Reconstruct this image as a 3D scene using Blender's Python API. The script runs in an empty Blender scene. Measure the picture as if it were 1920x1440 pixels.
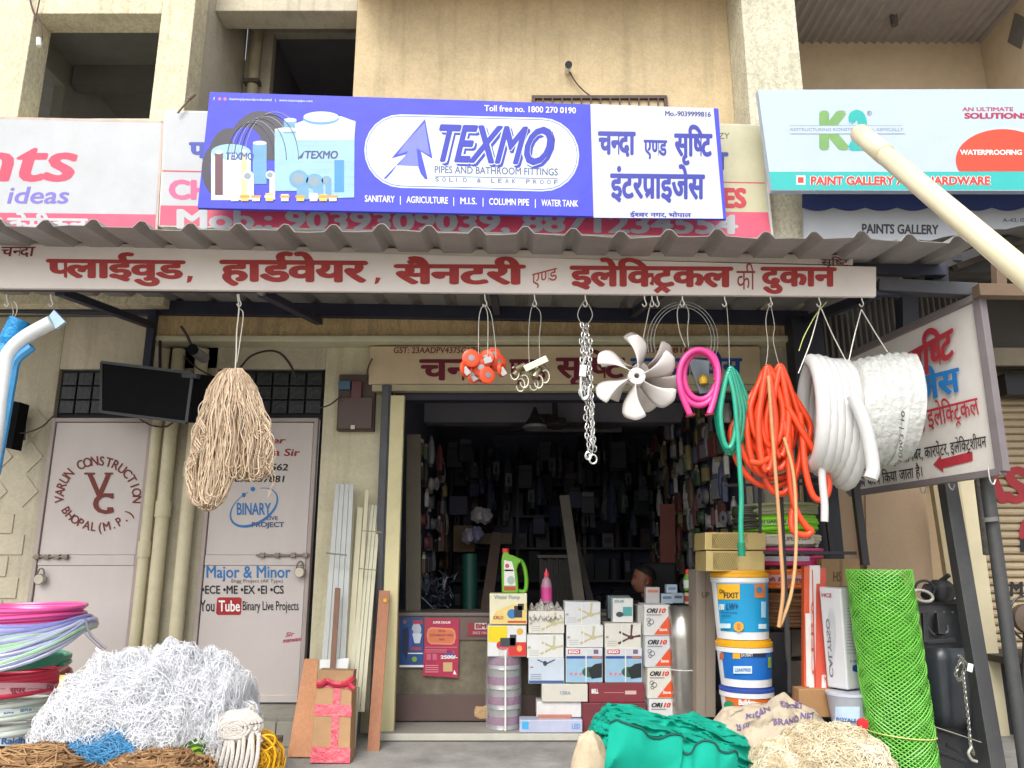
import bpy, bmesh, math, random
import numpy as np
from mathutils import Vector, Matrix
random.seed(7); RN = np.random.RandomState(11)
SC = bpy.context.scene; COL = SC.collection
# ---------------------------------------------------------------- camera
CAMZ = 1.25; PITCH = math.radians(13.0); FPX = 1442.0
cam = bpy.data.cameras.new('camera'); camo = bpy.data.objects.new('camera', cam); COL.objects.link(camo)
camo.location = (0, 0, CAMZ); camo.rotation_euler = (math.radians(90) + PITCH, 0, 0)
cam.sensor_width = 36; cam.lens = 36 * FPX / 1920; cam.clip_start = 0.05; cam.clip_end = 500
SC.camera = camo
# ---------------------------------------------------------------- sky, sun, exposure
SUN_EL, SUN_AZ = math.radians(50), math.radians(200)      # azimuth: sun behind the camera, a little to its left
w = bpy.data.worlds.new('World'); SC.world = w; w.use_nodes = True
nt = w.node_tree; bg = nt.nodes['Background']; sky = nt.nodes.new('ShaderNodeTexSky')
sky.sky_type = 'NISHITA'; sky.sun_disc = False; sky.sun_elevation = SUN_EL; sky.sun_rotation = SUN_AZ
sky.air_density = 1.0; sky.dust_density = 4.0; sky.ozone_density = 1.0
hs = nt.nodes.new('ShaderNodeHueSaturation'); hs.inputs['Saturation'].default_value = 0.35   # thin overcast
nt.links.new(sky.outputs[0], hs.inputs['Color']); nt.links.new(hs.outputs[0], bg.inputs[0]); bg.inputs[1].default_value = 0.15
sl = bpy.data.lights.new('sun', 'SUN'); so = bpy.data.objects.new('sun', sl); COL.objects.link(so)
sl.energy = .8; sl.angle = math.radians(32); sl.color = (1, .97, .92)
so.rotation_euler = Vector((math.sin(SUN_AZ)*math.cos(SUN_EL), math.cos(SUN_AZ)*math.cos(SUN_EL), math.sin(SUN_EL))).to_track_quat('Z', 'Y').to_euler()
SC.view_settings.view_transform = 'Standard'; SC.view_settings.look = 'None'
SC.view_settings.gamma = 1; SC.view_settings.use_curve_mapping = False; SC.view_settings.exposure = 0.98
SC.cycles.max_bounces = 6; SC.cycles.transparent_max_bounces = 12
# ---------------------------------------------------------------- helpers: photo pixel + distance -> place
CT, ST = math.cos(PITCH), math.sin(PITCH)
def ray(px, py):
    x = (px - 960) / FPX; y = (720 - py) / FPX
    return Vector((x, CT - y * ST, ST + y * CT))
def P(px, py, Y):
    d = ray(px, py); return Vector((0, 0, CAMZ)) + d * (Y / d.y)
def Zp(py, Y): return P(960, py, Y).z
def Xp(px, py, Y): return P(px, py, Y).x
def mpp(py, Y): return (P(961, py, Y) - P(960, py, Y)).length       # metres in one photo pixel
def plane(p, n):
    n = n.normalized()
    if n.dot(Vector((0, 0, CAMZ)) - p) < 0: n = -n
    def f(px, py, lift=0.0):
        d = ray(px, py); o = Vector((0, 0, CAMZ)); q = p + n * lift * .45
        return o + d * ((q - o).dot(n) / d.dot(n))
    return f
def vplane(Y): return plane(Vector((0, Y, 0)), Vector((0, -1, 0)))
def cyl(cx, cy, r):                                                  # upright cylinder surface
    def f(px, py, lift=0.0):
        d = ray(px, py); R = r + lift
        a = d.x*d.x + d.y*d.y; b = -2*(d.x*cx + d.y*cy); c = cx*cx + cy*cy - R*R
        D = b*b - 4*a*c; t = (-b - math.sqrt(max(D, 0))) / (2*a)
        return Vector((0, 0, CAMZ)) + d * t
    return f
# ---------------------------------------------------------------- materials
def lin(h):
    h = h.lstrip('#'); v = [int(h[i:i+2], 16)/255 for i in (0, 2, 4)]
    return tuple(c/12.92 if c <= .04045 else ((c+.055)/1.055)**2.4 for c in v)
MATS = {}
def M(hexc, rough=.7, var=.12, scale=6., bump=0., bscale=80., metal=0., trans=0., alpha=1., stretch=None, dirt=0., dirtc='#4a4236', spec=.5, key=''):
    k = (hexc, rough, var, scale, bump, bscale, metal, trans, alpha, stretch, dirt, dirtc, key)
    if k in MATS: return MATS[k]
    m = bpy.data.materials.new('mat_' + hexc.strip('#') + key); m.use_nodes = True; n = m.node_tree.nodes; L = m.node_tree.links
    b = n['Principled BSDF']; c = lin(hexc)
    tc = n.new('ShaderNodeTexCoord'); mp = n.new('ShaderNodeMapping'); L.new(tc.outputs['Object'], mp.inputs[0])
    if stretch: mp.inputs['Scale'].default_value = stretch
    no = n.new('ShaderNodeTexNoise'); no.inputs['Scale'].default_value = scale; no.inputs['Detail'].default_value = 6; no.inputs['Roughness'].default_value = .65
    L.new(mp.outputs[0], no.inputs['Vector'])
    mr = n.new('ShaderNodeMapRange'); mr.inputs[1].default_value = .3; mr.inputs[2].default_value = .7
    mr.inputs[3].default_value = 1 - var; mr.inputs[4].default_value = 1 + var; L.new(no.outputs[0], mr.inputs[0])
    vm = n.new('ShaderNodeVectorMath'); vm.operation = 'SCALE'; vm.inputs[0].default_value = c; L.new(mr.outputs[0], vm.inputs['Scale'])
    out = vm.outputs[0]
    if dirt > 0:
        d = n.new('ShaderNodeTexNoise'); d.inputs['Scale'].default_value = scale*.35; d.inputs['Detail'].default_value = 9; d.inputs['Roughness'].default_value = .75
        L.new(mp.outputs[0], d.inputs['Vector'])
        dr = n.new('ShaderNodeMapRange'); dr.inputs[1].default_value = .48; dr.inputs[2].default_value = .75; dr.inputs[3].default_value = 0; dr.inputs[4].default_value = dirt
        L.new(d.outputs[0], dr.inputs[0]); mx = n.new('ShaderNodeMix'); mx.data_type = 'RGBA'
        L.new(dr.outputs[0], mx.inputs[0]); L.new(out, mx.inputs[6]); mx.inputs[7].default_value = lin(dirtc) + (1,)
        out = mx.outputs[2]
    L.new(out, b.inputs['Base Color']); b.inputs['Roughness'].default_value = rough; b.inputs['Metallic'].default_value = metal
    b.inputs['Transmission Weight'].default_value = trans; b.inputs['Alpha'].default_value = alpha
    b.inputs['Specular IOR Level'].default_value = spec
    if bump > 0:
        n2 = n.new('ShaderNodeTexNoise'); n2.inputs['Scale'].default_value = bscale; n2.inputs['Detail'].default_value = 5; L.new(mp.outputs[0], n2.inputs['Vector'])
        bp = n.new('ShaderNodeBump'); bp.inputs['Strength'].default_value = min(1, bump); bp.inputs['Distance'].default_value = .02*max(1, bump)
        L.new(n2.outputs[0], bp.inputs['Height']); L.new(bp.outputs[0], b.inputs['Normal'])
    MATS[k] = m; return m
def plaster(hexc, key, sx=1., sz=1., strength=1., dirt=.35):
    """rough worm-textured render with rain streaks"""
    m = bpy.data.materials.new('plaster_' + key); m.use_nodes = True; n = m.node_tree.nodes; L = m.node_tree.links; b = n['Principled BSDF']
    tc = n.new('ShaderNodeTexCoord'); mp = n.new('ShaderNodeMapping'); mp.inputs['Scale'].default_value = (sx, 1, sz); L.new(tc.outputs['Object'], mp.inputs[0])
    v = n.new('ShaderNodeTexNoise'); v.inputs['Scale'].default_value = 34; v.inputs['Detail'].default_value = 4; v.inputs['Distortion'].default_value = 1.2; L.new(mp.outputs[0], v.inputs['Vector'])
    big = n.new('ShaderNodeTexNoise'); big.inputs['Scale'].default_value = 1.7; big.inputs['Detail'].default_value = 9; big.inputs['Roughness'].default_value = .7; L.new(tc.outputs['Object'], big.inputs['Vector'])
    st = n.new('ShaderNodeTexNoise'); st.inputs['Scale'].default_value = 5; st.inputs['Detail'].default_value = 6
    m2 = n.new('ShaderNodeMapping'); m2.inputs['Scale'].default_value = (2.2, 1, .15); L.new(tc.outputs['Object'], m2.inputs[0]); L.new(m2.outputs[0], st.inputs['Vector'])
    r1 = n.new('ShaderNodeMapRange'); r1.inputs[1].default_value = .4; r1.inputs[2].default_value = .56; r1.inputs[3].default_value = 1-.2*strength; r1.inputs[4].default_value = 1.05; L.new(v.outputs[0], r1.inputs[0])
    r2 = n.new('ShaderNodeMapRange'); r2.inputs[1].default_value = .35; r2.inputs[2].default_value = .7; r2.inputs[3].default_value = 1.08; r2.inputs[4].default_value = .82; L.new(big.outputs[0], r2.inputs[0])
    mu = n.new('ShaderNodeMath'); mu.operation = 'MULTIPLY'; L.new(r1.outputs[0], mu.inputs[0]); L.new(r2.outputs[0], mu.inputs[1])
    sc = n.new('ShaderNodeVectorMath'); sc.operation = 'SCALE'; sc.inputs[0].default_value = lin(hexc); L.new(mu.outputs[0], sc.inputs['Scale'])
    r3 = n.new('ShaderNodeMapRange'); r3.inputs[1].default_value = .52; r3.inputs[2].default_value = .8; r3.inputs[3].default_value = 0; r3.inputs[4].default_value = dirt; L.new(st.outputs[0], r3.inputs[0])
    mx = n.new('ShaderNodeMix'); mx.data_type = 'RGBA'; L.new(r3.outputs[0], mx.inputs[0]); L.new(sc.outputs[0], mx.inputs[6]); mx.inputs[7].default_value = lin('#6b6350') + (1,)
    L.new(mx.outputs[2], b.inputs['Base Color']); b.inputs['Roughness'].default_value = .92; b.inputs['Specular IOR Level'].default_value = .2
    bp = n.new('ShaderNodeBump'); bp.inputs['Strength'].default_value = .8*strength; bp.inputs['Distance'].default_value = .012; L.new(v.outputs[0], bp.inputs['Height']); L.new(bp.outputs[0], b.inputs['Normal'])
    return m
# ---------------------------------------------------------------- mesh builder
class MB:
    def __init__(s): s.v = []; s.f = []; s.smooth = False
    def add(s, vs, fs):
        o = len(s.v); s.v.extend([tuple(p) for p in vs]); s.f.extend([tuple(i+o for i in f) for f in fs]); return s
    def box(s, x0, x1, y0, y1, z0, z1):
        return s.add([(x, y, z) for x in (x0, x1) for y in (y0, y1) for z in (z0, z1)], [(0,1,3,2),(4,6,7,5),(0,4,5,1),(2,3,7,6),(0,2,6,4),(1,5,7,3)])
    def obox(s, c, size, M3):
        h = [d/2 for d in size]
        return s.add([Vector(c) + M3 @ Vector((a*h[0], b*h[1], e*h[2])) for a in (-1,1) for b in (-1,1) for e in (-1,1)], [(0,1,3,2),(4,6,7,5),(0,4,5,1),(2,3,7,6),(0,2,6,4),(1,5,7,3)])
    def bar(s, a, b, wx, wy=None, up=Vector((0,0,1))):
        a = Vector(a); b = Vector(b); wy = wy or wx; t = (b-a); l = t.length; t.normalize()
        if abs(t.dot(up)) > .98: up = Vector((0,1,0))
        x = t.cross(up).normalized(); y = x.cross(t); 
        return s.obox((a+b)/2, (wx, wy, l), Matrix((x, y, t)).transposed())
    def tube(s, pts, r, n=8, cap=True, closed=False):
        pts = np.array([tuple(p) for p in pts], float); k = len(pts)
        if closed: t = np.roll(pts, -1, 0) - np.roll(pts, 1, 0)
        else: t = np.gradient(pts, axis=0)
        t /= np.linalg.norm(t, axis=1)[:, None] + 1e-12
        ref = np.array([0.31, 0.9, 0.29]) if abs(t[:, 1]).mean() < .75 else np.array([.1, .2, .97])
        a = np.zeros_like(t); u = np.cross(t[0], ref); u /= np.linalg.norm(u)+1e-12
        for i in range(k):
            u = u - t[i]*np.dot(u, t[i]); u /= np.linalg.norm(u)+1e-12; a[i] = u
        b = np.cross(t, a); rr = np.ones(k)*r if np.isscalar(r) else np.array(r)
        an = np.arange(n)*2*math.pi/n
        vs = (pts[:, None, :] + rr[:, None, None]*(a[:, None, :]*np.cos(an)[None, :, None] + b[:, None, :]*np.sin(an)[None, :, None])).reshape(-1, 3)
        o = len(s.v); s.v.extend(map(tuple, vs.tolist())); kk = k if closed else k-1
        for i in range(kk):
            i0 = o+i*n; i1 = o+((i+1) % k)*n
            for j in range(n):
                j2 = (j+1) % n; s.f.append((i0+j, i0+j2, i1+j2, i1+j))
        if cap and not closed: s.f.append(tuple(o+j for j in range(n))[::-1]); s.f.append(tuple(o+(k-1)*n+j for j in range(n)))
        s.smooth = True; return s
    def lathe(s, c, prof, n=24, cap=True, M3=None):
        o = len(s.v); k = len(prof); c = Vector(c)
        for r, z in prof:
            for j in range(n):
                p = Vector((r*math.cos(2*math.pi*j/n), r*math.sin(2*math.pi*j/n), z)); s.v.append(tuple(c + (M3 @ p if M3 else p)))
        for i in range(k-1):
            for j in range(n): s.f.append((o+i*n+j, o+i*n+(j+1) % n, o+(i+1)*n+(j+1) % n, o+(i+1)*n+j))
        if cap:
            s.f.append(tuple(o+j for j in range(n))[::-1]); s.f.append(tuple(o+(k-1)*n+j for j in range(n)))
        s.smooth = True; return s
    def grid(s, fn, nu, nv):
        o = len(s.v)
        for i in range(nu+1):
            for j in range(nv+1): s.v.append(tuple(fn(i/nu, j/nv)))
        for i in range(nu):
            for j in range(nv): a = o+i*(nv+1)+j; s.f.append((a, a+nv+1, a+nv+2, a+1))
        s.smooth = True; return s
    def slab(s, front, back):      # closed prism between two matching outlines
        n = len(front); o = len(s.v); s.v.extend([tuple(p) for p in front] + [tuple(p) for p in back])
        s.f.append(tuple(o+i for i in range(n))); s.f.append(tuple(o+n+i for i in range(n))[::-1])
        for i in range(n): j = (i+1) % n; s.f.append((o+i, o+n+i, o+n+j, o+j))
        return s
def tag(o, label=None, cat=None, group=None, kind=None):
    if label: o['label'] = label
    if cat: o['category'] = cat
    if group: o['group'] = group
    if kind: o['kind'] = kind
    return o
def origin(o):
    if o is None: return Vector((0, 0, 0))
    return Vector(o['_o'])
OR = {}
def obj(name, mb, mat, parent=None, smooth=None, bevel=0, solid=0):
    po = OR.get(parent.name, Vector((0, 0, 0))) if parent else Vector((0, 0, 0))
    if not mb.v: return None
    v = np.array(mb.v, float)
    c = Vector(v.min(0)/2 + v.max(0)/2); c.z = float(v[:, 2].min())
    me = bpy.data.meshes.new(name); me.from_pydata((v - np.array(c)).tolist(), [], mb.f); me.update()
    if isinstance(mat, (list, tuple)):
        for q in mat: me.materials.append(q)
    else: me.materials.append(mat)
    o = bpy.data.objects.new(name, me); COL.objects.link(o); o.location = c - po; OR[o.name] = c
    if parent: o.parent = parent
    if mb.smooth if smooth is None else smooth:
        me.polygons.foreach_set('use_smooth', [True]*len(me.polygons))
        try: me.set_sharp_from_angle(angle=math.radians(40))
        except Exception: pass
    if bevel:
        b = o.modifiers.new('bevel', 'BEVEL'); b.width = bevel; b.segments = 2; b.limit_method = 'ANGLE'
    if solid:
        b = o.modifiers.new('solid', 'SOLIDIFY'); b.thickness = solid; b.offset = 0
    return o
def thing(name, label, cat, loc, group=None):
    o = bpy.data.objects.new(name, None); COL.objects.link(o); o.location = loc; o.empty_display_size = .1; OR[o.name] = Vector(loc)
    return tag(o, label, cat, group, 'thing')
def copytree(root, loc, label=None, group=None, rot=None, scale=None):
    r = root.copy(); COL.objects.link(r); r.location = loc; OR[r.name] = Vector(loc)
    if rot is not None: r.rotation_euler = rot
    if scale is not None: r.scale = scale
    if label: r['label'] = label
    if group: r['group'] = group
    for ch in list(root.children):
        c = ch.copy(); COL.objects.link(c); c.parent = r
        for g in ch.children:
            d = g.copy(); COL.objects.link(d); d.parent = c
    return r
def crom(pts, k=6):
    p = [Vector(q) for q in pts]; p = [2*p[0]-p[1]] + p + [2*p[-1]-p[-2]]; out = []
    for i in range(1, len(p)-2):
        for j in range(k):
            t = j/k; out.append(.5*((2*p[i]) + (p[i+1]-p[i-1])*t + (2*p[i-1]-5*p[i]+4*p[i+1]-p[i+2])*t*t + (3*p[i]-p[i-1]-3*p[i+1]+p[i+2])*t**3))
    out.append(p[-2]); return out
def pxl(pts, Y=None, k=6):
    return crom([P(q[0], q[1], q[2] if len(q) > 2 else Y) for q in pts], k)
# ---------------------------------------------------------------- lettering
GL = {}
def glyph(s, bold, shear=0.):
    k = (s, bold, shear)
    if k in GL: return GL[k]
    if bold:                                                         # heavier weight: the outline spread in eight directions
        v, f = glyph(s, 0., shear); V = []; F = []
        for i in range(9):
            dx, dy = (0, 0) if i == 8 else (bold*1.15*math.cos(i*math.pi/4), bold*.8*math.sin(i*math.pi/4))
            F += [tuple(t+i*len(v) for t in p) for p in f]; V.append(v + np.array([dx, dy]))
        GL[k] = (np.concatenate(V), F); return GL[k]
    c = bpy.data.curves.new('t', 'FONT'); c.body = s; c.resolution_u = 3; c.shear = shear
    o = bpy.data.objects.new('t', c); me = o.to_mesh()
    v = np.array([tuple(q.co) for q in me.vertices]).reshape(-1, 3)[:, :2]; f = [tuple(p.vertices) for p in me.polygons]
    o.to_mesh_clear(); bpy.data.objects.remove(o); bpy.data.curves.remove(c)
    GL[k] = (v, f); return GL[k]
def zspread(V, bold):
    n = len(V); k = 9 if bold else 1; m = n//k
    return (np.minimum(np.arange(n)//max(m, 1), 8)*.00012)
ADV = {'ि': .26, 'ा': .259, 'ी': .259, ' ': .3, 'ो': .259, '।': .3}
ZERO = 'ेैुूृंँ्ॉ'
def adv(ch):
    if ch in ADV: return ADV[ch]
    if ch in ZERO: return 0
    v, _ = glyph(ch, 0.); return float(v[:, 0].max()) - .015
def clipmesh(v, f, axis, val, keep_less):
    bm = bmesh.new(); bv = [bm.verts.new((a, b, 0)) for a, b in v]
    for t in f:
        try: bm.faces.new([bv[i] for i in t])
        except ValueError: pass
    no = [0, 0, 0]; no[axis] = 1; co = [0, 0, 0]; co[axis] = val
    bmesh.ops.bisect_plane(bm, geom=bm.verts[:]+bm.edges[:]+bm.faces[:], plane_co=co, plane_no=no, clear_outer=keep_less, clear_inner=not keep_less)
    bm.verts.index_update(); ov = np.array([(q.co.x, q.co.y) for q in bm.verts]).reshape(-1, 2); of = [tuple(q.index for q in t.verts) for t in bm.faces]; bm.free(); return ov, of
def stroke(pts, wd):
    vs = []; fs = []
    for (a, b), (c, d) in zip(pts[:-1], pts[1:]):
        l = math.hypot(c-a, d-b); nx, ny = -(d-b)/l*wd/2, (c-a)/l*wd/2; o = len(vs)
        vs += [(a+nx, b+ny), (a-nx, b-ny), (c-nx, d-ny), (c+nx, d+ny)]; fs.append((o, o+1, o+2, o+3))
    return np.array(vs), fs
def deva(s, bold):
    """Lays Devanagari out by hand: '/x' half form of x, '*' r-stroke under the stem, '=' r-caret below, '~' reph above."""
    V = []; F = []; n = 0; x = 0.; i = 0; pieces = []
    while i < len(s):
        ch = s[i]
        if ch == '/':
            ch = s[i+1]; i += 2; a = adv(ch); cut = a-.15 if ch != 'क' else a-.12
            v, f = clipmesh(*glyph(ch, bold), 0, cut, True); pieces.append((v, f, x)); x += cut-.005; continue
        if ch == '*': v, f = stroke([(x-.16, .24), (x-.42, .04)], .075+bold*2); pieces.append((v, f, 0)); i += 1; continue
        if ch == '=': v, f = stroke([(x-.46, -.2), (x-.29, -.04), (x-.12, -.2)], .06+bold*2); pieces.append((v, f, 0)); i += 1; continue
        if ch == '~':
            v, f = clipmesh(*glyph('ई', bold), 1, .60, False); pieces.append((v, f, x-.46)); i += 1; continue
        if ch != ' ':
            v, f = glyph(ch, bold); pieces.append((v, f, x))
        x += adv(ch) if ch != ' ' else .3; i += 1
    for q, (v, f, dx) in enumerate(pieces):
        if len(v) == 0: continue
        w_ = np.c_[v[:, 0]+dx, v[:, 1], (q % 3)*.0012 + zspread(v, bold)]
        V.append(w_); F += [tuple(t+n for t in p) for p in f]; n += len(v)
    return np.concatenate(V), F
def latin(s, bold, shear=0.):
    v, f = glyph(s, bold, shear); return np.c_[v, zspread(v, bold)], f
def lay(surf, VF, quad, H, mat, parent, name='lettering', lift=.003):
    """quad = photo pixels of (baseline left, baseline right, top right, top left)"""
    V, F = VF; x0, x1 = V[:, 0].min(), V[:, 0].max(); mb = MB(); a, b, c, d = [np.array(q, float) for q in quad]
    for p in V:
        u = (p[0]-x0)/(x1-x0); t = p[1]/H; q = (a*(1-u)+b*u)*(1-t) + (d*(1-u)+c*u)*t
        mb.v.append(tuple(surf(q[0], q[1], lift + p[2])))
    mb.f = list(F); return mb if mat is None else obj(name, mb, mat, parent, smooth=False)
def Q(x0, x1, top, base, dy=0, lean=0): return [(x0, base), (x1, base+dy), (x1+lean, top+dy), (x0+lean, top)]
def T(surf, s, quad, mat, parent, bold=.02, shear=0., lift=.003, name='lettering'):
    return lay(surf, latin(s, bold, shear), quad, .69, mat, parent, name, lift)
def D(surf, s, quad, mat, parent, bold=.02, lift=.003, name='lettering'):
    return lay(surf, deva(s, bold), quad, .622, mat, parent, name, lift)
def arc(surf, s, cx, cy, rx, ry, a0, a1, hpx, mat, parent, bold=.02, flip=False, name='lettering', lift=.003):
    mb = MB(); n = len(s)
    for i, ch in enumerate(s):
        if ch == ' ': continue
        a = math.radians(a0 + (a1-a0)*i/(n-1)); v, f = glyph(ch, bold); cxg = (v[:, 0].min()+v[:, 0].max())/2
        px = cx + rx*math.cos(a); py = cy - ry*math.sin(a); up = np.array([math.cos(a), -math.sin(a)]) * (-1 if flip else 1); rt = np.array([-up[1], up[0]])
        o = len(mb.v); zs_ = zspread(v, bold)
        for p, dz in zip(v, zs_):
            q = np.array([px, py]) + rt*(p[0]-cxg)/.69*hpx*.85 + up*(p[1]-.345)/.69*hpx; mb.v.append(tuple(surf(q[0], q[1], lift+dz)))
        mb.f += [tuple(t+o for t in p) for p in f]
    return obj(name, mb, mat, parent, smooth=False)
def poly(surf, pts, mat, parent, name='print', lift=.0015):
    mb = MB(); mb.v = [tuple(surf(x, y, lift)) for x, y in pts]; mb.f = [tuple(range(len(pts)))]
    return obj(name, mb, mat, parent, smooth=False)
def polys(surf, lst, mat, parent, name='print', lift=.0015):
    mb = MB()
    for pts in lst:
        o = len(mb.v); mb.v += [tuple(surf(x, y, lift)) for x, y in pts]; mb.f.append(tuple(range(o, o+len(pts))))
    return obj(name, mb, mat, parent, smooth=False)
def R4(x0, x1, y0, y1, dy=0): return [(x0, y0), (x1, y0+dy), (x1, y1+dy), (x0, y1)]
def ell(cx, cy, rx, ry, n=28, a0=0, a1=360, rot=0):
    cr, sr = math.cos(rot), math.sin(rot); out = []
    for i in range(n):
        a = math.radians(a0 + (a1-a0)*i/(n if a1-a0 == 360 else n-1)); x, y = rx*math.cos(a), -ry*math.sin(a); out.append((cx+x*cr-y*sr, cy+x*sr+y*cr))
    return out
def cylpoly(surf, x0, x1, y0, y1, mat, parent, name='print', lift=.002, n=10, bow=0):
    """label wrapped round a curved face; bow = how far its middle sags in pixels"""
    mb = MB(); 
    def fn(u, v):
        x = x0+(x1-x0)*u; return surf(x, y0+(y1-y0)*v + bow*(1-(2*u-1)**2), lift)
    mb.grid(fn, n, 1); return obj(name, mb, mat, parent)
# common materials
WHITE = M('#e8e8e4', .45, .05); 
# ================================================================= SETTING AND BUILDING
CONC = M('#918f8b', .85, .22, 3, .4, 40, dirt=.75, dirtc='#5a5751')
g = MB().add([(-60,-40,-.06),(60,-40,-.06),(60,3.2,-.06),(-60,3.2,-.06)], [(0,1,2,3)]); tag(obj('street', g, M('#a19b92', .9, .15, 2, .3, 60)), kind='structure')
g = MB().box(-14, 14, 3.2, 14, -.3, .04); tag(obj('pavement', g, CONC), kind='structure')
CREAM = plaster('#d8d0b2', 'cream', 1, .55, .85, .35); COLM = plaster('#cec9b2', 'column', 1, .7, 1.0, .3)
BEIGE = plaster('#c8b591', 'beige', 1, 1, .3, .32); YWALL = plaster('#ccc5a8', 'yellow', 1, 1, .15, .35)
DRABW = plaster('#b5ae98', 'drab', 1, 1, .2, .4); LINT = plaster('#c3ab80', 'lintel', 1.6, .5, .9, .6); GREYW = plaster('#c3bba6', 'greyw', 1, 1, .2, .4)
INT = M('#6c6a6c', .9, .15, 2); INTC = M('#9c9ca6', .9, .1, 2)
B = thing('shop_building', 'cream rendered two storey building with shops below and open bays above', 'building', (0, 6, .04))
def wall(name, x0, x1, y0, y1, z0, z1, m, bev=.006): return obj(name, MB().box(x0, x1, y0, y1, z0, z1), m, B, bevel=bev)
# upper left block with square opening
wx0, wx1, wz0, wz1 = -4.09, -3.0, 4.82, 5.82
wall('upper_wall', -9, wx0, 5.7, 5.95, 3.2, 9, CREAM); wall('upper_wall', wx1, -2.72, 5.7, 5.95, 3.2, 9, CREAM)
wall('upper_wall', wx0, wx1, 5.7, 5.95, wz1, 9, CREAM); wall('upper_wall', wx0, wx1, 5.7, 5.95, 3.2, wz0, CREAM)
wall('side_wall', -2.9, -2.722, 5.95, 6.9, 3.2, 9, GREYW)
# room behind the square opening
rm = MB().box(-6.2, -2.92, 9.4, 9.5, 3.4, 6.6).box(-6.2, -2.92, 5.95, 8.7, 6.5, 6.6).box(-6.2, -2.92, 5.95, 9.4, 3.35, 3.4).box(-2.93, -2.91, 5.96, 9.4, 3.4, 6.5)  # ceiling left open at the unseen back to let daylight in
obj('room_lining', rm, M('#a5a39c', .9, .1), B)
obj('partition_wall', MB().box(-4.9, -4.78, 6.2, 9.3, 6.2, 6.5).box(-4.9, -4.78, 7.3, 9.3, 3.4, 6.2), M('#b0ada2', .9, .1), B)
obj('partition_wall', MB().box(-4.75, -2.95, 7.35, 7.5, 6.25, 6.5), M('#8f8e8a', .9, .1), B)
# open bay between the blocks
wall('bay_wall', -2.722, -2.45, 6.9, 7.0, 3.2, 9, GREYW); wall('bay_wall', -2.45, -.9, 6.9, 7.0, 6.55, 9, GREYW)
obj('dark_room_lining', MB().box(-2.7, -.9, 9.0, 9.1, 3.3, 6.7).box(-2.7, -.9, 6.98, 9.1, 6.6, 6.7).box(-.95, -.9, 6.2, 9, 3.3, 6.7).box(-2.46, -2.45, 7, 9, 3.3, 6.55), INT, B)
wall('bay_lintel', -2.722, -1.42, 6.1, 6.35, 6.17, 9, GREYW)
wall('bay_roof', -2.722, -.9, 6.35, 9.1, 6.9, 7.0, GREYW); wall('bay_end_wall', -.9, -.7, 6.3, 9.1, 3.2, 9, GREYW)
# recessed beige wall, right column, right loggia
wall('recessed_wall', -1.42, 1.97, 6.1, 6.3, 3.2, 9, BEIGE); wall('column', 1.97, 2.43, 5.7, 6.3, 3.2, 9, COLM)
wall('overhang_slab', -1.42, 1.97, 5.45, 6.1, 6.35, 6.5, BEIGE)
wall('loggia_wall', 2.3, 5.2, 6.9, 7.1, 3.2, 9, M('#c6b294', .9, .08)); wall('loggia_side_wall', 4.8, 5.0, 5.75, 6.9, 3.2, 9, M('#c9b699', .9, .08))
cs = MB(); n = 26
def cz(i): return 6.42 + (.05 if i % 2 else 0)
for i in range(n):
    x0 = 2.44 + i*.091; a = [(x0, 0), (x0+.03, .03), (x0+.06, .03), (x0+.091, 0)]
    for (xa, za), (xb, zb) in zip(a[:-1], a[1:]): cs.add([(xa, 5.5, 6.42+za), (xb, 5.5, 6.42+zb), (xb, 6.9, 6.42+zb), (xa, 6.9, 6.42+za)], [(0,1,2,3)])
obj('corrugated_ceiling', cs, M('#a39d99', .7, .1), B, solid=.004)
vt = MB(); c = P(1872, 113, 1); yv = 6.35; zc = 6.15
vt.slab([(4.797, yv-.16, zc), (4.797, yv, zc+.2), (4.797, yv+.16, zc), (4.797, yv, zc-.2)], [(4.79, yv-.15, zc), (4.79, yv, zc+.19), (4.79, yv+.15, zc), (4.79, yv, zc-.19)])
obj('diamond_vent', vt, M('#6d6a64', .9, .1), B)
obj('ceiling_hook', MB().tube([(3.72, 6.5, 6.44), (3.72, 6.5, 6.33)], .035, 10), M('#5b5552', .6), B)
# ground floor wall with door openings
GT = 3.2
wall('ground_wall', -9, -3.64, 6, 6.15, -.05, GT, DRABW); wall('ground_wall', -2.83, -2.37, 6, 6.15, .2, GT, DRABW)
wall('ground_wall', -1.50, -.93, 6, 6.15, -.05, GT, YWALL); wall('ground_wall', -3.64, -1.50, 6.0, 6.15, 2.76, GT, GREYW)
wall('ground_wall', 1.86, 2.45, 6, 6.15, -.05, GT, GREYW); wall('ground_wall', -.93, 1.86, 6.0, 6.15, 2.58, GT, GREYW)
wall('ground_wall', 2.45, 3.45, 6.12, 6.2, -.05, GT, M('#b59d7d', .85, .12, 2, dirt=.3)); wall('ground_wall', 3.45, 9, 6.75, 6.9, -.05, 3.2, DRABW)
wall('side_wall', 3.40, 3.55, 5.9, 6.75, -.05, 3.2, M('#c9bf9f', .85, .1, 2))
wall('lintel_band', -2.87, 2.33, 5.86, 6.0, 2.985, 3.2, LINT); wall('ledge', -2.87, 2.33, 5.80, 6.0, 2.935, 2.982, M('#c8c5a8', .8, .1, 3, dirt=.3), .01)
wall('plinth', -3.9, -1.1, 5.56, 6.15, -.05, .235, M('#8f8c82', .85, .12, 3, .3, dirt=.5), .008)
for i in range(6): obj('stone_slab', MB().box(-3.88+i*.46, -3.88+i*.46+.452, 5.545, 5.558, .045, .2), M('#9b988c', .8, .15, 5, key=str(i % 3)), B, bevel=.003)
wall('threshold', -.93, 2.4, 5.72, 6.2, -.05, .09, M('#8e8b84', .8, .12, 3, dirt=.4), .006)
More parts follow.
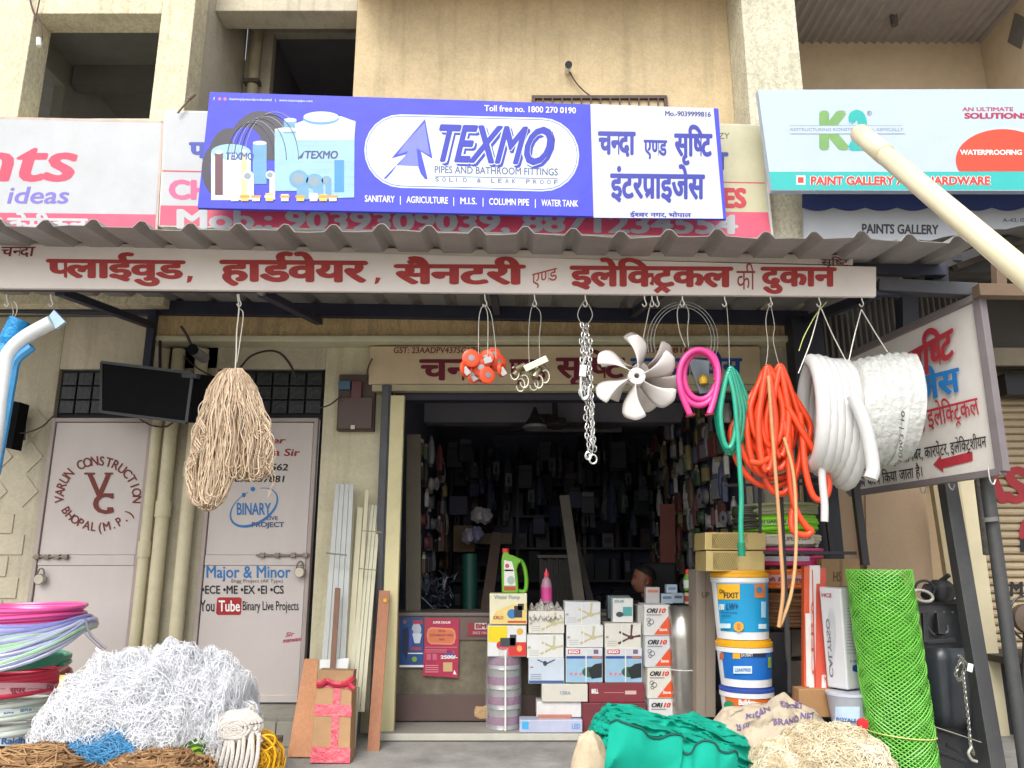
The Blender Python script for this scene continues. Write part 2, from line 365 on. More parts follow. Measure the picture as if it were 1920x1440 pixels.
obj('threshold_edge', MB().box(-.93, 2.4, 5.705, 5.72, .05, .094), M('#b5b3a6', .7, .1), B, bevel=.003)
# stone relief on the left wall: rows of blocks with a diamond pattern above
rel = DRABW
for r in range(7):
    for k in range(5):
        z = .5 + r*.16; x = -4.62 + k*.2 + (r % 2)*.1
        if x+.19 < -3.66: obj('block', MB().box(x, x+.19, 5.991, 6.0, z, z+.15), rel, B, bevel=.005)
for r in range(3):
    for k in range(4):
        zc = 1.78 + r*.27; xc = -4.5 + k*.24
        obj('block', MB().slab([(xc-.11, 5.992, zc), (xc, 5.992, zc+.125), (xc+.11, 5.992, zc), (xc, 5.992, zc-.125)], [(xc-.11, 6.0, zc), (xc, 6.0, zc+.125), (xc+.11, 6.0, zc), (xc, 6.0, zc-.125)]), rel, B, bevel=.005)
# transoms of glass bricks over the doors
GLB = M('#1f2426', .45, .4, 20, .5, 30); FR = M('#55514a', .7, .1)
for (x0, x1) in ((-3.62, -2.86), (-2.33, -1.52)):
    obj('transom_back', MB().box(x0-.02, x1+.02, 6.05, 6.12, 2.36, 2.76), M('#24262a', .8), B)
    nx = 6
    for i in range(nx):
        for j in range(3):
            w_ = (x1-x0)/nx; obj('glass_brick', MB().box(x0+i*w_+.006, x0+(i+1)*w_-.006, 6.02, 6.05, 2.40+j*.115, 2.40+j*.115+.106), GLB, B, bevel=.006)
# ---- steel doors
DM = M('#beb6b1', .55, .06, 1.5, .35, 5, dirt=.35, dirtc='#a0937a', stretch=(1, 1, .6)); FS6 = vplane(5.985)
def door(x0, x1, label):
    d = thing('steel_door', label, 'door', ((x0+x1)/2, 6, .24))
    obj('frame', MB().box(x0, x0+.03, 5.975, 6.04, .26, 2.355).box(x1-.03, x1, 5.975, 6.04, .26, 2.355).box(x0+.03, x1-.03, 5.975, 6.04, 2.325, 2.355), M('#a39691', .6, .08, 3, dirt=.3), d, bevel=.003)
    obj('leaf', MB().box(x0+.035, x1-.035, 5.99, 6.03, .25, 1.22).box(x0+.035, x1-.035, 5.99, 6.03, 1.30, 2.32), DM, d, bevel=.004)
    obj('rail', MB().box(x0+.035, x1-.035, 5.983, 6.03, 1.222, 1.298), DM, d, bevel=.004)
    obj('bottom_strip', MB().box(x0+.035, x1-.035, 5.98, 5.99, .25, .30), DM, d, bevel=.003)
    return d
d1 = door(-3.63, -2.83, 'pinkish grey steel door lettered with a round VC emblem')
d2 = door(-2.365, -1.53, 'pinkish grey steel door covered with painted project advertising')
obj('door_gap', MB().box(-1.53, -1.50, 6.04, 6.12, .235, 2.76).box(-2.37, -2.365, 6.04, 6.12, .235, 2.76), M('#1a1a20', .9), B)
S = vplane(5.988); MAR = M('#70352f', .8, .15, 30)
arc(S, 'VARUN CONSTRUCTION', 184, 934, 73, 70, 182, -2, 17, MAR, d1)
arc(S, 'BHOPAL(M.P.)', 185, 922, 72, 66, 212, 322, 16, MAR, d1, flip=True)
T(S, 'V', Q(164, 208, 890, 936), MAR, d1, bold=.02); T(S, 'C', Q(174, 213, 926, 962), MAR, d1, bold=.03, lift=.009)
polys(S, [R4(158, 178, 886, 890), R4(196, 212, 886, 890), R4(203, 213, 925, 933), R4(201, 212, 951, 959)], MAR, d1, 'lettering')
RED = M('#8e2f33', .8, .2, 30); BLK = M('#24242a', .8, .2, 30); BLU = M('#3272ad', .8, .2, 30); MAG = M('#b02e5c', .8, .2, 30)
T(S, 'Manager', Q(440, 536, 820, 831), RED, d2, .025, .2); T(S, 'Vishwa Sir', Q(448, 563, 840, 853, 2), RED, d2, .02, .15)
T(S, '9827412562', Q(430, 540, 869, 881, 1), BLK, d2, .02, .15); T(S, '9893557881', Q(430, 534, 891, 903, 1), BLK, d2, .02, .15)
T(S, 'BINARY', Q(444, 508, 943, 965), BLU, d2, .018)
sw = []
for i in range(40):
    a = math.radians(-250 + 330*i/39); sw.append((476+44*math.cos(a)+4*math.sin(a), 951-(34*math.sin(a)) * (1 if True else 1) - 12*math.cos(a)))
mb = MB()
for i in range(39):
    wd = .6 + 2.0*math.sin(math.pi*i/39)**2; (x0, y0), (x1, y1) = sw[i], sw[i+1]; l = math.hypot(x1-x0, y1-y0)+1e-6; nx, ny = -(y1-y0)/l*wd, (x1-x0)/l*wd
    mb.add([S(x0+nx, y0+ny, .002), S(x0-nx, y0-ny, .002), S(x1-nx, y1-ny, .002), S(x1+nx, y1+ny, .002)], [(0,1,2,3)])
obj('print', mb, BLU, d2)
polys(S, [ell(457, 928, 4, 5, 5), ell(474, 917, 5, 5, 5)], BLU, d2)
T(S, 'LIVE', Q(500, 521, 968, 975), M('#4f5d78', .8), d2, .02); T(S, 'PROJECT', Q(472, 533, 979, 988), M('#4a5a80', .8), d2, .03)
T(S, 'Major & Minor', Q(387, 545, 1061, 1083), BLU, d2, .015); T(S, 'Engg Project (All Type)', Q(434, 530, 1086, 1092), M('#55504e', .8), d2, .0)
T(S, '•ECE •ME •EX •EI •CS', Q(378, 532, 1098, 1113), BLK, d2, .02)
T(S, 'You', Q(375, 402, 1125, 1146), BLK, d2, .012); poly(S, [(407,1123),(410,1120),(450,1120),(453,1123),(452,1150),(449,1153),(408,1153),(405,1150)], M('#9e1f26', .7), d2)
T(S, 'Tube', Q(410, 450, 1126, 1146), WHITE, d2, .02); T(S, 'Binary Live Projects', Q(455, 560, 1127, 1144), BLK, d2, .008)
T(S, 'Sir', Q(535, 552, 1186, 1194, -2), MAG, d2, .015, .3); T(S, 'manwani', Q(530, 566, 1197, 1205, -4), MAG, d2, .02, .3)
def latch(d, x0, x1, y, lockx, locky):
    st = M('#7d7468', .45, .2, 20, metal=.7)
    mb = MB().tube([P(x0, y, 5.965), P(x1, y, 5.965)], .008, 8); obj('bolt', mb, st, d)
    mb = MB()
    for t in (.12, .4, .7, .93):
        q = P(x0+(x1-x0)*t, y, 5.97); mb.box(q.x-.018, q.x+.018, 5.955, 5.983, q.z-.018, q.z+.018)
    obj('bracket', mb, st, d, bevel=.004)
    q = P(lockx, locky, 5.95); lk = obj('padlock', MB().lathe(q, [(0, -.02), (.034, -.02), (.04, -.012), (.04, .012), (.034, .02), (0, .02)], 20, False, Matrix.Rotation(math.pi/2, 3, 'X')), M('#b9b3a5', .3, .15, metal=.8), d)
    obj('shackle', MB().tube([q+Vector((math.cos(a)*.026, 0, .03+math.sin(a)*.05)) for a in np.linspace(0, math.pi, 10)], .006, 6), st, d)
latch(d1, 62, 128, 1044, 75, 1086); latch(d2, 480, 580, 1041, 562, 1073)
for d_ in (d1, d2):
    d_.parent = B; d_.location = Vector(d_.location) - OR[B.name]; del d_['category']; d_['kind'] = 'thing'
# ---- drain pipes between the doors
PV = M('#c2ba9a', .5, .1, 4, dirt=.4, dirtc='#6d6046')
for i, (x, r, y, z1) in enumerate(((-2.765, .04, 5.92, 2.9), (-2.66, .05, 5.93, 2.9), (-2.47, .05, 5.92, 2.9))):
    t = thing('drain_pipe', ['slim cream drain pipe against the VC emblem door', 'cream drain pipe in the middle of the three between the doors', 'cream drain pipe against the door with project advertising'][i], 'pipe', (x, y, .24), 'cream drain pipes between the two steel doors')
    obj('pipe', MB().tube([(x, y, .24), (x, y, 1.5), (x, y, z1)], r, 16), PV, t); obj('socket', MB().tube([(x, y, 1.28+i*.3), (x, y, 1.4+i*.3)], r+.008, 16), PV, t)
t = thing('drain_pipe', 'cream drain pipe running down beside the dark upper bay', 'pipe', (-2.60, 6.84, 3.2))
obj('pipe', MB().tube([(-2.60, 6.84, 3.2), (-2.6, 6.84, 9)], .055, 16), PV, t); obj('clamp', MB().box(-2.68, -2.52, 6.77, 6.86, 5.9, 5.94), FR, t)
# ---- shop room
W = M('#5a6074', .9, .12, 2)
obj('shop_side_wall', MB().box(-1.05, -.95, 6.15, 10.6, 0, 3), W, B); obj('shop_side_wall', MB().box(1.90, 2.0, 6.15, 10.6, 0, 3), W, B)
obj('shop_back_wall', MB().box(-.95, 1.9, 10.5, 10.6, 0, 3), W, B); obj('shop_ceiling', MB().box(-1, 1.95, 6.15, 10.6, 2.95, 3.05), INTC, B)
obj('shop_floor', MB().box(-.95, 1.9, 6.2, 10.5, 0, .085), CONC, B); obj('ceiling_beam', MB().box(-.95, 1.9, 8.2, 8.45, 2.72, 2.95), INTC, B)
# ---- shutter box with painted panel
t = thing('shutter_box', 'tan rolling shutter box lettered in maroon and blue above the shop', 'shutter', (.5, 5.9, 2.55)); SB = M('#cab897', .6, .08, 3, .2, 10, dirt=.4, dirtc='#8f7a5c')
obj('panel', MB().box(-1.13, 1.97, 5.90, 5.95, 2.61, 2.92), SB, t, bevel=.004); obj('lip', MB().box(-1.1, 1.97, 5.89, 5.97, 2.555, 2.606), M('#b3a98a', .6, .1, 3, dirt=.3), t, bevel=.004)
obj('slat_roll', MB().box(-.93, 1.9, 5.98, 6.1, 2.50, 2.60), M('#2c2c3c', .6, .1), t)
S = vplane(5.897); MRN = M('#6d1f33', .8, .15, 30)
T(S, 'GST: 23AADPV4375C1ZB', Q(738, 900, 651, 662), M('#7a2a2c', .8), t, .015, .1)
D(S, 'च/नदा', Q(786, 935, 675, 712), MRN, t, .03); D(S, 'ए/णड', Q(955, 1025, 675, 712), MRN, t, .03); D(S, 'सृि/षट', Q(1042, 1172, 672, 708), MRN, t, .03)
D(S, 'इंटरप*ाइजेस', Q(1182, 1392, 673, 703), M('#1f4f94', .8, .15), t, .035); T(S, '9039999816', Q(1190, 1292, 652, 662, -1), M('#7a2a2c', .8), t, .015)
# steel channels and the pale upright at the shop's left edge
t = thing('door_post', 'dark grey steel channel post at the left edge of the shop opening', 'post', (-1.0, 5.9, .04)); obj('post', MB().box(-1.02, -.945, 5.88, 5.99, .04, 2.6).box(-1.005, -.96, 5.872, 5.88, .04, 2.6), M('#4c4f55', .5, .2, 6, dirt=.4), t, bevel=.003)
t = thing('upright', 'pale cream painted upright plank standing inside the left edge of the shop opening', 'post', (-.87, 5.85, .09))
obj('post', MB().box(-.935, -.83, 5.80, 5.86, .06, 2.50), M('#d0c79a', .65, .07, 4, dirt=.25), t, bevel=.005)
# right opening post
t = thing('rolled_post', 'grey steel shutter guide at the right edge of the shop opening', 'post', (1.88, 5.95, .09)); obj('post', MB().box(1.86, 1.93, 5.93, 5.99, .09, 2.55), M('#6d6f70', .5, .2), t, bevel=.003)
# ================================================================= CANOPY
def zs(x, y): return 3.09 + (y-4.05)*.0975 - .017*(x+2)
t = thing('canopy', 'grey corrugated metal canopy on navy steel beams over the shop front', 'canopy', (0, 5, 3.1)); NAVY = M('#23273a', .5, .2, 5, dirt=.2); SHT = M('#908d8a', .6, .12, 3, .15, 20, metal=.15, dirt=.35, dirtc='#55524e')
mb = MB(); PIT = .272; x = -4.6
prof = [(0, 0), (.03, .036), (.04, .042), (.062, .042), (.072, .036), (.102, 0), (.187, .0)]
xs = []
while x < 2.62: xs += [(x+a, b) for a, b in prof]; x += PIT
ny = 4
for i, (xx, h) in enumerate(xs):
    for j in range(ny+1):
        y = 4.05 + (6.0-4.05)*j/ny; mb.v.append((xx, y + (.01*math.sin(xx*3) if j == 0 else 0), zs(xx, y)+h + (.006*math.sin(xx*7.3)+.004*math.sin(xx*17) if j == 0 else 0)))
for i in range(len(xs)-1):
    for j in range(ny): a = i*(ny+1)+j; mb.f.append((a, a+ny+1, a+ny+2, a+1))
obj('corrugated_sheet', mb, SHT, t, smooth=False, solid=.004)
obj('beam', MB().bar((-4.6, 5.84, zs(-4.6, 5.84)-.06), (2.35, 5.84, zs(2.35, 5.84)-.06), .06, .11), NAVY, t, bevel=.004)
obj('beam', MB().bar((-4.6, 4.52, zs(-4.6, 4.52)-.04), (2.7, 4.52, zs(2.7, 4.52)-.04), .05, .07), NAVY, t, bevel=.004)
obj('beam', MB().bar((-4.6, 4.50, Zp(543, 4.5)+.02), (2.7, 4.50, Zp(556, 4.5)+.02), .04, .04), NAVY, t, bevel=.004)
for a, b in (((112, 547, 4.53), (284, 610, 5.78)), ((492, 549, 4.53), (598, 603, 5.78))): obj('rafter', MB().bar(P(*a), P(*b), .06, .05), NAVY, t, bevel=.003)
for px in (925, 1240): 
    a = P(px, 548, 4.53); obj('rafter', MB().bar(a, (a.x*1.02, 5.78, zs(a.x, 5.78)-.06), .05, .05), NAVY, t, bevel=.003)
obj('rafter', MB().bar(P(1640, 552, 4.53), (2.3, 5.8, 3.1), .06), NAVY, t)
obj('hanger_post', MB().box(*(lambda q: (q.x-.03, q.x+.03))(P(281, 650, 5.78)), 5.75, 5.81, Zp(705, 5.78), zs(-2.8, 5.8)-.1), NAVY, t, bevel=.003)
obj('edge_pipe', MB().tube([P(488, 547, 4.49), P(585, 592, 5.6)], .022, 8), M('#8f8f8d', .4, .1, metal=.4), t)
# board on the canopy edge
def panel(name, label, cat, Y, quad, thick, mat, edge=None, part='panel'):
    c = P(sum(q[0] for q in quad)/4, max(q[1] for q in quad), Y)
    t = thing(name, label, cat, c); S = vplane(Y)
    fr = [S(*q) for q in quad]; obj(part, MB().slab(fr, [q+Vector((0, thick, 0)) for q in fr]), mat, t, bevel=.003); return t, S
t, S = panel('shop_signboard', 'long white board with red painted Hindi words along the canopy edge', 'sign', 4.42, [(-90, 539), (1643, 556), (1643, 500), (-90, 454)], .03, M('#d5cdc6', .5, .06, 2, .15, 6, dirt=.28, dirtc='#9a8f86'))
fr = [S(*q) for q in [(-90, 452), (1600, 478), (1600, 496), (-90, 458)]]; obj('top_strip', MB().slab([q+Vector((0, .005, 0)) for q in fr], [q+Vector((0, .03, 0)) for q in fr]), M('#b9b0a6', .5, .08, 2, dirt=.3), t)
RL = M('#9a3230', .7, .15, 25)
D(S, 'चनदा'.replace('न', '/न'), Q(0, 64, 463, 480, 0, 3), M('#6f2b32', .8), t, .02)
D(S, '/पलाईवुड', Q(86, 348, 487, 519, 3), RL, t, .045); poly(S, [(352,517),(362,518),(358,528),(350,531)], RL, t, 'lettering', .003)
D(S, 'हाड~वेयर', Q(411, 690, 489, 526, 2), RL, t, .045); poly(S, [(705,520),(714,521),(709,531),(702,533)], RL, t, 'lettering', .003)
D(S, 'सैनटरी', Q(738, 986, 497, 531, 1), RL, t, .045)
D(S, 'ए/णड', [(996, 537), (1046, 524), (1044, 502), (998, 514)], M('#a84a44', .7), t, .005)
D(S, 'इलेि/कट=कल', Q(1068, 1375, 500, 535, 2), RL, t, .045)
D(S, 'की', Q(1381, 1416, 508, 543), M('#8e3a3a', .7), t, .0); D(S, 'दुकान', Q(1426, 1569, 502, 535, 1), RL, t, .045)
D(S, 'सृि/षट', Q(1540, 1592, 486, 498, 1), M('#5f2f35', .8), t, .012)
# ================================================================= SIGNS ABOVE THE CANOPY
def frame4(t, quad, S, wd, th, mat, name='frame'):
    fr = [S(*q) for q in quad]; c = sum(fr, Vector())/4; mb = MB()
    for i in range(4): mb.bar(fr[i]+Vector((0, th/2, 0)), fr[(i+1) % 4]+Vector((0, th/2, 0)), wd, th, up=Vector((0, 1, 0)))
    return obj(name, mb, mat, t)
OLDW = M('#adb1b4', .5, .06, 3, .1, 6, dirt=.35, dirtc='#9a9a94'); PINK = M('#cb4a66', .5, .1, 2, dirt=.3, dirtc='#c98a96')
t, S = panel('shop_sign', 'faded white sign with red lettering ending in nts and purple ideas beside the blue sign', 'sign', 5.6, [(-160, 432), (291, 440), (303, 230), (-160, 219)], .05, OLDW)
frame4(t, [(-162, 434), (292, 442), (305, 228), (-162, 217)], S, .02, .06, M('#b9a69c', .6, .2, dirt=.3))
poly(S, [(-158, 397), (292, 402), (291, 438), (-158, 431)], PINK, t)
T(S, 'nts', Q(-52, 146, 262, 338), M('#d0405a', .6, .08), t, .022, .2); T(S, 'your ideas', Q(-118, 130, 350, 381, 0), M('#6f66b4', .6, .08), t, .015, .2)
D(S, 'पेंट एवं केमीकल', Q(-120, 165, 408, 432, 3), OLDW, t, .04)
OLDG = M('#b9b596', .5, .06, 3, dirt=.3); t, S = panel('shop_sign', 'old wide sign half hidden behind the blue sign, with a pink band of phone numbers', 'sign', 5.55, [(300, 422), (1448, 446), (1427, 236), (311, 209)], .05, OLDW)
frame4(t, [(299, 423), (1449, 447), (1428, 235), (310, 208)], S, .014, .06, M('#c9c6bc', .6, .2, dirt=.3))
poly(S, [(1250, 231), (1427, 236), (1440, 400), (1250, 396)], OLDG, t, 'panel', .002)
poly(S, [(301, 385), (1440, 398), (1447, 446), (299, 422)], PINK, t, 'print', .004)
T(S, 'Mob.: 9039309039, 8871234554', Q(331, 1384, 393, 427, 11), OLDW, t, .035, 0, .007)
D(S, 'पलाई', Q(354, 460, 268, 295, 1), M('#3b4aa0', .6), t, .05); T(S, 'CHANDA', Q(316, 560, 338, 372, 3), M('#d25a82', .6, .1), t, .05)
poly(S, [(304, 319), (1434, 342), (1434, 344), (304, 321)], M('#c2495a', .6), t, 'print', .005)
T(S, 'ZY', Q(1347, 1368, 249, 260), M('#5a5a50', .6), t, .0, 0, .005); T(S, 'MENT', Q(1270, 1366, 287, 317), M('#3a4a8e', .6), t, .06, 0, .005)
T(S, 'ENTERPRISES', Q(1130, 1400, 352, 386, 2), M('#b63a44', .6), t, .05, 0, .006)
# ---- the big blue sign
SB_ = M('#3a40c0', .6, .07, 2, .9, 2.0, dirt=.12, dirtc='#5b62cf'); SW = M('#bcc1cc', .6, .06, 2, .9, 2.0, dirt=.12, dirtc='#bcc0c8')
t, S = panel('shop_sign', 'big blue and white sign for pipes and bathroom fittings above the canopy', 'sign', 5.35, [(370, 390), (1362, 411), (1347, 203), (393, 172)], .03, SB_)
poly(S, [(1113, 408), (1356, 410), (1338, 203), (1107, 195)], SW, t, 'panel')
def U(x, y): return y + (x-740)*.0245           # the print runs slightly downhill
def st_pts(x0, x1, y0, y1):
    r = (y1-y0)/2; o = []
    for i in range(13): a = math.pi/2 + math.pi*i/12; o.append((x0+r+r*math.cos(a), (y0+y1)/2-r*math.sin(a)))
    for i in range(13): a = -math.pi/2 + math.pi*i/12; o.append((x1-r+r*math.cos(a), (y0+y1)/2-r*math.sin(a)))
    return [(x, U(x, y)) for x, y in o]
LW = M('#c0ccd2', .6, .03); SBD = M('#343ba8', .65, .04)
poly(S, st_pts(683, 1086, 214, 352), LW, t, 'print', .002); poly(S, st_pts(686, 1083, 217, 349), SBD, t, 'print', .003); poly(S, st_pts(687, 1082, 218.2, 347.8), LW, t, 'print', .004)
arr = [(797,223),(811,298),(789,284),(802,336),(797,336),(786,322),(738,320),(724,335),(719,335),(763,289),(734,297)]
poly(S, arr, SB_, t, 'print', .005); poly(S, [(796,230),(760,268),(745,290),(766,283),(745,312),(785,313),(781,278),(806,291)], M('#5f6ad8', .4), t, 'print', .006)
poly(S, [(744,310),(784,312),(792,334),(728,333)], M('#b9cdf0', .4), t, 'print', .007)
for (dx, dy, m, b, l) in ((4, 5, SBD, .05, .006), (0, 0, LW, .06, .0085), (0, 0, SBD, .028, .011)):
    T(S, 'TEXMO', [(818+dx, 301+dy), (1030+dx, 308+dy), (1040+dx, 240+dy), (824+dx, 234+dy)], m, t, b, .22, l)
T(S, 'PIPES AND BATHROOM FITTINGS', Q(815, 1046, 311, 324, 5), M('#4a4f7c', .5), t, .012, 0, .006)
poly(S, R4(815, 1046, 329.5, 330.8, 5), M('#5a5f88', .5), t, 'print', .006)
for i, ch in enumerate('SOLID & LEAK PROOF'):
    if ch != ' ': T(S, ch, Q(816+i*13.1, 816+i*13.1+(7 if ch != 'I' else 1.5), 332+i*.33, 340+i*.33), M('#5a5f88', .5), t, .012, 0, .006)
T(S, 'Toll free no. 1800 270 0190', Q(908, 1080, 197, 208, 4.5), M('#d8d8d0', .6), t, .02)
for s_, x0, x1 in (('SANITARY', 684, 740), ('|', 750, 751.5), ('AGRICULTURE', 762, 840), ('|', 850, 851.5), ('M.I.S.', 863, 894), ('|', 905, 906.5), ('COLUMN PIPE', 917, 992), ('|', 1003, 1004.5), ('WATER TANK', 1015, 1084)):
    T(S, s_, Q(x0, x1, 366+(x0-684)*.024, 378+(x0-684)*.024, (x1-x0)*.024), M('#d8d8d8', .6), t, .022)
T(S, 'f', Q(400, 403, 182, 188), SW, t, .02); polys(S, [ell(412, 185.5, 3, 3, 10), ell(422, 185.5, 3, 3, 10)], M('#d8627a', .5), t)
T(S, '/texmopipesandproductsltd   |   www.texmopipe.com', Q(429, 586, 183, 187.5, 4), SW, t, .02)
T(S, 'Mo.-9039999816', Q(1247, 1333, 208, 217, 2), M('#3b3f78', .5), t, .03)
NB = M('#2c3396', .45, .05)
D(S, 'च/नदा', Q(1121, 1192, 248, 288, 1), NB, t, .04); D(S, 'ए/णड', Q(1207, 1251, 263, 290, 1), NB, t, .03); D(S, 'सृि/षट', Q(1264, 1336, 252, 291, 1), NB, t, .04)
D(S, 'इंटरप*ाइजेस', Q(1144, 1322, 327, 370, 2), NB, t, .035); D(S, 'ई/शवर नगर, भोपाल', Q(1181, 1296, 399, 406, 1), NB, t, .03)
# picture of tank and pipes
c1, c2, c3, c4 = M('#8fb8d2', .6), M('#6496b8', .6), M('#c2d0d6', .6), M('#2d2c38', .5)
def L_(pts, m, l, n='print'): return poly(S, pts, m, t, n, l)
def half(cx, cy, rx, ry, n=18): return [(cx+rx*math.cos(math.pi*i/(n-1)), cy-ry*math.sin(math.pi*i/(n-1))) for i in range(n)]
L_(half(488, 300, 66, 92), c4, .0022); L_(half(462, 300, 36, 62), SB_, .0026); L_(half(430, 300, 40, 60)[6:], c4, .0024)
for i in range(6):
    mb = MB(); mb.tube([S(x, y, .004) for x, y in half(470+i*9, 300, 44+i*2.5, 70+i*4)], .0022 if i % 2 else .004, 4); obj('print', mb, M('#a9a9b4', .5) if i % 2 else M('#4c4a58', .5), t)
L_(ell(420, 318, 42, 56, 28), c4, .003); L_(ell(424, 318, 30, 44, 28), SB_, .0036)
L_(R4(396, 470, 285, 375), M('#c9dfe0', .4), .004); L_(ell(433, 285, 37, 15), c1, .0045)
for i, (x0, x1, y0, y1, m) in enumerate(((403, 418, 285, 366, M('#5b3440', .5)), (424, 446, 290, 372, c3), (452, 463, 284, 370, M('#d8c890', .5)), (474, 500, 268, 345, c2), (515, 560, 243, 358, c1), (532, 556, 225, 250, c2))):
    L_(R4(x0, x1, y0, y1), m, .005+i*.0004); L_(ell((x0+x1)/2, y0, (x1-x0)/2, 4), c3, .0075)
T(S, 'TEXMO', Q(424, 476, 286, 299), M('#2b4d9a', .5), t, .02, .1, .0095)
L_([(555, 232), (665, 226), (664, 370), (560, 374)], c1, .0080); L_([(553, 232), (590, 218), (640, 218), (667, 228), (664, 262), (556, 262)], c3, .0085); L_(ell(602, 222, 34, 12), c2, .009); L_(ell(602, 219, 33, 10), c3, .0093)
polys(S, [R4(558, 664, y, y+2) for y in (264, 270, 302, 316, 330, 344, 356)], M('#8faec4', .4), t, 'print', .0096)
T(S, 'TEXMO', Q(572, 634, 283, 297), M('#39356c', .5), t, .03, .15, .0105); L_([(572, 282), (566, 297), (558, 297)], M('#39356c', .5), .0105)
L_(R4(627, 645, 300, 360), M('#1f7fd6', .4), .011)
for i, (cx, cy, r) in enumerate(((465, 330, 11), (507, 328, 9), (560, 335, 18), (590, 340, 16), (612, 338, 9))):
    m = (c3, c3, c2, c2, c2)[i]; L_(R4(cx-r*.2, cx+r, cy-r*.4, 374), m, .0115+i*.0003); L_(ell(cx, cy, r, r*.9), m, .0128); L_(ell(cx-1, cy, r*.6, r*.55), M('#7f8f98', .5), .0132)
for i, x in enumerate((440, 459, 480, 505, 534, 563, 588, 606, 624)):
    L_(R4(x-7, x+7, 362+(i % 3)*2, 377), M('#d9b24a' if i % 2 else '#e4e0c8', .4), .0136); L_(R4(x-9, x+9, 366, 371), M('#c08a3a', .4) if i % 3 else M('#d8d4bc', .4), .0139)
# ---- paint gallery sign to the right
K2W = M('#adbccd', .55, .05, .8, .9, 1.6); t, S = panel('shop_sign', 'pale blue waterproofing sign with a teal band at upper right', 'sign', 5.3, [(1447, 357), (2110, 358), (2110, 166), (1421, 168)], .06, K2W)
poly(S, [(1442, 322), (2110, 322), (2110, 356), (1447, 356)], M('#2fa9a4', .4, .04), t)
T(S, 'K', Q(1536, 1593, 211, 277, 0, 0), M('#6f9a5a', .4), t, .06); T(S, '2', Q(1590, 1629, 211, 277), M('#27a59f', .4), t, .075)
poly(S, [(1478, 235), (1695, 235), (1697, 251), (1481, 251)], K2W, t, 'print', .0045); polys(S, [R4(1480, 1692, 235, 236), R4(1484, 1696, 250, 251)], M('#8898a4', .4), t, 'print', .006)
T(S, 'RESTRUCTURING KONSTRUCTION, KEMICALLY', Q(1482, 1694, 240, 245.5), M('#8292a0', .4), t, .02, 0, .006); T(S, 'R', Q(1628, 1632, 210, 214), M('#778', .4) if 0 else M('#777788', .4), t, .01)
mb = MB(); mb.tube([S(x, y, .003) for x, y in ell(1630, 212, 4, 4, 14)], .002, 4, closed=True); obj('print', mb, M('#777788', .4), t)
T(S, 'AN ULTIMATE', Q(1804, 1900, 201, 208), M('#a8455c', .4), t, .03); T(S, 'SOLUTIONS', Q(1808, 1928, 212, 222), M('#a03048', .4), t, .05)
orp = ell(1905, 300, 118, 58, 60, 0, 180, .32); orp = [(x, min(y, 321)) for x, y in ell(1880, 300, 88, 58, 60)]
poly(S, [(x+2, y-3 if y < 321 else y) for x, y in orp], SW, t, 'print', .003); poly(S, orp, M('#d2452c', .4, .04), t, 'print', .005)
T(S, 'WATERPROOFING', Q(1800, 1916, 281, 290), WHITE, t, .03, 0, .008)
poly(S, R4(1493, 1510, 329, 346), WHITE, t, 'print', .003); poly(S, R4(1496, 1507, 332, 343), M('#d2402c', .4), t, 'print', .0045)
T(S, 'PAINT GALLERY AND HARDWARE', Q(1519, 1858, 331, 346), WHITE, t, .085, 0, .003); T(S, 'PAINT GALLERY AND HARDWARE', Q(1520, 1857, 331, 346), M('#c93a34', .4), t, .045, 0, .006)
# awning and its valance, neighbour shop
t = thing('shop_awning', 'navy awning with a scalloped edge above a white paints gallery board', 'awning', P(1700, 400, 5.6)); S = vplane(5.6)
pts = [(1505, 360), (2100, 362)] + [(2100 - i*4.25, 388 + 6*abs(math.sin(i*math.pi/14))) for i in range(141)]; pts[-1] = (1505, 388)
fr = [S(*q) for q in pts[::-1]]; obj('awning_cloth', MB().slab(fr, [q+Vector((0, .012, 0)) for q in fr]), M('#28386e', .7, .1), t)
S = vplane(5.62); fr = [S(*q) for q in [(1507, 470), (2100, 470), (2100, 380), (1507, 380)]]; obj('name_board', MB().slab(fr, [q+Vector((0, .03, 0)) for q in fr]), M('#b4b7bc', .5, .05, 3, dirt=.2), t)
T(S, 'PAINTS GALLERY', Q(1616, 1760, 420, 437, 2), M('#3a3a40', .6), t, .035); T(S, 'A-43, ISHWAR NAGAR', Q(1880, 2010, 409, 416), M('#505058', .6), t, .01)
# cream pvc pipe slanting down from upper right
t = thing('pvc_pipe', 'cream plastic pipe slanting across the upper right corner', 'pipe', P(1900, 500, 2.9)); a, b = P(1612, 250, 3.9), P(2060, 632, 2.45); PM = M('#d8cfae', .4, .05, 3, dirt=.15)
obj('pipe', MB().tube([a, a*.5+b*.5, b], .046, 20, cap=False), PM, t, solid=.005); q = a.lerp(b, .17); obj('socket', MB().tube([a, a.lerp(b, .08), q], .050, 20, cap=False), PM, t, solid=.004)
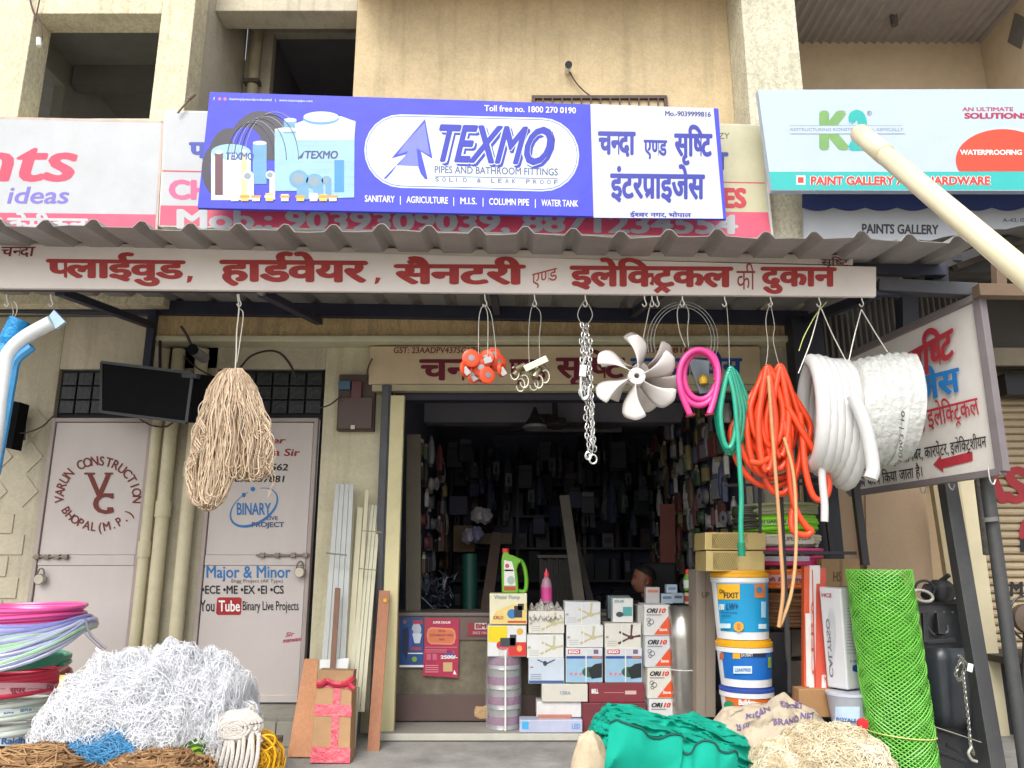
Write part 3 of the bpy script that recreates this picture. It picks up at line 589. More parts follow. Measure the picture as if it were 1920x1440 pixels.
# security camera, wall hook, small window grille, wires on the upper wall
t = thing('bullet_camera', 'small black ended camera on the beige upper wall above the blue sign', 'camera', P(1066, 130, 6.05)); q = P(1066, 122, 5.98)
obj('body', MB().tube([q+Vector((0, .12, .02)), q], .03, 14), WHITE, t); obj('lens', MB().tube([q, q+Vector((0, -.015, -.004))], .032, 14), M('#151518', .3), t)
t = thing('cable', 'thin dark cable sagging from the small camera to the window grille', 'cable', P(1080, 180, 6.05)); obj('cable_run', MB().tube(pxl([(1068,135),(1078,152),(1092,168),(1108,180),(1125,186)], 6.06), .006, 6), M('#4c3b34', .7), t)
t = thing('window_grille', 'brown barred window grille rising just above the blue sign', 'window', P(1120, 230, 6.08)); BR = M('#4a3b34', .6, .2); obj('frame', MB().bar(P(997, 183, 6.07), P(1250, 183, 6.07), .03).bar(P(1248, 183, 6.07), P(1250, 260, 6.07), .03).bar(P(1000, 183, 6.07), P(1000, 260, 6.07), .03), BR, t)
obj('opening', MB().box(Xp(1003, 200, 6.09), Xp(1246, 200, 6.09), 6.085, 6.095, 4.3, Zp(188, 6.09)), M('#c9b48f', .8), t)
for i in range(13): x = 1018+i*18; obj('bar', MB().bar(P(x, 184, 6.06), P(x, 260, 6.06), .012), BR, t)
t = thing('wall_rod', 'rusty metal rod sticking up at the corner of the old sign', 'rod', P(340, 209, 5.5)); obj('rod', MB().tube([P(333, 212, 5.52), P(358, 182, 5.52)], .008, 6).tube([P(354, 186, 5.52), P(365, 176, 5.52)], .016, 8), M('#7a6656', .8), t)
t = thing('cable', 'black cable and white bulb holder in the corner of the upper left opening', 'cable', P(66, 40, 5.66)); obj('cable_run', MB().tube(pxl([(52,-20),(62,20),(72,38),(78,58),(78,75)], 5.66), .008, 6).tube(pxl([(78,-20),(70,20),(66,40)], 5.66), .006, 6), M('#55423c', .7), t); obj('bulb_holder', MB().tube([P(73, 72, 5.64), P(73, 86, 5.64)], .02, 8), WHITE, t)
# ================================================================= UNDER THE CANOPY, LEFT
t = thing('cabinet_box', 'black steel box hung from the canopy beam between the two doors', 'box', P(285, 780, 5.6)); BK = M('#0d0e11', .9, .25, 6, spec=.15)
q = [P(191, 679, 5.75), P(362, 700, 5.25), P(350, 792, 5.25), P(190, 772, 5.75)]; off = Vector((.16, .22, .02))
obj('body', MB().slab(q, [p+off for p in q]), BK, t, bevel=.006)
fr_ = MB()
for i in range(4): fr_.bar(q[i], q[(i+1) % 4], .02)
obj('rim', fr_, M('#202024', .4, .2), t); obj('bracket', MB().bar(P(262, 700, 5.7), P(372, 706, 5.2), .03).bar(P(300, 690, 5.6), P(300, 640, 5.75), .02), M('#2a2a30', .5), t)
t = thing('bullet_camera', 'grey camera with a dark lens under the lintel left of the hanging jute yarn', 'camera', P(370, 660, 5.7)); a, b = P(383, 672, 5.7), P(362, 656, 5.5)
obj('body', MB().tube([a, b], .04, 16), M('#8a8a8c', .4), t); obj('lens', MB().tube([b, b+(b-a)*.08], .042, 16), M('#14161a', .2), t); obj('bracket', MB().tube(pxl([(340,612),(352,632),(360,648),(372,660)], 5.72), .012, 6), M('#3c3838', .5), t)
CB = M('#3b342f', .7, .2)
for lb, pts in (('black cable arching from behind the jute yarn to the glass bricks', [(450,690),(470,668),(500,658),(525,662),(545,685),(556,712)]), ('thin cable dropping from the old cream wall left of the first door', [(20,800),(40,812),(75,802),(100,780)]), ('slack cable strung below the camera left of the jute yarn', [(345,668),(370,690),(400,706),(415,712)]), ('short black cable from the shutter box down to the wooden meter board', [(698,672),(690,690),(688,712)]), ('loose cable under the black box hung from the beam', [(262,786),(285,798),(310,800),(325,792)]), ('thin dark cable looping from the glass bricks to the meter board', [(600,765),(620,758),(640,742)])):
    t = thing('cable', lb, 'cable', P(*pts[0], 5.86)); obj('cable_run', MB().tube(pxl(pts, 5.86), .009 if 'arch' in lb else .006, 6), CB, t)
t = thing('meter_board', 'brown wooden meter board with blue switch gear on the yellow wall', 'meter board', P(670, 808, 5.94)); WD = M('#4c3d38', .6, .15, 5, dirt=.2)
a = P(637, 703, 5.95); b = P(705, 808, 5.95); obj('board', MB().box(a.x, a.x+.29, 5.93, 5.999, b.z, a.z), WD, t, bevel=.004); obj('cover', MB().box(a.x+.01, a.x+.28, 5.90, 5.93, b.z+.01, a.z-.19), M('#54423b', .5, .15, 5), t, bevel=.006)
obj('switch', MB().box(a.x+.005, a.x+.1, 5.89, 5.93, a.z-.13, a.z-.06), M('#3f6076', .4), t, bevel=.004); obj('switch', MB().box(a.x+.11, a.x+.19, 5.895, 5.93, a.z-.2, a.z-.06), M('#5c2f33', .4), t, bevel=.004); obj('latch', MB().box(a.x+.12, a.x+.15, 5.888, 5.9, b.z+.005, b.z+.035), M('#c9c4b4', .4), t)
t = thing('wall_speaker', 'slim dark fitting with pale rim at the left edge of the picture', 'fitting', P(20, 840, 5.85)); q = [P(14, 750, 5.8), P(38, 754, 5.8), P(22, 842, 5.8), P(3, 838, 5.8)]; obj('body', MB().slab(q, [p+Vector((0, .12, 0)) for p in q]), BK, t, bevel=.004); obj('arm', MB().bar(P(30, 800, 5.88), P(46, 806, 5.98), .02).bar(P(46, 780, 5.97), P(44, 825, 5.97), .02), M('#55504c', .5), t)
# plastic tubes hung at the left edge
PL = M('#dadfe0', .3, .08, 6, spec=.6); t = thing('hanging_tube', 'bent white plastic wrapped tube hung from a wire at the left edge', 'tube', P(10, 800, 4.4))
obj('tube', MB().tube(pxl([(-22,900),(-8,820),(0,760),(8,700),(18,662),(48,632),(98,604)], 4.4), [.045]*36+[.045], 14) if 0 else MB().tube(pxl([(-22,900),(-8,820),(0,760),(8,700),(18,662),(48,632),(98,604)], 4.4), .043, 14), PL, t)
q = [P(92, 592, 4.39), P(101, 581, 4.39), P(122, 603, 4.39), P(104, 616, 4.39)]; obj('wrapper_end', MB().slab(q, [p+Vector((0, .02, 0)) for p in q]), M('#a8c6dc', .25, .1), t); obj('blue_stripe', MB().tube(pxl([(-10,890),(6,800),(20,720),(30,676),(60,650)], 4.42), .03, 8), M('#4a9ad0', .3, .2, 20), t)
t = thing('hanging_bag', 'bright blue plastic wrapped tube hung behind the white one', 'bag', P(20, 700, 4.47)); obj('bag', MB().tube(pxl([(-10,720),(0,680),(18,640),(38,600)], 4.47), [.05]*6+[.05+.01*math.sin(i) for i in range(6)]+[.06]*7, 12), M('#1f8fd0', .25, .25, 30, .6, 40), t)
def wire(label, pts, Y, r=.0028, col='#a9a69c', cat='wire'):
    t = thing('hanging_wire', label, cat, P(*pts[0][:2], Y)); obj('wire', MB().tube(pxl(pts, Y), r, 5), M(col, .4, .1, metal=.3), t); return t
wire('thin wire loop holding the plastic tubes at the left edge', [(20,565),(25,585),(22,598),(30,590),(32,575),(26,565)], 4.45)
# ================================================================= GOODS HANGING FROM THE CANOPY
YH = 4.45
def hook(px, py, dx=0): return [(px, py), (px+3, py+8), (px+1, py+14), (px-4, py+10)]
# jute yarn hank
t = thing('jute_hank', 'large hank of tan jute yarn hung from a white string over the second door', 'yarn', P(440, 690, YH)); JT = M('#b49471', .9, .25, 30, .5, 200)
mb = [MB(), MB(), MB()]; cols = [M('#c0aa90', .9, .2, 30), M('#a9937a', .9, .2, 30), M('#cfbca2', .9, .2, 30)]
def width(y):   # outline half widths of the hank (left, right) by photo row
    ys = [688, 720, 780, 840, 900, 930, 962]; L = [412, 396, 378, 362, 354, 356, 375]; R = [462, 474, 494, 508, 506, 480, 432]
    return np.interp(y, ys, L), np.interp(y, ys, R)
for i in range(620):
    u = RN.rand(); leftlobe = u < .48; yb = 962 - 26*abs(RN.randn())*.6 - (0 if leftlobe else 55) - (abs(u-.24)*60 if leftlobe else abs(u-.75)*60)
    if RN.rand() < .35: yb -= RN.rand()*120
    u2 = u + RN.uniform(.03, .14)*(1 if RN.rand() < .5 else -1); u2 = min(max(u2, 0 if leftlobe else .46), .52 if leftlobe else 1)
    pts = []; ph = RN.rand()*6; dep = RN.uniform(-.11, .11); dep2 = dep + RN.uniform(-.04, .04); d0 = RN.uniform(-.03, .03)
    def pt(y, uu, dd, w):
        l, r = width(min(y, 955)); bulge = math.sqrt(max(.05, 1-(2*uu-1)**2)); x = l+(r-l)*uu + w
        return P(x, y, YH - .0 + dd*bulge*(.4+.6*min(1, (y-690)/80)))
    top = 690 + RN.rand()*12
    for k, y in enumerate(np.linspace(top, yb-8, 9)): pts.append(pt(y, .5+(u-.5)*min(1, .62+(y-690)/90), dep, (4.5+RN.randn()*1.5)*math.sin(ph+k*1.1)*(k > 0)))
    pts.append(pt(yb, (u+u2)/2, (dep+dep2)/2, 0))
    for k, y in enumerate(np.linspace(yb-8, top+RN.rand()*(120 if RN.rand() < .3 else 10), 9)): pts.append(pt(y, .5+(u2-.5)*min(1, .62+(y-690)/90), dep2, (4.5+RN.randn()*1.5)*math.sin(ph+k*1.2)))
    mb[i % 3].tube(crom(pts, 2), .0034, 4, cap=False)
for i in range(26):
    x0, y0 = RN.uniform(372, 500), RN.uniform(760, 900); l, r = width(y0); x0 = l+2 if RN.rand() < .5 else r-2; s_ = 1 if x0 > 430 else -1
    mb[i % 3].tube(pxl([(x0-8*s_, y0-25, YH-.08), (x0+RN.uniform(3, 10)*s_, y0-8, YH-.1), (x0+RN.uniform(4, 14)*s_, y0+12, YH-.09), (x0-2*s_, y0+34, YH-.1)], k=4), .003, 4)
for q, m in zip(mb, cols): obj('yarn', q, m, t)['kind'] = 'stuff'
core = MB(); core.grid(lambda u, v: (lambda y, l, r: P((l+r)/2 + (r-l)*.3*math.cos(u*2*math.pi), y, YH+.09*math.sin(u*2*math.pi)*min(1, .3+(y-690)/100)))(698+v*190, *width(698+v*190)), 16, 12); obj('core', core, M('#8d7558', .95), t)
wire('white string holding the jute yarn hank', [(445,552),(448,580),(444,620),(443,660),(441,694)], YH, .004, '#d8d4c8', 'string'); wire('second white string of the jute yarn hank', [(449,578),(456,590),(450,640),(444,680)], YH+.01, .003, '#d0ccc0', 'string')
# orange castor wheels on wires
OG = M('#e2502a', .35, .08); ST_ = M('#9b9a96', .3, .2, 20, metal=.8); CW = None
t = thing('castor_bundle', 'bunch of bright orange castor wheels tied together under the canopy', 'castor wheels', P(905, 712, YH))
for i, (x, y, r, rot) in enumerate(((883,672,17,.2),(912,672,16,-.3),(935,681,17,.5),(872,692,15,.9),(902,690,17,.1),(889,704,15,-.5),(913,704,16,.4),(940,693,14,1.0),(925,665,14,.2))):
    c = P(x, y, YH-.03+.05*(i % 3)); m = mpp(y, YH); R_ = Matrix.Rotation(rot*1.2, 3, 'Z') @ Matrix.Rotation(math.pi/2, 3, 'X'); r = r*m
    w_ = obj('wheel', MB().lathe(c, [(r*.35,-.012),(r*.8,-.014),(r,-.008),(r*1.02,0),(r,.008),(r*.8,.014),(r*.35,.012)], 20, False, R_), OG, t)
    obj('hub', MB().lathe(c, [(0,-.017),(r*.36,-.016),(r*.36,.016),(0,.017)], 12, False, R_), ST_, w_)
    if i % 2: obj('plate', MB().obox(c+Vector((.01, -.03, -.02)), (.05, .004, .035), Matrix.Rotation(rot, 3, 'Y')), ST_, w_, bevel=.002)
for pts in ([(898,672),(897,640),(899,590),(909,572),(921,590),(928,640),(930,672)], [(914,672),(915,620),(914,588),(909,574)]): wire('looped wires carrying the orange castor wheels', pts, YH, .003)['group'] = 'wires of the orange castor wheels'
# brass coloured gate hooks
t = thing('hook_bundle', 'bunch of brass pipe clamps and hooks hung under the canopy', 'hooks', P(1000, 735, YH)); BRS = M('#9c9478', .35, .2, 20, metal=.75); BRD = M('#7d6f58', .4, .25, 20, metal=.6)
for i, (x, y, l, a) in enumerate(((975,690,16,.5),(985,700,14,-.4),(998,688,20,.2),(1005,700,16,1.2),(1018,690,18,-.7),(1010,680,12,.2),(968,700,12,.9))):
    c = P(x, y, YH-.03+.03*(i % 3)); d = Vector((math.cos(a), .3, math.sin(a)))*l*.0016*1.2; obj('sleeve', MB().tube([c-d, c+d], .022, 12), BRS if i % 2 else BRD, t)
c = P(1005, 682, YH-.07); obj('plate', MB().obox(c, (.15, .006, .04), Matrix.Rotation(-.45, 3, 'Y')), M('#c3bfae', .35, .1, metal=.5), t, bevel=.003)
for i, (x, y) in enumerate(((967,700),(978,722),(999,694),(1012,716),(1024,706),(1003,720),(985,715))):
    pts = [P(x+8*math.cos(a)-2, y+12*math.sin(a), YH-.04+.02*(i % 3)) for a in np.linspace(-2.2, 3.0, 14)]; obj('hook', MB().tube(pts, .005, 6), M('#bfbaa8', .3, .15, metal=.7), t)
for pts in ([(1002,562),(994,590),(991,640),(993,690)], [(1002,572),(1014,590),(1011,640),(1014,690)]): wire('thin wires carrying the brass clamps', pts, YH, .0025)['group'] = 'wires of the brass clamps'
# chain hank
t = thing('chain_hank', 'long bundle of shiny steel chain hanging down to the dark shop opening', 'chain', P(1108, 868, YH)); CH = M('#c9c9c6', .25, .12, 30, metal=.75)
lk = MB()
def link(mb, c, ax, L, W, r, n=10):
    pts = [c + ax[0]*(W*math.cos(a)) + ax[1]*(L*math.sin(a)) for a in np.linspace(0, 2*math.pi, n, endpoint=False)]; mb.tube(pts, r, 5, closed=True)
for s_, (x0, x1, y0, y1, dd) in enumerate(((1092,1103,610,860,0),(1101,1110,612,858,.015),(1097,1116,618,850,.03),(1090,1096,640,745,-.02),(1106,1112,640,845,-.02))):
    n = int((y1-y0)/8.5)
    for i in range(n):
        f = i/n; c = P(x0+(x1-x0)*f+RN.randn()*.8, y0+(y1-y0)*f, YH+dd-.01); a = (i % 2)*1.4 + RN.rand()*.4
        link(lk, c, (Vector((math.cos(a), math.sin(a), 0)), Vector((.1*RN.randn(), .1, 1)).normalized()), .020, .010, .0035)
obj('link', lk, CH, t)['kind'] = 'stuff'
for x, y, r in ((1103,855,5.5),(1112,861,7),(1095,735,9)): obj('ring', MB().tube([P(x+r*math.cos(a), y+r*1.2*math.sin(a), YH-.03) for a in np.linspace(0, 2*math.pi, 18, endpoint=False)], .005, 6, closed=True), CH, t)
obj('snap_hook', MB().tube(pxl([(1099,668),(1094,680),(1090,698),(1089,730),(1093,748),(1102,744),(1104,725)], YH-.04), .008, 8), CH, t); obj('tag', MB().obox(P(1093, 695, YH-.05), (.04, .006, .07), Matrix.Rotation(.1, 3, 'Y')), M('#c8ccd0', .2, .1), t)
wire('wire loop twisted above the steel chain', [(1097,562),(1086,580),(1084,595),(1096,612),(1110,595),(1108,580),(1097,562)], YH, .003)
# fan blade, white plastic: six swept blades, a second one behind
def fan(label, cx, cy, Y, R, a0, n=6, mat=None, both=1.0):
    t = thing('fan_impeller', label, 'fan blade', P(cx, cy, Y)); m = mpp(cy, Y); c = P(cx, cy, Y); Rm = R*m
    hubm = Matrix.Rotation(math.pi/2, 3, 'X')
    obj('hub', MB().lathe(c, [(.016,-.04),(.016,.045),(.03,.05),(.05,.045),(.052,-.02),(.035,-.035),(.016,-.04)], 24, False, hubm), mat, t)
    for k in range(n):
        a = a0 + k*2*math.pi/n; mb = MB()
        def fn(u, v):
            r = Rm*(.13 + .87*u); wd = (.24 + .36*math.sin(min(u, .85)*1.75))*.95; wd = wd if u < .9 else wd*(1-(u-.9)*1.2)
            ang = a + (v-.5)*wd*(1.0 if u > .1 else .8)*both + -.22*u*u*-1
            rr = r*(1+.03*math.sin(v*3)*u - .05*abs(v-.5)*2*u)
            return c + Vector((math.cos(ang)*rr, .05*(v-.5)*2*-1*(1-.4*u) - .015*math.sin(v*math.pi), math.sin(ang)*rr))
        mb.grid(fn, 10, 6); obj('blade', mb, mat, t, solid=.004)
FW = M('#cfcac6', .4, .06, 3, spec=.5); fan('six bladed off white plastic fan impeller hanging in front of the shutter box', 1192, 708, YH-.05, 80, .25, 6, FW); fan('second off white fan impeller mostly hidden behind the six bladed one', 1199, 698, YH+.12, 76, .47, 6, M('#b5ada6', .4, .06))
wire('wire that carries the white fan impellers', [(1222,560),(1215,590),(1205,640),(1196,690)], YH, .003)
# loops of grey wire hung behind
for i in range(3):
    wire('grey wire coil hung behind the pink hose', [(1280+ (54+i*6)*math.cos(a), 640 - (64+i*5)*math.sin(a)) for a in np.linspace(-.4, math.pi+.3, 16)], YH+.03+i*.01, .002, '#8c8c8a')['group'] = 'loops of the grey wire coil'
def coil(name, label, cat, segs, r, mat, n=10, part='hose'):
    t = thing(name, label, cat, P(segs[0][0][0], max(q[1] for s in segs for q in s), segs[0][0][2] if len(segs[0][0]) > 2 else YH))
    mb = MB()
    for s in segs: mb.tube(pxl(s, YH, 6), r, n)
    obj(part, mb, mat, t); return t
def loop(cx, cy, rx, ry, a0, a1, d0, d1, n=22, sk=0, pinch=0):
    out = []
    for i in range(n):
        f = i/(n-1); a = a0+(a1-a0)*f; s = math.sin(a); k = 1 - pinch*max(0, s)
        out.append((cx + rx*k*math.cos(a) + sk*(-s), cy - ry*s, YH + d0+(d1-d0)*f))
    return out
PK = M('#dd3f8c', .35, .12, 4, spec=.6); pi = math.pi
t = coil('coiled_hose', 'bright pink hose coiled twice and hung beside the fan blade', 'hose', [loop(1311, 703, 38, 50, -2.35, 1.9*pi+.3, 0, .03, 40) [0:0] or [(1294,778,YH-.02),(1280,745,YH-.02)] + loop(1310, 708, 37, 52, pi+.35, -pi-.5, -.02, .02, 34) + [(1325,745,YH+.04)][0:0], loop(1313, 705, 31, 44, -.2, 2*pi-.4, .03, .03, 30), [(1330,776,YH-.03),(1340,745,YH-.02),(1347,705,YH-.01),(1340,672,YH),(1322,656,YH)]], .0185, PK)
t2 = MB()
for (x, y) in ((1294,779),(1330,777)): t2.tube([P(x, y-2, YH-.021), P(x+1, y+2, YH-.021)], .029, 12)
obj('end', t2, M('#7d1f36', .6), t)
for pts in ([(1279,560),(1270,585),(1274,620),(1285,650)], [(1279,560),(1291,585),(1289,620),(1291,650)]): wire('wire loop carrying the pink hose', pts, YH, .003)['group'] = 'wire loop of the pink hose'
# funnel / polythene packet inside the pink hose
t = thing('plastic_packet', 'clear packet with yellow fitting hanging behind the pink hose', 'packet', P(1318, 735, YH+.15)); q = [P(1290, 672, YH+.15), P(1330, 676, YH+.15), P(1328, 736, YH+.15), P(1312, 738, YH+.15)]; obj('packet', MB().slab(q, [p+Vector((0, .02, 0)) for p in q]), M('#7e8c92', .2, .1, alpha=.65), t); obj('fitting', MB().lathe(P(1319, 720, YH+.13), [(0,0),(.025,0),(.03,.03),(.02,.05),(0,.06)], 12), M('#d4ad2c', .4), t)
GN = M('#0f9678', .25, .16, 4, spec=.8); segs = []
for i in range(5): segs.append([(x+ (0 if y < 750 else 0), y, Y) for x, y, Y in loop(1366+i*2.2, 770, 15+i*4.2, 70+ (i % 3)*5, -pi/2, 1.5*pi, -.05+i*.025, -.05+i*.025, 26, 0, .55)])
segs.append([(1367,704,YH-.05),(1376,740,YH-.06),(1382,800,YH-.06),(1386,860,YH-.06),(1390,930,YH-.06),(1389,985,YH-.06),(1391,1035,YH-.06)])
coil('coiled_hose', 'green glossy hose hung in a narrow coil with a long straight tail', 'hose', segs, .0145, GN)
wire('wire carrying the green hose', [(1362,566),(1366,620),(1368,700)], YH, .0022)
OR_ = M('#dd451c', .38, .16, 4, spec=.6); segs = []
rs = np.random.RandomState(5)
for i in range(11):
    cx = 1455+rs.uniform(-8, 8); rx = 16+i*3.2; ry = 98+rs.uniform(-22, 26) - abs(i-7)*3; cy = 693+ry; cy += rs.uniform(-7, 9)
    segs.append(loop(cx-rs.uniform(0, 8)+(5 if i % 2 else -5), cy, (min(rx, 56) if i not in (8, 10) else 72)+rs.uniform(-4, 4), ry, -pi/2+rs.uniform(-.3, .3), 1.5*pi, -.07+i*.012, -.07+i*.012+.01, 26, 0, .62))
segs.append([(1475,760,YH-.06),(1505,810,YH-.07),(1535,860,YH-.07),(1554,905,YH-.07),(1545,935,YH-.07),(1525,930,YH-.06),(1510,880,YH-.06),(1505,820,YH-.05),(1500,775,YH-.05)])
segs.append([(1478,800,YH-.05),(1480,880,YH-.06),(1490,950,YH-.07),(1510,985,YH-.07),(1521,995,YH-.07),(1512,1003,YH-.07),(1490,998,YH-.07),(1484,975,YH-.06),(1490,930,YH-.05),(1482,860,YH-.05),(1470,790,YH-.05)])
segs.append([(1405,865,YH-.07),(1425,868,YH-.07),(1450,855,YH-.05)])
coil('coiled_hose', 'big tangle of orange hose hung beside the green hose', 'hose', segs, .0185, OR_)
wire('crossed wires carrying the orange hose', [(1444,566),(1436,600),(1440,650),(1434,700)], YH, .0026)['group'] = 'wires of the orange hose'; wire('crossed wires carrying the orange hose', [(1444,566),(1452,610),(1450,640),(1462,690)], YH+.01, .0026)['group'] = 'wires of the orange hose'
coil('bamboo_tube', 'thin tan tube hanging straight down in front of the orange hose', 'tube', [[(1441,705,YH-.13),(1446,780,YH-.13),(1452,860,YH-.13),(1459,950,YH-.13),(1464,1030,YH-.13),(1468,1110,YH-.13),(1460,1176,YH-.13)]], .0105, M('#b98a5e', .4, .1), part='tube')
coil('bamboo_tube', 'thin tan tube curving behind the straight one below the orange hose', 'tube', [[(1470,820,YH-.1),(1486,880,YH-.1),(1492,950,YH-.1),(1492,1040,YH-.1),(1484,1110,YH-.1),(1468,1160,YH-.11),(1461,1175,YH-.12)]], .0095, M('#c39a6a', .4, .1), part='tube')
# white hose coil (spiral seen from the side) and wrapped roll
WH = M('#c6c6c4', .3, .04, 4, spec=.5); segs = []
t = thing('coiled_hose', 'thick white hose coiled in loose loops right of the orange hose', 'hose', P(1560, 890, YH)); mb = MB(); pts = []
for i in range(6*24):
    f = i/(6*24-1); a = -f*6*2*pi + pi/2; cx = 1520+ f*70; ry = 99+f*15 + 3*math.sin(f*9); rx = 22+f*12; cy = 690+82 + f*18 + (ry-100)*.5; pts.append(P(cx+rx*math.cos(a), cy-ry*math.sin(a)*.96, YH - .22*math.cos(a+.1) + f*.05))
mb.tube(pts, .043, 14); mb.tube(pxl([(1600,742,YH-.28),(1620,790,YH-.3),(1632,840,YH-.3),(1637,880,YH-.3),(1632,898,YH-.3)], YH), .036, 14); mb.tube(pxl([(1540,840,YH-.1),(1542,900,YH-.1),(1546,945,YH-.1),(1546,978,YH-.1)], YH), .021, 12)
obj('hose', mb, WH, t)
t = thing('wrapped_roll', 'fat roll of white hose wrapped in clear film beside the slanted sign', 'roll', P(1665, 870, YH)); mb = MB()
def rollf(u, v):
    a = v*2*pi; x = 1592 + u*116; r = 107 - 6*(2*u-1)**2 - (14 if u in (0, 1) else 0) + 2.2*math.cos(u*2*pi*7) + 1.5*math.sin(a*13+u*9); return P(x-30*math.cos(a)+6*math.sin(a), 770+ (u-.5)*-28*0 + u*-16 + 8 - r*math.sin(a)*.98, YH + .25*math.cos(a) + .0)
WR = M('#bcbeb9', .3, .06, 9, .9, 25, spec=.7); mb.grid(rollf, 42, 60); obj('film_wrap', mb, WR, t)
for u in (0, 1):
    mb = MB(); mb.v = [tuple(rollf(u, i/40)) for i in range(40)]; mb.f = [tuple(range(40))]; obj('end', mb, M('#c3c2ba', .4, .1), t, smooth=False)
mb = MB(); mb.grid(lambda u, v: (lambda p, c: c + (p-c)*1.015)(rollf(.62+.09*u, .5+v*.46+.0), P(1650, 775, YH)), 2, 30); obj('print_band', mb, M('#c9ccc8', .3, .1, 30), t)
S = lambda px, py, lift=0: P(px, py, YH-.265-lift)
T(S, '10063 | 10', [(1684, 865), (1690, 770), (1697, 772), (1691, 867)], M('#3a3a3a', .6), t, .01)
for pts, lb in (([(1538,574),(1520,640),(1497,700)], 'left wire of the coiled white hose'), ([(1538,574),(1560,625),(1588,680)], 'right wire of the coiled white hose'), ([(1615,580),(1602,630),(1590,684)], 'left cord of the film wrapped roll'), ([(1615,580),(1640,622),(1664,660)], 'right cord of the film wrapped roll'), ([(1550,566),(1530,590),(1508,630),(1498,658)], 'green and yellow string tied above the coiled white hose')): wire(lb, pts, YH, .0036, '#d6d2c4' if 'green' not in lb else '#a5ad5c', 'string')
# spare hooks along the beam
for i, px in enumerate((12, 95, 448, 909, 1002, 1097, 1208, 1222, 1232, 1279, 1358, 1444, 1535, 1615)):
    t = thing('s_hook', 'small bent wire hook under the red lettered board', 'hook', P(px, 570, YH), 'small wire hooks along the canopy edge'); obj('hook', MB().tube(pxl([(px,552),(px+1,562),(px+4,570),(px,575),(px-4,570)], YH-.01), .004, 6), M('#c4c2ba', .35, metal=.4), t)
# ================================================================= STRIPS AND BOARDS LEANING BESIDE THE DOORS
def strip(name, label, cat, bl, br, tr, tl, Yb, Yt, th, mat, lines=0, part='board', group=None):
    q = [P(*bl, Yb), P(*br, Yb), P(*tr, Yt), P(*tl, Yt)]; t = thing(name, label, cat, (q[0]+q[1])/2, group)
    obj(part, MB().slab(q, [p+Vector((0, th, 0)) for p in q]), mat, t, bevel=.002)
    return t, q
AL = M('#b8bcb9', .4, .1, 12, stretch=(1, 1, .1), dirt=.2); PVC = M('#c8c2a4', .45, .1, 10, stretch=(1, 1, .1), dirt=.25); WOOD = M('#a06a4a', .55, .15, 14, .2, 60, stretch=(6, 6, .5))
for i in range(4): strip('trim_strip', ['leftmost silvery trim strip leaning in the bundle by the door', 'second silvery trim strip from the left by the door', 'third silvery trim strip from the left by the door', 'silvery trim strip next to the tan ones by the door'][i], 'trim strip', (596+i*12, 1330), (607+i*12, 1330), (637+i*8.8, 908), (629+i*8.8, 906), 5.6, 5.9, .012, AL, group='silvery trim strips leaning by the second door')
t = thing('binding_tie', 'grey tie around the silvery trim strips', 'tie', P(628, 1040, 5.68)); obj('tie', MB().bar(P(612, 1037, 5.68), P(650, 1041, 5.68), .012), M('#777d74', .5), t)
for i in range(3): strip('trim_strip', ['cream plastic trim strip right of the silvery bundle', 'cream plastic trim strip with a red mark in the middle of the wall bundle', 'tall narrow cream trim strip standing behind the others'][i], 'trim strip', (634+i*10, 1330), (644+i*10, 1330), ((665, 681, 692)[i], (948, 952, 920)[i]), ((655, 670, 685)[i], (947, 950, 918)[i]), 5.62, 5.92-i*.005, .012, PVC, group='cream trim strips leaning against the yellow wall')
for i in range(4): strip('trim_strip', ['pale strip at the left of the thick cream bundle', 'pale strip second in the thick cream bundle', 'pale strip third in the thick cream bundle', 'pale strip at the right of the thick cream bundle'][i], 'trim strip', (648+i*9, 1335), (656+i*9, 1335), (695+i*6.5, 946+i), (689+i*6.5, 945+i), 5.6, 5.93, .014, M('#c9c6ac', .45, .1, 10, stretch=(1, 1, .1), dirt=.2), group='pale strips in the thick cream bundle by the opening')
for y in (995, 1066): t = thing('binding_tie', 'thin tie around the thick cream bundle at %s height' % ('upper' if y == 995 else 'middle'), 'tie', P(690, y, 5.7)); obj('tie', MB().bar(P(679 if y == 995 else 672, y, 5.74), P(716 if y == 995 else 706, y+3, 5.74), .008), M('#8c8468', .5), t)
strip('wood_strip', 'narrow dark brown wood strip between the trim bundles', 'wood strip', (612, 1350), (622, 1350), (638, 1103), (628, 1102), 5.5, 5.66, .012, M('#7d5a45', .6, .15, 14, stretch=(6, 6, .5)))
strip('wood_plank', 'tall reddish wood strip with a yellow sticker leaning at the shop opening', 'wood strip', (688, 1409), (711, 1409), (731, 1108), (711, 1107), 5.45, 5.75, .012, WOOD)
S = plane(P(700, 1300, 5.45+.1), Vector((0, -1, .1))); t = bpy.data.objects['wood_plank']; mb = MB(); c = P(722, 1126, 5.72); mb.lathe(c, [(0, 0), (.014, 0), (.014, .003), (0, .003)], 16, False, Matrix.Rotation(math.pi/2, 3, 'X')); obj('sticker', mb, M('#e0b020', .5), t)
strip('plywood_board', 'wide light brown plywood board leaning left of the red taped carton', 'board', (538, 1419), (586, 1420), (597, 1237), (571, 1235), 5.25, 5.6, .012, M('#b98157', .6, .15, 10, .15, 60, stretch=(6, 6, .6)))
strip('foam_board', 'white panel standing behind the red taped carton', 'panel', (596, 1330), (640, 1330), (655, 1234), (600, 1237), 5.5, 5.6, .01, M('#d3d5d2', .5, .05))
strip('foam_board', 'narrow pale panel at the right side of the red taped carton', 'panel', (652, 1415), (664, 1405), (672, 1290), (664, 1290), 5.35, 5.45, .05, M('#b9b8a5', .5, .1, dirt=.3))
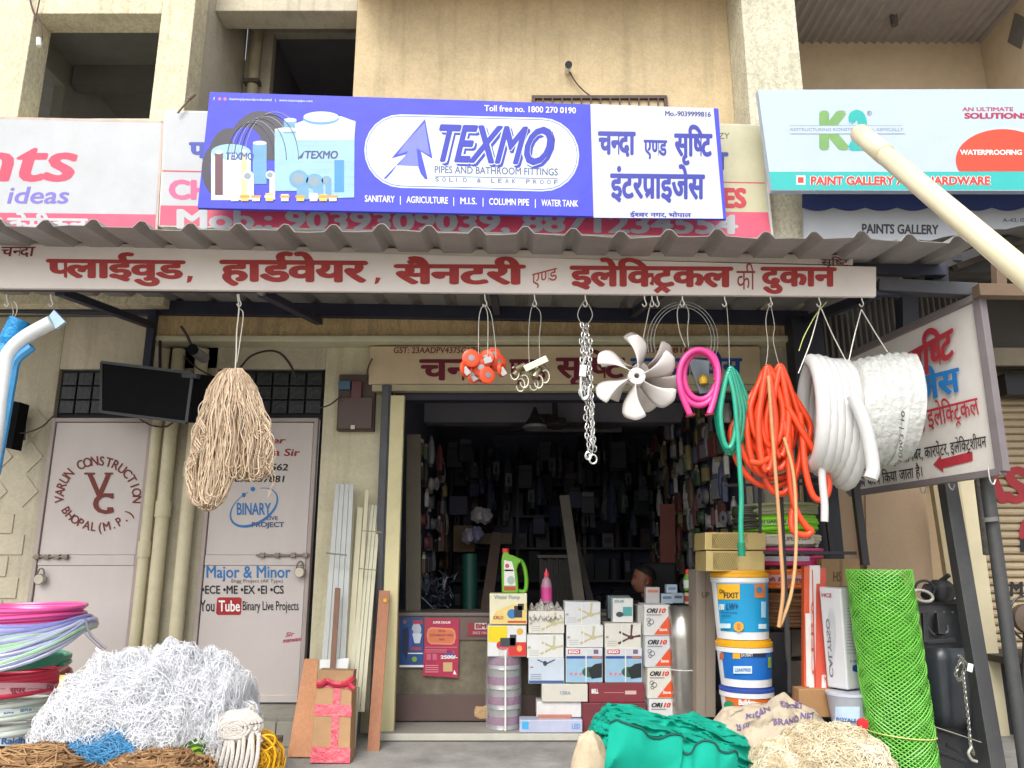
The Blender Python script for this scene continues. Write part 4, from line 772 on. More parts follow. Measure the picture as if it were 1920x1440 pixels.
t, q = strip('taped_carton', 'tall brown carton bound with red tape leaning by the steel door', 'carton', (581, 1430), (655, 1431), (660, 1280), (595, 1276), 5.12, 5.3, .16, M('#a8835c', .75, .1, 6, .2, 30))
qa = [P(598, 1256, 5.34), P(663, 1258, 5.34), P(661, 1284, 5.30), P(595, 1280, 5.30)]; obj('flap', MB().slab(qa[::-1], [p+Vector((0, .1, .0)) for p in qa[::-1]]), M('#9b7a57', .8, .15), t)
S = plane(q[0], (q[1]-q[0]).cross(q[3]-q[0])); RT = M('#c2354a', .35, .15, 12, .6, 20)
def tp(pts, l=.003): return poly(S, pts, RT, t, 'tape', l)
tp([(618,1430),(632,1430),(640,1278),(626,1277)], .004); tp([(584,1400),(657,1402),(656,1431),(581,1430)], .006); tp([(591,1320),(659,1322),(659,1344),(589,1342)], .005); tp([(594,1276),(661,1280),(660,1292),(594,1288)], .005)
mb = MB()
for (x0, y0, x1, y1) in ((594,1284,612,1275),(612,1275,640,1283),(640,1283,664,1270),(652,1275,664,1292)): mb.tube(pxl([(x0,y0),((x0+x1)/2,(y0+y1)/2+3),(x1,y1)], 5.28, 4), .018, 6)
obj('tape', mb, RT, t)
# ================================================================= INSIDE THE SHOP
def carton(name, label, x0, x1, y0, y1, Y, dep, mat, cat='box', group=None, bev=.004, dy=0, Yt=None):
    Yt = Yt or Y; q = [P(x0, y1, Y), P(x1, y1+dy, Y), P(x1, y0+dy, Yt), P(x0, y0, Yt)]
    t = thing(name, label, cat, (q[0]+q[1])/2+Vector((0, dep/2, 0)), group); obj('carton', MB().slab(q, [p+Vector((0, dep, 0)) for p in q]), mat, t, bevel=bev)
    return t, vplane(Y-.001)
WB = lambda k=0: M(['#d2d3d0', '#cacdcf', '#d3d0c5'][k % 3], .5, .07, 4, .25, 9, dirt=.3, dirtc='#a8a294')
# counter
t = thing('shop_counter', 'brown laminate counter with worn green front just inside the shop', 'counter', (0, 6.3, .09))
CL = M('#6a5650', .5, .12, 4, dirt=.3, dirtc='#3f3733'); CG = M('#6e6654', .7, .3, 9, .2, 30, dirt=.5, dirtc='#46443a')
obj('front_panel', MB().box(-.9, 1.0, 6.13, 6.15, .12, .83), CG, t, bevel=.003); obj('top_rail', MB().box(-.9, 1.0, 6.115, 6.13, Zp(1200, 6.12), .845), CL, t, bevel=.003)
obj('kick_panel', MB().box(-.9, 1.0, 6.11, 6.13, .10, Zp(1302, 6.12)), M('#5e4b46', .5, .1, 3, dirt=.25), t, bevel=.003); obj('worktop', MB().box(-.92, 1.02, 6.10, 6.6, .845, .87), M('#6b625c', .4, .1), t, bevel=.004)
S = vplane(6.105)
t = thing('poster', 'blue poster with a family picture on the counter front', 'poster', P(785, 1250, 6.1)); mk = lambda pts, m: obj('sheet', MB().slab([S(*p) for p in pts], [S(*p)+Vector((0, .003, 0)) for p in pts]), m, t)
mk([(750,1252),(794,1252),(794,1158),(750,1158)], M('#1f4a86', .35, .15, 8)); S = vplane(6.103)
polys(S, [R4(749, 794, 1247, 1251), R4(765, 793, 1224, 1226)], WHITE, t); polys(S, [[(755,1180),(765,1176),(768,1200),(762,1238),(754,1220)]], M('#27304f', .6), t); polys(S, [ell(759, 1166, 3.5, 4.5, 12)], M('#8c6650', .6), t); polys(S, [[(768,1180),(775,1182),(773,1210),(766,1214)]], M('#3a55b0', .5), t, 'print', .002)
polys(S, [ell(781, 1180, 9, 12, 14)], M('#b6bcc6', .6), t); poly(S, [(773,1188),(791,1188),(787,1206),(777,1206)], M('#cfd4de', .5), t, 'print', .0022); poly(S, R4(774, 793, 1163, 1170), M('#a8384c', .5), t, 'print', .0024); T(S, 'OPENING', Q(769, 790, 1213, 1219), M('#b84a4a', .5), t, .04); poly(S, ell(777, 1236, 5, 5, 10), M('#7ca53c', .5), t)
t = thing('poster', 'crimson glossy poster with an ornate orange frame taped on the counter', 'poster', P(826, 1270, 6.1)); mk([(793,1267),(859,1271),(861,1160),(797,1159)], M('#ab2f4e', .25, .12, 8)); 
poly(S, [(802,1180),(808,1176),(848,1178),(853,1183),(855,1194),(852,1206),(846,1209),(808,1208),(802,1203),(800,1191)], M('#d98a62', .4), t); poly(S, [(804,1182),(809,1179),(847,1181),(851,1185),(852,1194),(850,1203),(845,1206),(809,1205),(804,1201),(803,1191)], M('#d2744f', .4), t, 'print', .0025)
for y, s_, x0, x1 in ((1185, 'SPECIAL', 822, 836), (1193, 'CUSTOMER DAY OFFER', 806, 849), (1201, 'PAINT', 823, 834)): T(S, s_, Q(x0, x1, y-4, y), M('#7a2436', .5), t, .02, 0, .004)
polys(S, [R4(797, 857, 1213, 1214), R4(797, 838, 1218, 1219.4), R4(797, 852, 1222, 1223)], M('#d07f90', .5), t); polys(S, [R4(800+11*i, 808+11*i, 1226, 1237) for i in range(2)], M('#c4607a', .5), t); poly(S, ell(843, 1228, 9, 7, 12), M('#6c4a8a', .5), t); poly(S, R4(831, 848, 1242, 1259), M('#c9a878', .5), t); T(S, '2500/-', Q(826, 858, 1229, 1235), WHITE, t, .04, 0, .004); polys(S, [R4(797, 822, 1247+4*i, 1248.5+4*i) for i in range(4)], M('#d88a9a', .5), t); poly(S, [(849,1264),(852,1256),(856,1265)], WHITE, t); T(S, 'SUPER DEALER', Q(812, 845, 1165, 1169), WHITE, t, .03)
t = thing('name_plate', 'small maroon name plate fixed on the counter rail', 'sign', P(897, 1190, 6.1)); mk([(876,1192),(915,1192),(915,1168),(878,1168)], M('#8f2a38', .4, .1)); poly(S, R4(890, 913, 1168, 1180), M('#c9c4bc', .4), t); T(S, 'BM', Q(892, 912, 1170, 1178), M('#8f2a38', .4), t, .05, 0, .004); T(S, 'SINCE 1984', Q(886, 913, 1184, 1189), M('#c9a0a4', .4), t, .02)
t = thing('torn_sticker', 'torn tan paper stuck low on the counter beside the paint cans', 'sticker', P(900, 1348, 6.1)); S = vplane(6.104); mk([(889,1334),(892,1324),(905,1325),(914,1321),(914,1347),(900,1348),(890,1343)], M('#b99a70', .8, .3, 30))
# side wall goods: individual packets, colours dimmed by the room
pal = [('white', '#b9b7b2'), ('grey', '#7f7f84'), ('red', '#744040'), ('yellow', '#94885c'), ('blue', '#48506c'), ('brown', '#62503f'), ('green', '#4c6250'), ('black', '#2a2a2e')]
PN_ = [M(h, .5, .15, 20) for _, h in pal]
SM_ = [M(h, .6, .15, 20, key='s') for h in ('#5c5e66', '#3c3e48', '#3c2a30', '#4c4838', '#28304a', '#2c2a30', '#1f2c2c', '#101118')]  # darker set: shade at the back of the shop put into the colours
rg = np.random.RandomState(3); pk = {}
def packet(side, ci, shape, loc, sc, rz):
    k = (side, ci, shape)
    names = ['flat packet', 'round reel', 'long bag']; nm = ['hanging_packet', 'hanging_reel', 'hanging_bag'][shape]
    lab = '%s %s hung on the %s wall inside the dim shop' % (pal[ci][0], names[shape], side); gr = '%s %ss on the %s wall of the shop' % (pal[ci][0], names[shape], side)
    if k not in pk:
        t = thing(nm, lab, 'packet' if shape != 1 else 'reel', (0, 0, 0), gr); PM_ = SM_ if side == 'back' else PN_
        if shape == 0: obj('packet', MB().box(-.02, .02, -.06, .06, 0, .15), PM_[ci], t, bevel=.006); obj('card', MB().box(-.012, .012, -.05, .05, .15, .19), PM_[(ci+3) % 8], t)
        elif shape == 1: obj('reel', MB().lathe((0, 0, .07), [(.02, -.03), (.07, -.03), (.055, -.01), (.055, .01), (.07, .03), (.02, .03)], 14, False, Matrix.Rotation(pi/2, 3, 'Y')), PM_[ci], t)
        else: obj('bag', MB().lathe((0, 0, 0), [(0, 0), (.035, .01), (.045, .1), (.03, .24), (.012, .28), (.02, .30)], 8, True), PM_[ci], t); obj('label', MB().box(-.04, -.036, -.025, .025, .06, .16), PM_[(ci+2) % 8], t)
        pk[k] = t; r = t; r.location = loc; r.rotation_euler = (0, 0, rz); r.scale = sc
        return
    copytree(pk[k], loc, lab, gr, (0, 0, rz), sc)
for row in range(9):
    z = .95 + row*.2; y = 6.35
    while y < 10.2:
        sh = rg.choice([0, 0, 0, 1, 2]); ci = rg.choice(8, p=[.2, .17, .15, .09, .1, .14, .07, .08]); s_ = rg.uniform(.75, 1.15)
        packet('right', ci, sh, (1.80+rg.uniform(-.06, .04), y, z+rg.uniform(-.03, .03)), (s_, s_, s_), pi + rg.uniform(-.3, .3)); y += rg.uniform(.10, .17) + (y-6.3)*.035
for row in range(8):
    z = .95 + row*.2; y = 6.7
    while y < 9.6:
        sh = rg.choice([0, 0, 1, 2, 2]); ci = rg.choice(8, p=[.08, .17, .15, .07, .15, .18, .08, .12]); s_ = rg.uniform(.7, 1.0)
        if z < 2.3: packet('left', ci, sh, (-.84+rg.uniform(-.03, .1), y, z), (s_, s_, s_), rg.uniform(-.3, .3))
        y += rg.uniform(.2, .34) + (y-6.3)*.05
# back shelves with stock, the room's dimness put into its colours
t = thing('shelf_rack', 'dark steel shelf rack across the back wall of the shop', 'shelves', (.5, 10.2, .09)); DK = M('#2b2c33', .5, .2, 5)
for z in (.6, 1.0, 1.4, 1.8, 2.2): obj('shelf', MB().box(-.8, 1.8, 9.95, 10.45, z, z+.025), DK, t)
for x in (-.8, .05, .9, 1.76): obj('upright', MB().box(x, x+.04, 9.93, 9.96, .09, 2.6), DK, t)
bx = {}
for z in (.625, 1.025, 1.425, 1.825, 2.225):
    x = -.74
    while x < 1.65:
        w_ = rg.uniform(.08, .2); h = rg.uniform(.16, .36); ci = rg.choice([0, 1, 4, 5, 7, 7, 2]); kind = rg.rand() < .6
        lab = '%s %s on the dark shelves at the back of the shop' % (pal[ci][0], 'carton' if kind else 'tin')
        k = (ci, kind)
        if k not in bx:
            tt = thing('stock_carton' if kind else 'stock_tin', lab, 'box' if kind else 'tin', (0, 0, 0), lab.replace(' on the', 's on the'))
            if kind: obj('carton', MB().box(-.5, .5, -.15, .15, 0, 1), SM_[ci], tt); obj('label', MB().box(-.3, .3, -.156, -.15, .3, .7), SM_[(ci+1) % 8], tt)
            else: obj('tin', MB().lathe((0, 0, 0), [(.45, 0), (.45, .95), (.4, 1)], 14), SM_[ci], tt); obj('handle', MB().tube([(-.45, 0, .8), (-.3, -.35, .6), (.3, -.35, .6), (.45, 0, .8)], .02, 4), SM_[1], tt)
            bx[k] = tt; tt.location = (x+w_/2, 10.12, z); tt.scale = (w_*.92, 1 if kind else w_*.92, h)
        else: copytree(bx[k], (x+w_/2, 10.12, z), lab, lab.replace(' on the', 's on the'), None, (w_*.92, 1 if kind else w_*.92, h))
        x += w_
for k in range(90):
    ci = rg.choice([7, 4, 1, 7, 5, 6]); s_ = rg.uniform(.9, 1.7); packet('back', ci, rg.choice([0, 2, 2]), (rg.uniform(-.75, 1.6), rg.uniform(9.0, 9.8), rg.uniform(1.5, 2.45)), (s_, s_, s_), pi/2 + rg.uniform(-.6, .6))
# stock standing on the shop floor
t = thing('roll', 'dark green rolled sheet standing inside the shop', 'roll', P(882, 1150, 7.2)); obj('roll', MB().tube([(P(882, 1150, 7.2).x, 7.2, .5), (P(882, 1150, 7.2).x-.02, 7.3, Zp(1040, 7.3))], .07, 16), M('#145042', .5, .15), t)
def leanp(label, bl, tl, wd, Y0, Y1, m):
    a, b = P(*bl, Y0), P(*tl, Y1); t = thing('aluminium_section', label, 'profile', a); obj('section', MB().bar(a, b, wd, .03, up=Vector((0, 1, 0))), m, t, bevel=.002)
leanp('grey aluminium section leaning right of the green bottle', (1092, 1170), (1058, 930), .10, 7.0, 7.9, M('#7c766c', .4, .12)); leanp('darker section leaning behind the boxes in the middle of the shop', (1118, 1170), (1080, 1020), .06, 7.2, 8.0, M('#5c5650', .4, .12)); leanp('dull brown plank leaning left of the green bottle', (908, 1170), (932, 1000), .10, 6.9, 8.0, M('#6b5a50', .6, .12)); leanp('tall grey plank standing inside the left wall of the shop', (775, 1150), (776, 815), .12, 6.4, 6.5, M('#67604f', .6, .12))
t = thing('louvre_stack', 'bundle of dark metal strips standing at the back behind the pink bottle', 'strips', (.45, 8.6, .6))
for i in range(14): obj('strip', MB().box(.30+i*.03, .325+i*.03, 8.6, 8.62, .5, 1.28-.01*(i % 3)), M('#4a443e', .5, .2, key=str(i % 3)), t)
obj('cap_rail', MB().box(.28, .74, 8.58, 8.63, 1.29, 1.32), M('#77705e', .5), t)
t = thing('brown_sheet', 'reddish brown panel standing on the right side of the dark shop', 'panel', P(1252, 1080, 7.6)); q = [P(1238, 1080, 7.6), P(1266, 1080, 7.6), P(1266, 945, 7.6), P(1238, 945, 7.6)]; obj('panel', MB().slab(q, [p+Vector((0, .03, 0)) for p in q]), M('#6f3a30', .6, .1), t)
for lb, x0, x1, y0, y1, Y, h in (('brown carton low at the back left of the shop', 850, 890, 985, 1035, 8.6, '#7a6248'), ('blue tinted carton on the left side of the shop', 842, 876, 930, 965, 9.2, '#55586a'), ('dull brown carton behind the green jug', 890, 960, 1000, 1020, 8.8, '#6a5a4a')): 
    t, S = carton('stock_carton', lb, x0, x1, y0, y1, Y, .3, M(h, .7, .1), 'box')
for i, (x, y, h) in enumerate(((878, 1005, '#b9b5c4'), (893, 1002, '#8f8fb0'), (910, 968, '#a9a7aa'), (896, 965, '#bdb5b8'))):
    t = thing('crumpled_bag', ['white crumpled bag in the shadow left of the jug', 'lilac crumpled bag in the shadow left of the jug', 'grey wrapped parcel on the back shelf left of the jug', 'pale wrapped parcel left on the back shelf'][i], 'bag', P(x, y+10, 8.3)); c = P(x, y, 8.3)
    mb = MB(); mb.grid(lambda u, v: c + Vector((math.cos(u*2*pi)*math.sin(v*pi), math.sin(u*2*pi)*math.sin(v*pi), math.cos(v*pi)))*(.075*(1+.25*math.sin(u*19+v*7)*math.sin(v*11))), 20, 10); obj('bag', mb, M(h, .5, .2), t)
t = thing('tool_display', 'tangle of dark metal fittings hung low on the left side of the shop', 'fittings', P(810, 1150, 6.9)); mb = MB()
for i in range(120): c = P(rg.uniform(770, 850), rg.uniform(1080, 1160), rg.uniform(6.7, 7.3)); mb.tube([c, c+Vector(rg.randn(3))*.03, c+Vector(rg.randn(3))*.04], .006, 4)
obj('fitting', mb, M('#55606e', .35, .4, 30, metal=.5), t)['kind'] = 'stuff'
t = thing('ceiling_lamp', 'dark pendant lamp with a pale rim hanging in the shop', 'lamp', P(1003, 795, 7.2)); c = P(1003, 798, 7.2); obj('shade', MB().lathe(c, [(.10, 0), (.095, .02), (.05, .08), (.03, .13), (.01, .18)], 18), M('#2a2a30', .5), t); obj('rim', MB().lathe(c, [(.11, -.025), (.115, 0), (.10, .005)], 18), M('#8c8c90', .4), t)
t = thing('ceiling_fan', 'ceiling fan with dark blades under the shop ceiling', 'fan', (.45, 7.9, 2.86)); obj('motor', MB().lathe((.45, 7.9, 2.62), [(.03, .28), (.03, .1), (.11, .08), (.12, 0), (.05, -.03), (0, -.03)], 16), M('#4c4448', .4), t)
for k in range(3): a = k*2.094+.3; obj('blade', MB().bar((.45+.1*math.cos(a), 7.9+.1*math.sin(a), 2.64), (.45+.6*math.cos(a), 7.9+.6*math.sin(a), 2.64), .12, .008, up=Vector((0, 0, 1))), M('#54484a', .5), t)
t = thing('tube_light', 'unlit tube light fixed under the shop ceiling', 'lamp', P(1060, 806, 8.3)); obj('tube', MB().tube([P(985, 806, 8.15), P(1165, 808, 8.15)], .018, 8), M('#6a6a6c', .4), t); obj('fitting', MB().bar(P(985, 802, 8.17), P(1165, 804, 8.17), .04), M('#4b4b50', .4), t)
# ---- shopkeeper behind the counter, looking to the left
per = thing('person', 'man with short dark hair sitting behind the counter and looking left', 'person', P(1225, 1180, 7.15))
h = P(1207, 1087, 7.1)
def skinned(verts, edges, radii, name, mat, sub=2):
    me = bpy.data.meshes.new(name); c = Vector(verts[0]); me.from_pydata([tuple(Vector(v)-c) for v in verts], edges, []); o = bpy.data.objects.new(name, me); COL.objects.link(o); o.location = c - OR[per.name]; o.parent = per; me.materials.append(mat)
    sk = o.modifiers.new('skin', 'SKIN')
    for i, r in enumerate(radii): me.skin_vertices[0].data[i].radius = (r, r) if np.isscalar(r) else r
    me.skin_vertices[0].data[0].use_root = True; s_ = o.modifiers.new('sub', 'SUBSURF'); s_.levels = sub; s_.render_levels = sub
    me.polygons.foreach_set('use_smooth', [True]*len(me.polygons)); sk.use_smooth_shade = True; return o
if not bpy.data.objects.get('x'):
    b0 = h + Vector((.08, .03, -.66)); sh = h + Vector((.05, .03, -.24)); nk = h + Vector((.03, .01, -.13))
    V_ = [b0, (b0+sh)/2, sh, nk, sh+Vector((-.03,-.18,-.03)), sh+Vector((-.08,-.26,-.26)), sh+Vector((-.3,-.2,-.36)), sh+Vector((.03,.19,-.03)), sh+Vector((.0,.27,-.28)), sh+Vector((-.24,.16,-.38))]
    skinned(V_, [(0,1),(1,2),(2,3),(2,4),(4,5),(5,6),(2,7),(7,8),(8,9)], [(.14,.16),(.14,.17),(.11,.15),.055,.065,.05,.04,.065,.05,.04], 'shirt', M('#1f2330', .8, .1))
    SKN = M('#8c5a44', .55, .06); mb = MB()
    prof = [(-.115,.045,.05),(-.10,.06,.06),(-.07,.075,.068),(-.03,.082,.074),(.02,.088,.078),(.06,.088,.076),(.095,.07,.062),(.118,.035,.03)]
    n = 20; mb.v = []
    for z, rx, ry in prof:
        for j in range(n):
            a = 2*pi*j/n; x = rx*math.cos(a)*1.02 - (0.012 if z < 0 else 0); y = ry*math.sin(a)
            if math.cos(a) < -.93: x -= {-.03: .03, .02: .006, -.07: .006}.get(z, .0)        # nose
            if z == .02 and -.93 < math.cos(a) < -.7: x += .008                              # eye sockets
            mb.v.append(tuple(h + Vector((x, y, z))))
    for i in range(len(prof)-1):
        for j in range(n): mb.f.append((i*n+j, i*n+(j+1) % n, (i+1)*n+(j+1) % n, (i+1)*n+j))
    mb.f.append(tuple(range(n))[::-1]); mb.f.append(tuple((len(prof)-1)*n+j for j in range(n))); mb.tube([h+Vector((.02,.0,-.17)), h+Vector((.01,0,-.08))], .052, 14)
    hd = obj('head', mb, SKN, per, smooth=True); s_ = hd.modifiers.new('s', 'SUBSURF'); s_.levels = s_.render_levels = 1
    mb = MB(); mb.grid(lambda u, v: h + Vector((.010, 0, .032)) + Vector((math.cos(u*2*pi)*.103*math.sin(v*(1.42+.55*math.cos(u*2*pi))), math.sin(u*2*pi)*.088*math.sin(v*(1.42+.55*math.cos(u*2*pi))), .100*math.cos(v*(1.42+.55*math.cos(u*2*pi)))))*(1+.05*math.sin(u*40)*math.sin(v*9)), 24, 8); obj('hair', mb, M('#15120f', .7, .2, 40), per)
    for sy in (-1,): 
        mb = MB(); mb.lathe(h+Vector((.012, sy*.078, -.012)), [(0,-.008),(.016,-.006),(.024,0),(.018,.008),(.008,.004)], 12, False, Matrix.Rotation(pi/2, 3, 'X') @ Matrix.Scale(1.35, 3, (0, 1, 0))); obj('ear', mb, SKN, per)
    for sy in (-.03, .03): obj('eye', MB().lathe(h+Vector((-.078, sy, .018)), [(0,-.008),(.008,-.005),(.011,0),(.008,.005),(0,.008)], 10, False), M('#2a1c16', .3), per)
    obj('eyebrow', MB().tube([h+Vector((-.088, -.045, .036)), h+Vector((-.094, -.015, .04))], .004, 5), M('#15120f', .8), per); obj('moustache', MB().tube([h+Vector((-.092, -.03, -.052)), h+Vector((-.10, 0, -.047)), h+Vector((-.092, .03, -.052))], .006, 5), M('#15120f', .8), per)
t = thing('chair_back', 'dark padded chair back behind the shopkeeper', 'chair', P(1245, 1100, 7.35)); a = P(1212, 1120, 7.4); b = P(1270, 1055, 7.4); obj('backrest', MB().box(a.x, b.x, 7.4, 7.46, a.z-.2, b.z), M('#15171d', .6), t, bevel=.03)
# ================================================================= CARTONS AT THE SHOP FRONT
YC = 5.82; TIE = M('#d8d8d0', .4)
BAS = P(930, 1370, YC).z
# paint cans wrapped in film
t = thing('can_stack', 'stack of four grey paint cans with purple labels wrapped in clear film', 'paint cans', P(944, 1366, 5.9)); cxx = P(944, 1300, 5.92).x; rr = .115; z0 = .095
for i in range(4):
    za = z0 + i*.133; c = obj('can', MB().lathe((cxx+.004*(i % 2), 5.92, za), [(rr, 0), (rr+.003, .004), (rr, .01), (rr, .118), (rr+.004, .124), (rr-.01, .13)], 28), M('#a9a9a6', .3, .08, metal=.5), t)
    obj('label', MB().lathe((cxx+.004*(i % 2), 5.92, za+.03), [(rr+.0015, 0), (rr+.0015, .055)], 28, False), M('#7c3a6a', .45, .1, 12, key='l'), c)
mb = MB(); mb.grid(lambda u, v: Vector((cxx, 5.92, z0-.004)) + Vector((math.cos(u*2*pi)*(rr+.012+.004*math.sin(u*37+v*5)), math.sin(u*2*pi)*(rr+.012+.004*math.sin(u*37+v*5)), v*.56)), 60, 8)
FILM = M('#dadde0', .12, .1, 12, .8, 20, alpha=.22); obj('film', mb, FILM, t); obj('tie', MB().bar((cxx+.015, 5.78, z0), (cxx+.015, 5.78, z0+.54), .012, .003), TIE, t)
# pump boxes
t, S = carton('pump_box', 'white carton with yellow and red corners and a red pump picture under the cream one', 914, 987, 1173, 1231, 5.80, .2, WB()); poly(S, R4(915, 951, 1174, 1204), M('#dcc414', .4), t); poly(S, [(951,1230),(951,1219),(960,1204),(987,1204),(987,1230)], M('#c6322c', .4), t); poly(S, ell(943, 1210, 12, 9), M('#b82a30', .4), t, 'print', .003); polys(S, [R4(938, 966, 1196, 1212), R4(956, 968, 1190, 1210)], M('#3c3f46', .4), t, 'print', .004); poly(S, ell(974, 1216, 5, 6), M('#e0a060', .4), t, 'print', .003); poly(S, ell(975, 1184, 6, 6), M('#d6a83a', .4), t)
t, S = carton('pump_box', 'cream carton with a blue and black pump picture under the green jug', 918, 988, 1113, 1171, 5.80, .2, M('#d9d3b4', .45, .05)); poly(S, [(919,1170),(930,1146),(960,1133),(987,1131),(987,1170)], M('#dcc478', .4), t); poly(S, ell(960, 1151, 9, 9), M('#3277b4', .4), t, 'print', .003); polys(S, [R4(964, 979, 1136, 1158), R4(971, 982, 1132, 1144)], M('#2f3237', .4), t, 'print', .004); poly(S, R4(952, 987, 1164, 1168), M('#bf4a36', .4), t, 'print', .003); T(S, 'KIRLO', Q(925, 944, 1155, 1161), M('#a84434', .4), t, .04); T(S, 'Water Pump', Q(926, 975, 1116, 1123), M('#9aa39a', .4), t, .04)
# green jug
JG = M('#66a81e', .3, .05, spec=.6); t = thing('detergent_jug', 'bright green jug with a red cap and white label on the cream carton', 'jug', P(963, 1113, 5.88)); Yj = 5.86
def outline(pts, Y, dep, m, nm, par, bev=.01): fr = [P(x, y, Y) for x, y in pts]; return obj(nm, MB().slab(fr, [p+Vector((0, dep, 0)) for p in fr]), m, par, bevel=bev)
outline([(941,1112),(972,1112),(971,1085),(969,1068),(972,1058),(979,1052),(976,1048),(962,1041),(955,1040),(953,1036),(943,1036),(940,1050)], Yj, .09, JG, 'body', t, .012)
obj('handle', MB().tube(pxl([(966,1050),(977,1052),(984,1066),(987,1090),(984,1108),(972,1108)], Yj+.045), .016, 10), JG, t); obj('cap', MB().lathe(P(948, 1037, Yj+.045), [(.026, 0), (.026, .03), (.02, .035)], 14), M('#c43a2c', .4), t)
S = vplane(Yj-.003); poly(S, [(945,1098),(967,1098),(964,1068),(960,1053),(945,1050)], M('#dcdcd4', .4, .1), t, 'label'); polys(S, [R4(945, 967, 1100, 1107), R4(946, 962, 1068, 1071)], M('#bc3a3a', .4), t); poly(S, ell(951, 1061, 4, 4), M('#c24a4a', .4), t, 'print', .003); poly(S, ell(958, 1088, 7, 8), M('#9fb4a8', .4), t, 'print', .003)
# pink bottle
t = thing('pink_bottle', 'small clear bottle of pink liquid with a red nozzle cap', 'bottle', P(1025, 1131, 5.95)); c = P(1025, 1131, 5.95); obj('body', MB().lathe(c, [(.035, 0), (.04, .01), (.04, .13), (.03, .17), (.014, .19)], 18), M('#b88ba0', .15, .1, alpha=.8), t); obj('label', MB().lathe(c, [(.0415, .02), (.0415, .115)], 18, False), M('#c43f86', .4), t); obj('cap', MB().lathe(c+Vector((0, 0, .19)), [(.018, 0), (.02, .02), (.008, .045), (.005, .06)], 12), M('#d43a4e', .4), t)
# fan boxes with pictures of ceiling fans
def fanbox(label, x0, x1, y0, y1, Y, bc, fc, dy=0):
    t, S = carton('fan_box', label, x0, x1, y0, y1, Y, .22, bc, dy=dy); cx = x0+(x1-x0)*.72; cy = y0+(y1-y0)*.55
    poly(S, ell(cx, cy, 6, 4), fc, t, 'print', .003); 
    for (ex, ey) in ((x1-1, cy-3), (cx-22, cy-14 if y1-y0 > 50 else cy-10), (cx-24, cy+12), (cx+2, y0+2)):
        l = math.hypot(ex-cx, ey-cy); nx, ny = -(ey-cy)/l*2.2, (ex-cx)/l*2.2; poly(S, [(cx+nx*.6, cy+ny*.6), (cx-nx*.6, cy-ny*.6), (ex-nx, ey-ny), (ex+nx, ey+ny)], fc, t, 'print', .0025)
    polys(S, [R4(x0+5, x0+22, y1-14+i*4, y1-13+i*4) for i in range(3)], M('#a9a9a4', .5), t); poly(S, R4(x0+2, x0+7, y0+(y1-y0)*.5, y0+(y1-y0)*.5+4), M('#9a9a92', .5), t)
    obj('strap', MB().bar(S((x0+x1)/2-2, y0+1, .003), S((x0+x1)/2-2, y1-1, .003), .008, .002), TIE, t); return t, S
YG = M('#b9b48a', .4)
fanbox('white carton with a pale green fan picture beside the cans, under a torn plastic bag', 991, 1058, 1146, 1188, 5.82, WB(2), YG); fanbox('white carton with a pale green fan picture, lower of the left two', 988, 1057, 1190, 1234, 5.80, WB(0), YG)
t, S = carton('appliance_box', 'pale blue carton with a thin dark fan picture below the green fan cartons', 991, 1058, 1234, 1282, 5.80, .2, M('#b9c4cf', .45, .05)); polys(S, [[(1008,1236),(1022,1242),(1022,1244),(1007,1238)], [(1024,1243),(1040,1236),(1041,1238),(1024,1246)], ell(1022, 1244, 4, 5, 10)], M('#4a4e58', .4), t); polys(S, [R4(994, 1000, 1250, 1252)], M('#b8343a', .4), t); polys(S, [R4(995, 1015, 1264+4*i, 1265.5+4*i) for i in range(3)], M('#7c8a9a', .4), t); poly(S, R4(992, 1057, 1276, 1281), M('#3f5a8c', .4), t)
t, S = carton('parcel', 'off white carton standing on the wrapped parcel at the bottom', 1016, 1102, 1283, 1316, 5.78, .22, M('#c6c2b6', .5, .05)); T(S, 'CERA', Q(1050, 1070, 1296, 1302), M('#7f92a8', .5), t, .02)
t, S = carton('parcel', 'white paper wrapped parcel between two cartons near the floor', 1006, 1090, 1316, 1345, 5.80, .2, M('#cfccca', .5, .08, 8, .5, 12)); t, S = carton('parcel', 'flat brown edged carton under the paper parcel', 1008, 1072, 1340, 1352, 5.79, .2, M('#a8705e', .6, .1))
t, S = carton('tube_box', 'long pale lilac carton lying on the threshold with a cyan mark', 974, 1092, 1350, 1374, 5.74, .14, M('#aeb3c9', .3, .12, 5)); poly(S, R4(979, 991, 1353, 1367), M('#3fa6d8', .3), t); T(S, 'LED', Q(1072, 1088, 1357, 1366), M('#6a9ed0', .4), t, .04)
fanbox('white carton with a pale green fan picture, top of the middle column', 1059, 1126, 1128, 1172, 5.82, WB(1), YG, 1); fanbox('white carton with a pale green fan picture, second in the middle column', 1062, 1131, 1172, 1214, 5.81, WB(0), YG)
fanbox('white carton with a dark brown fan picture under the teal box', 1134, 1202, 1169, 1216, 5.81, WB(2), M('#54302c', .4))
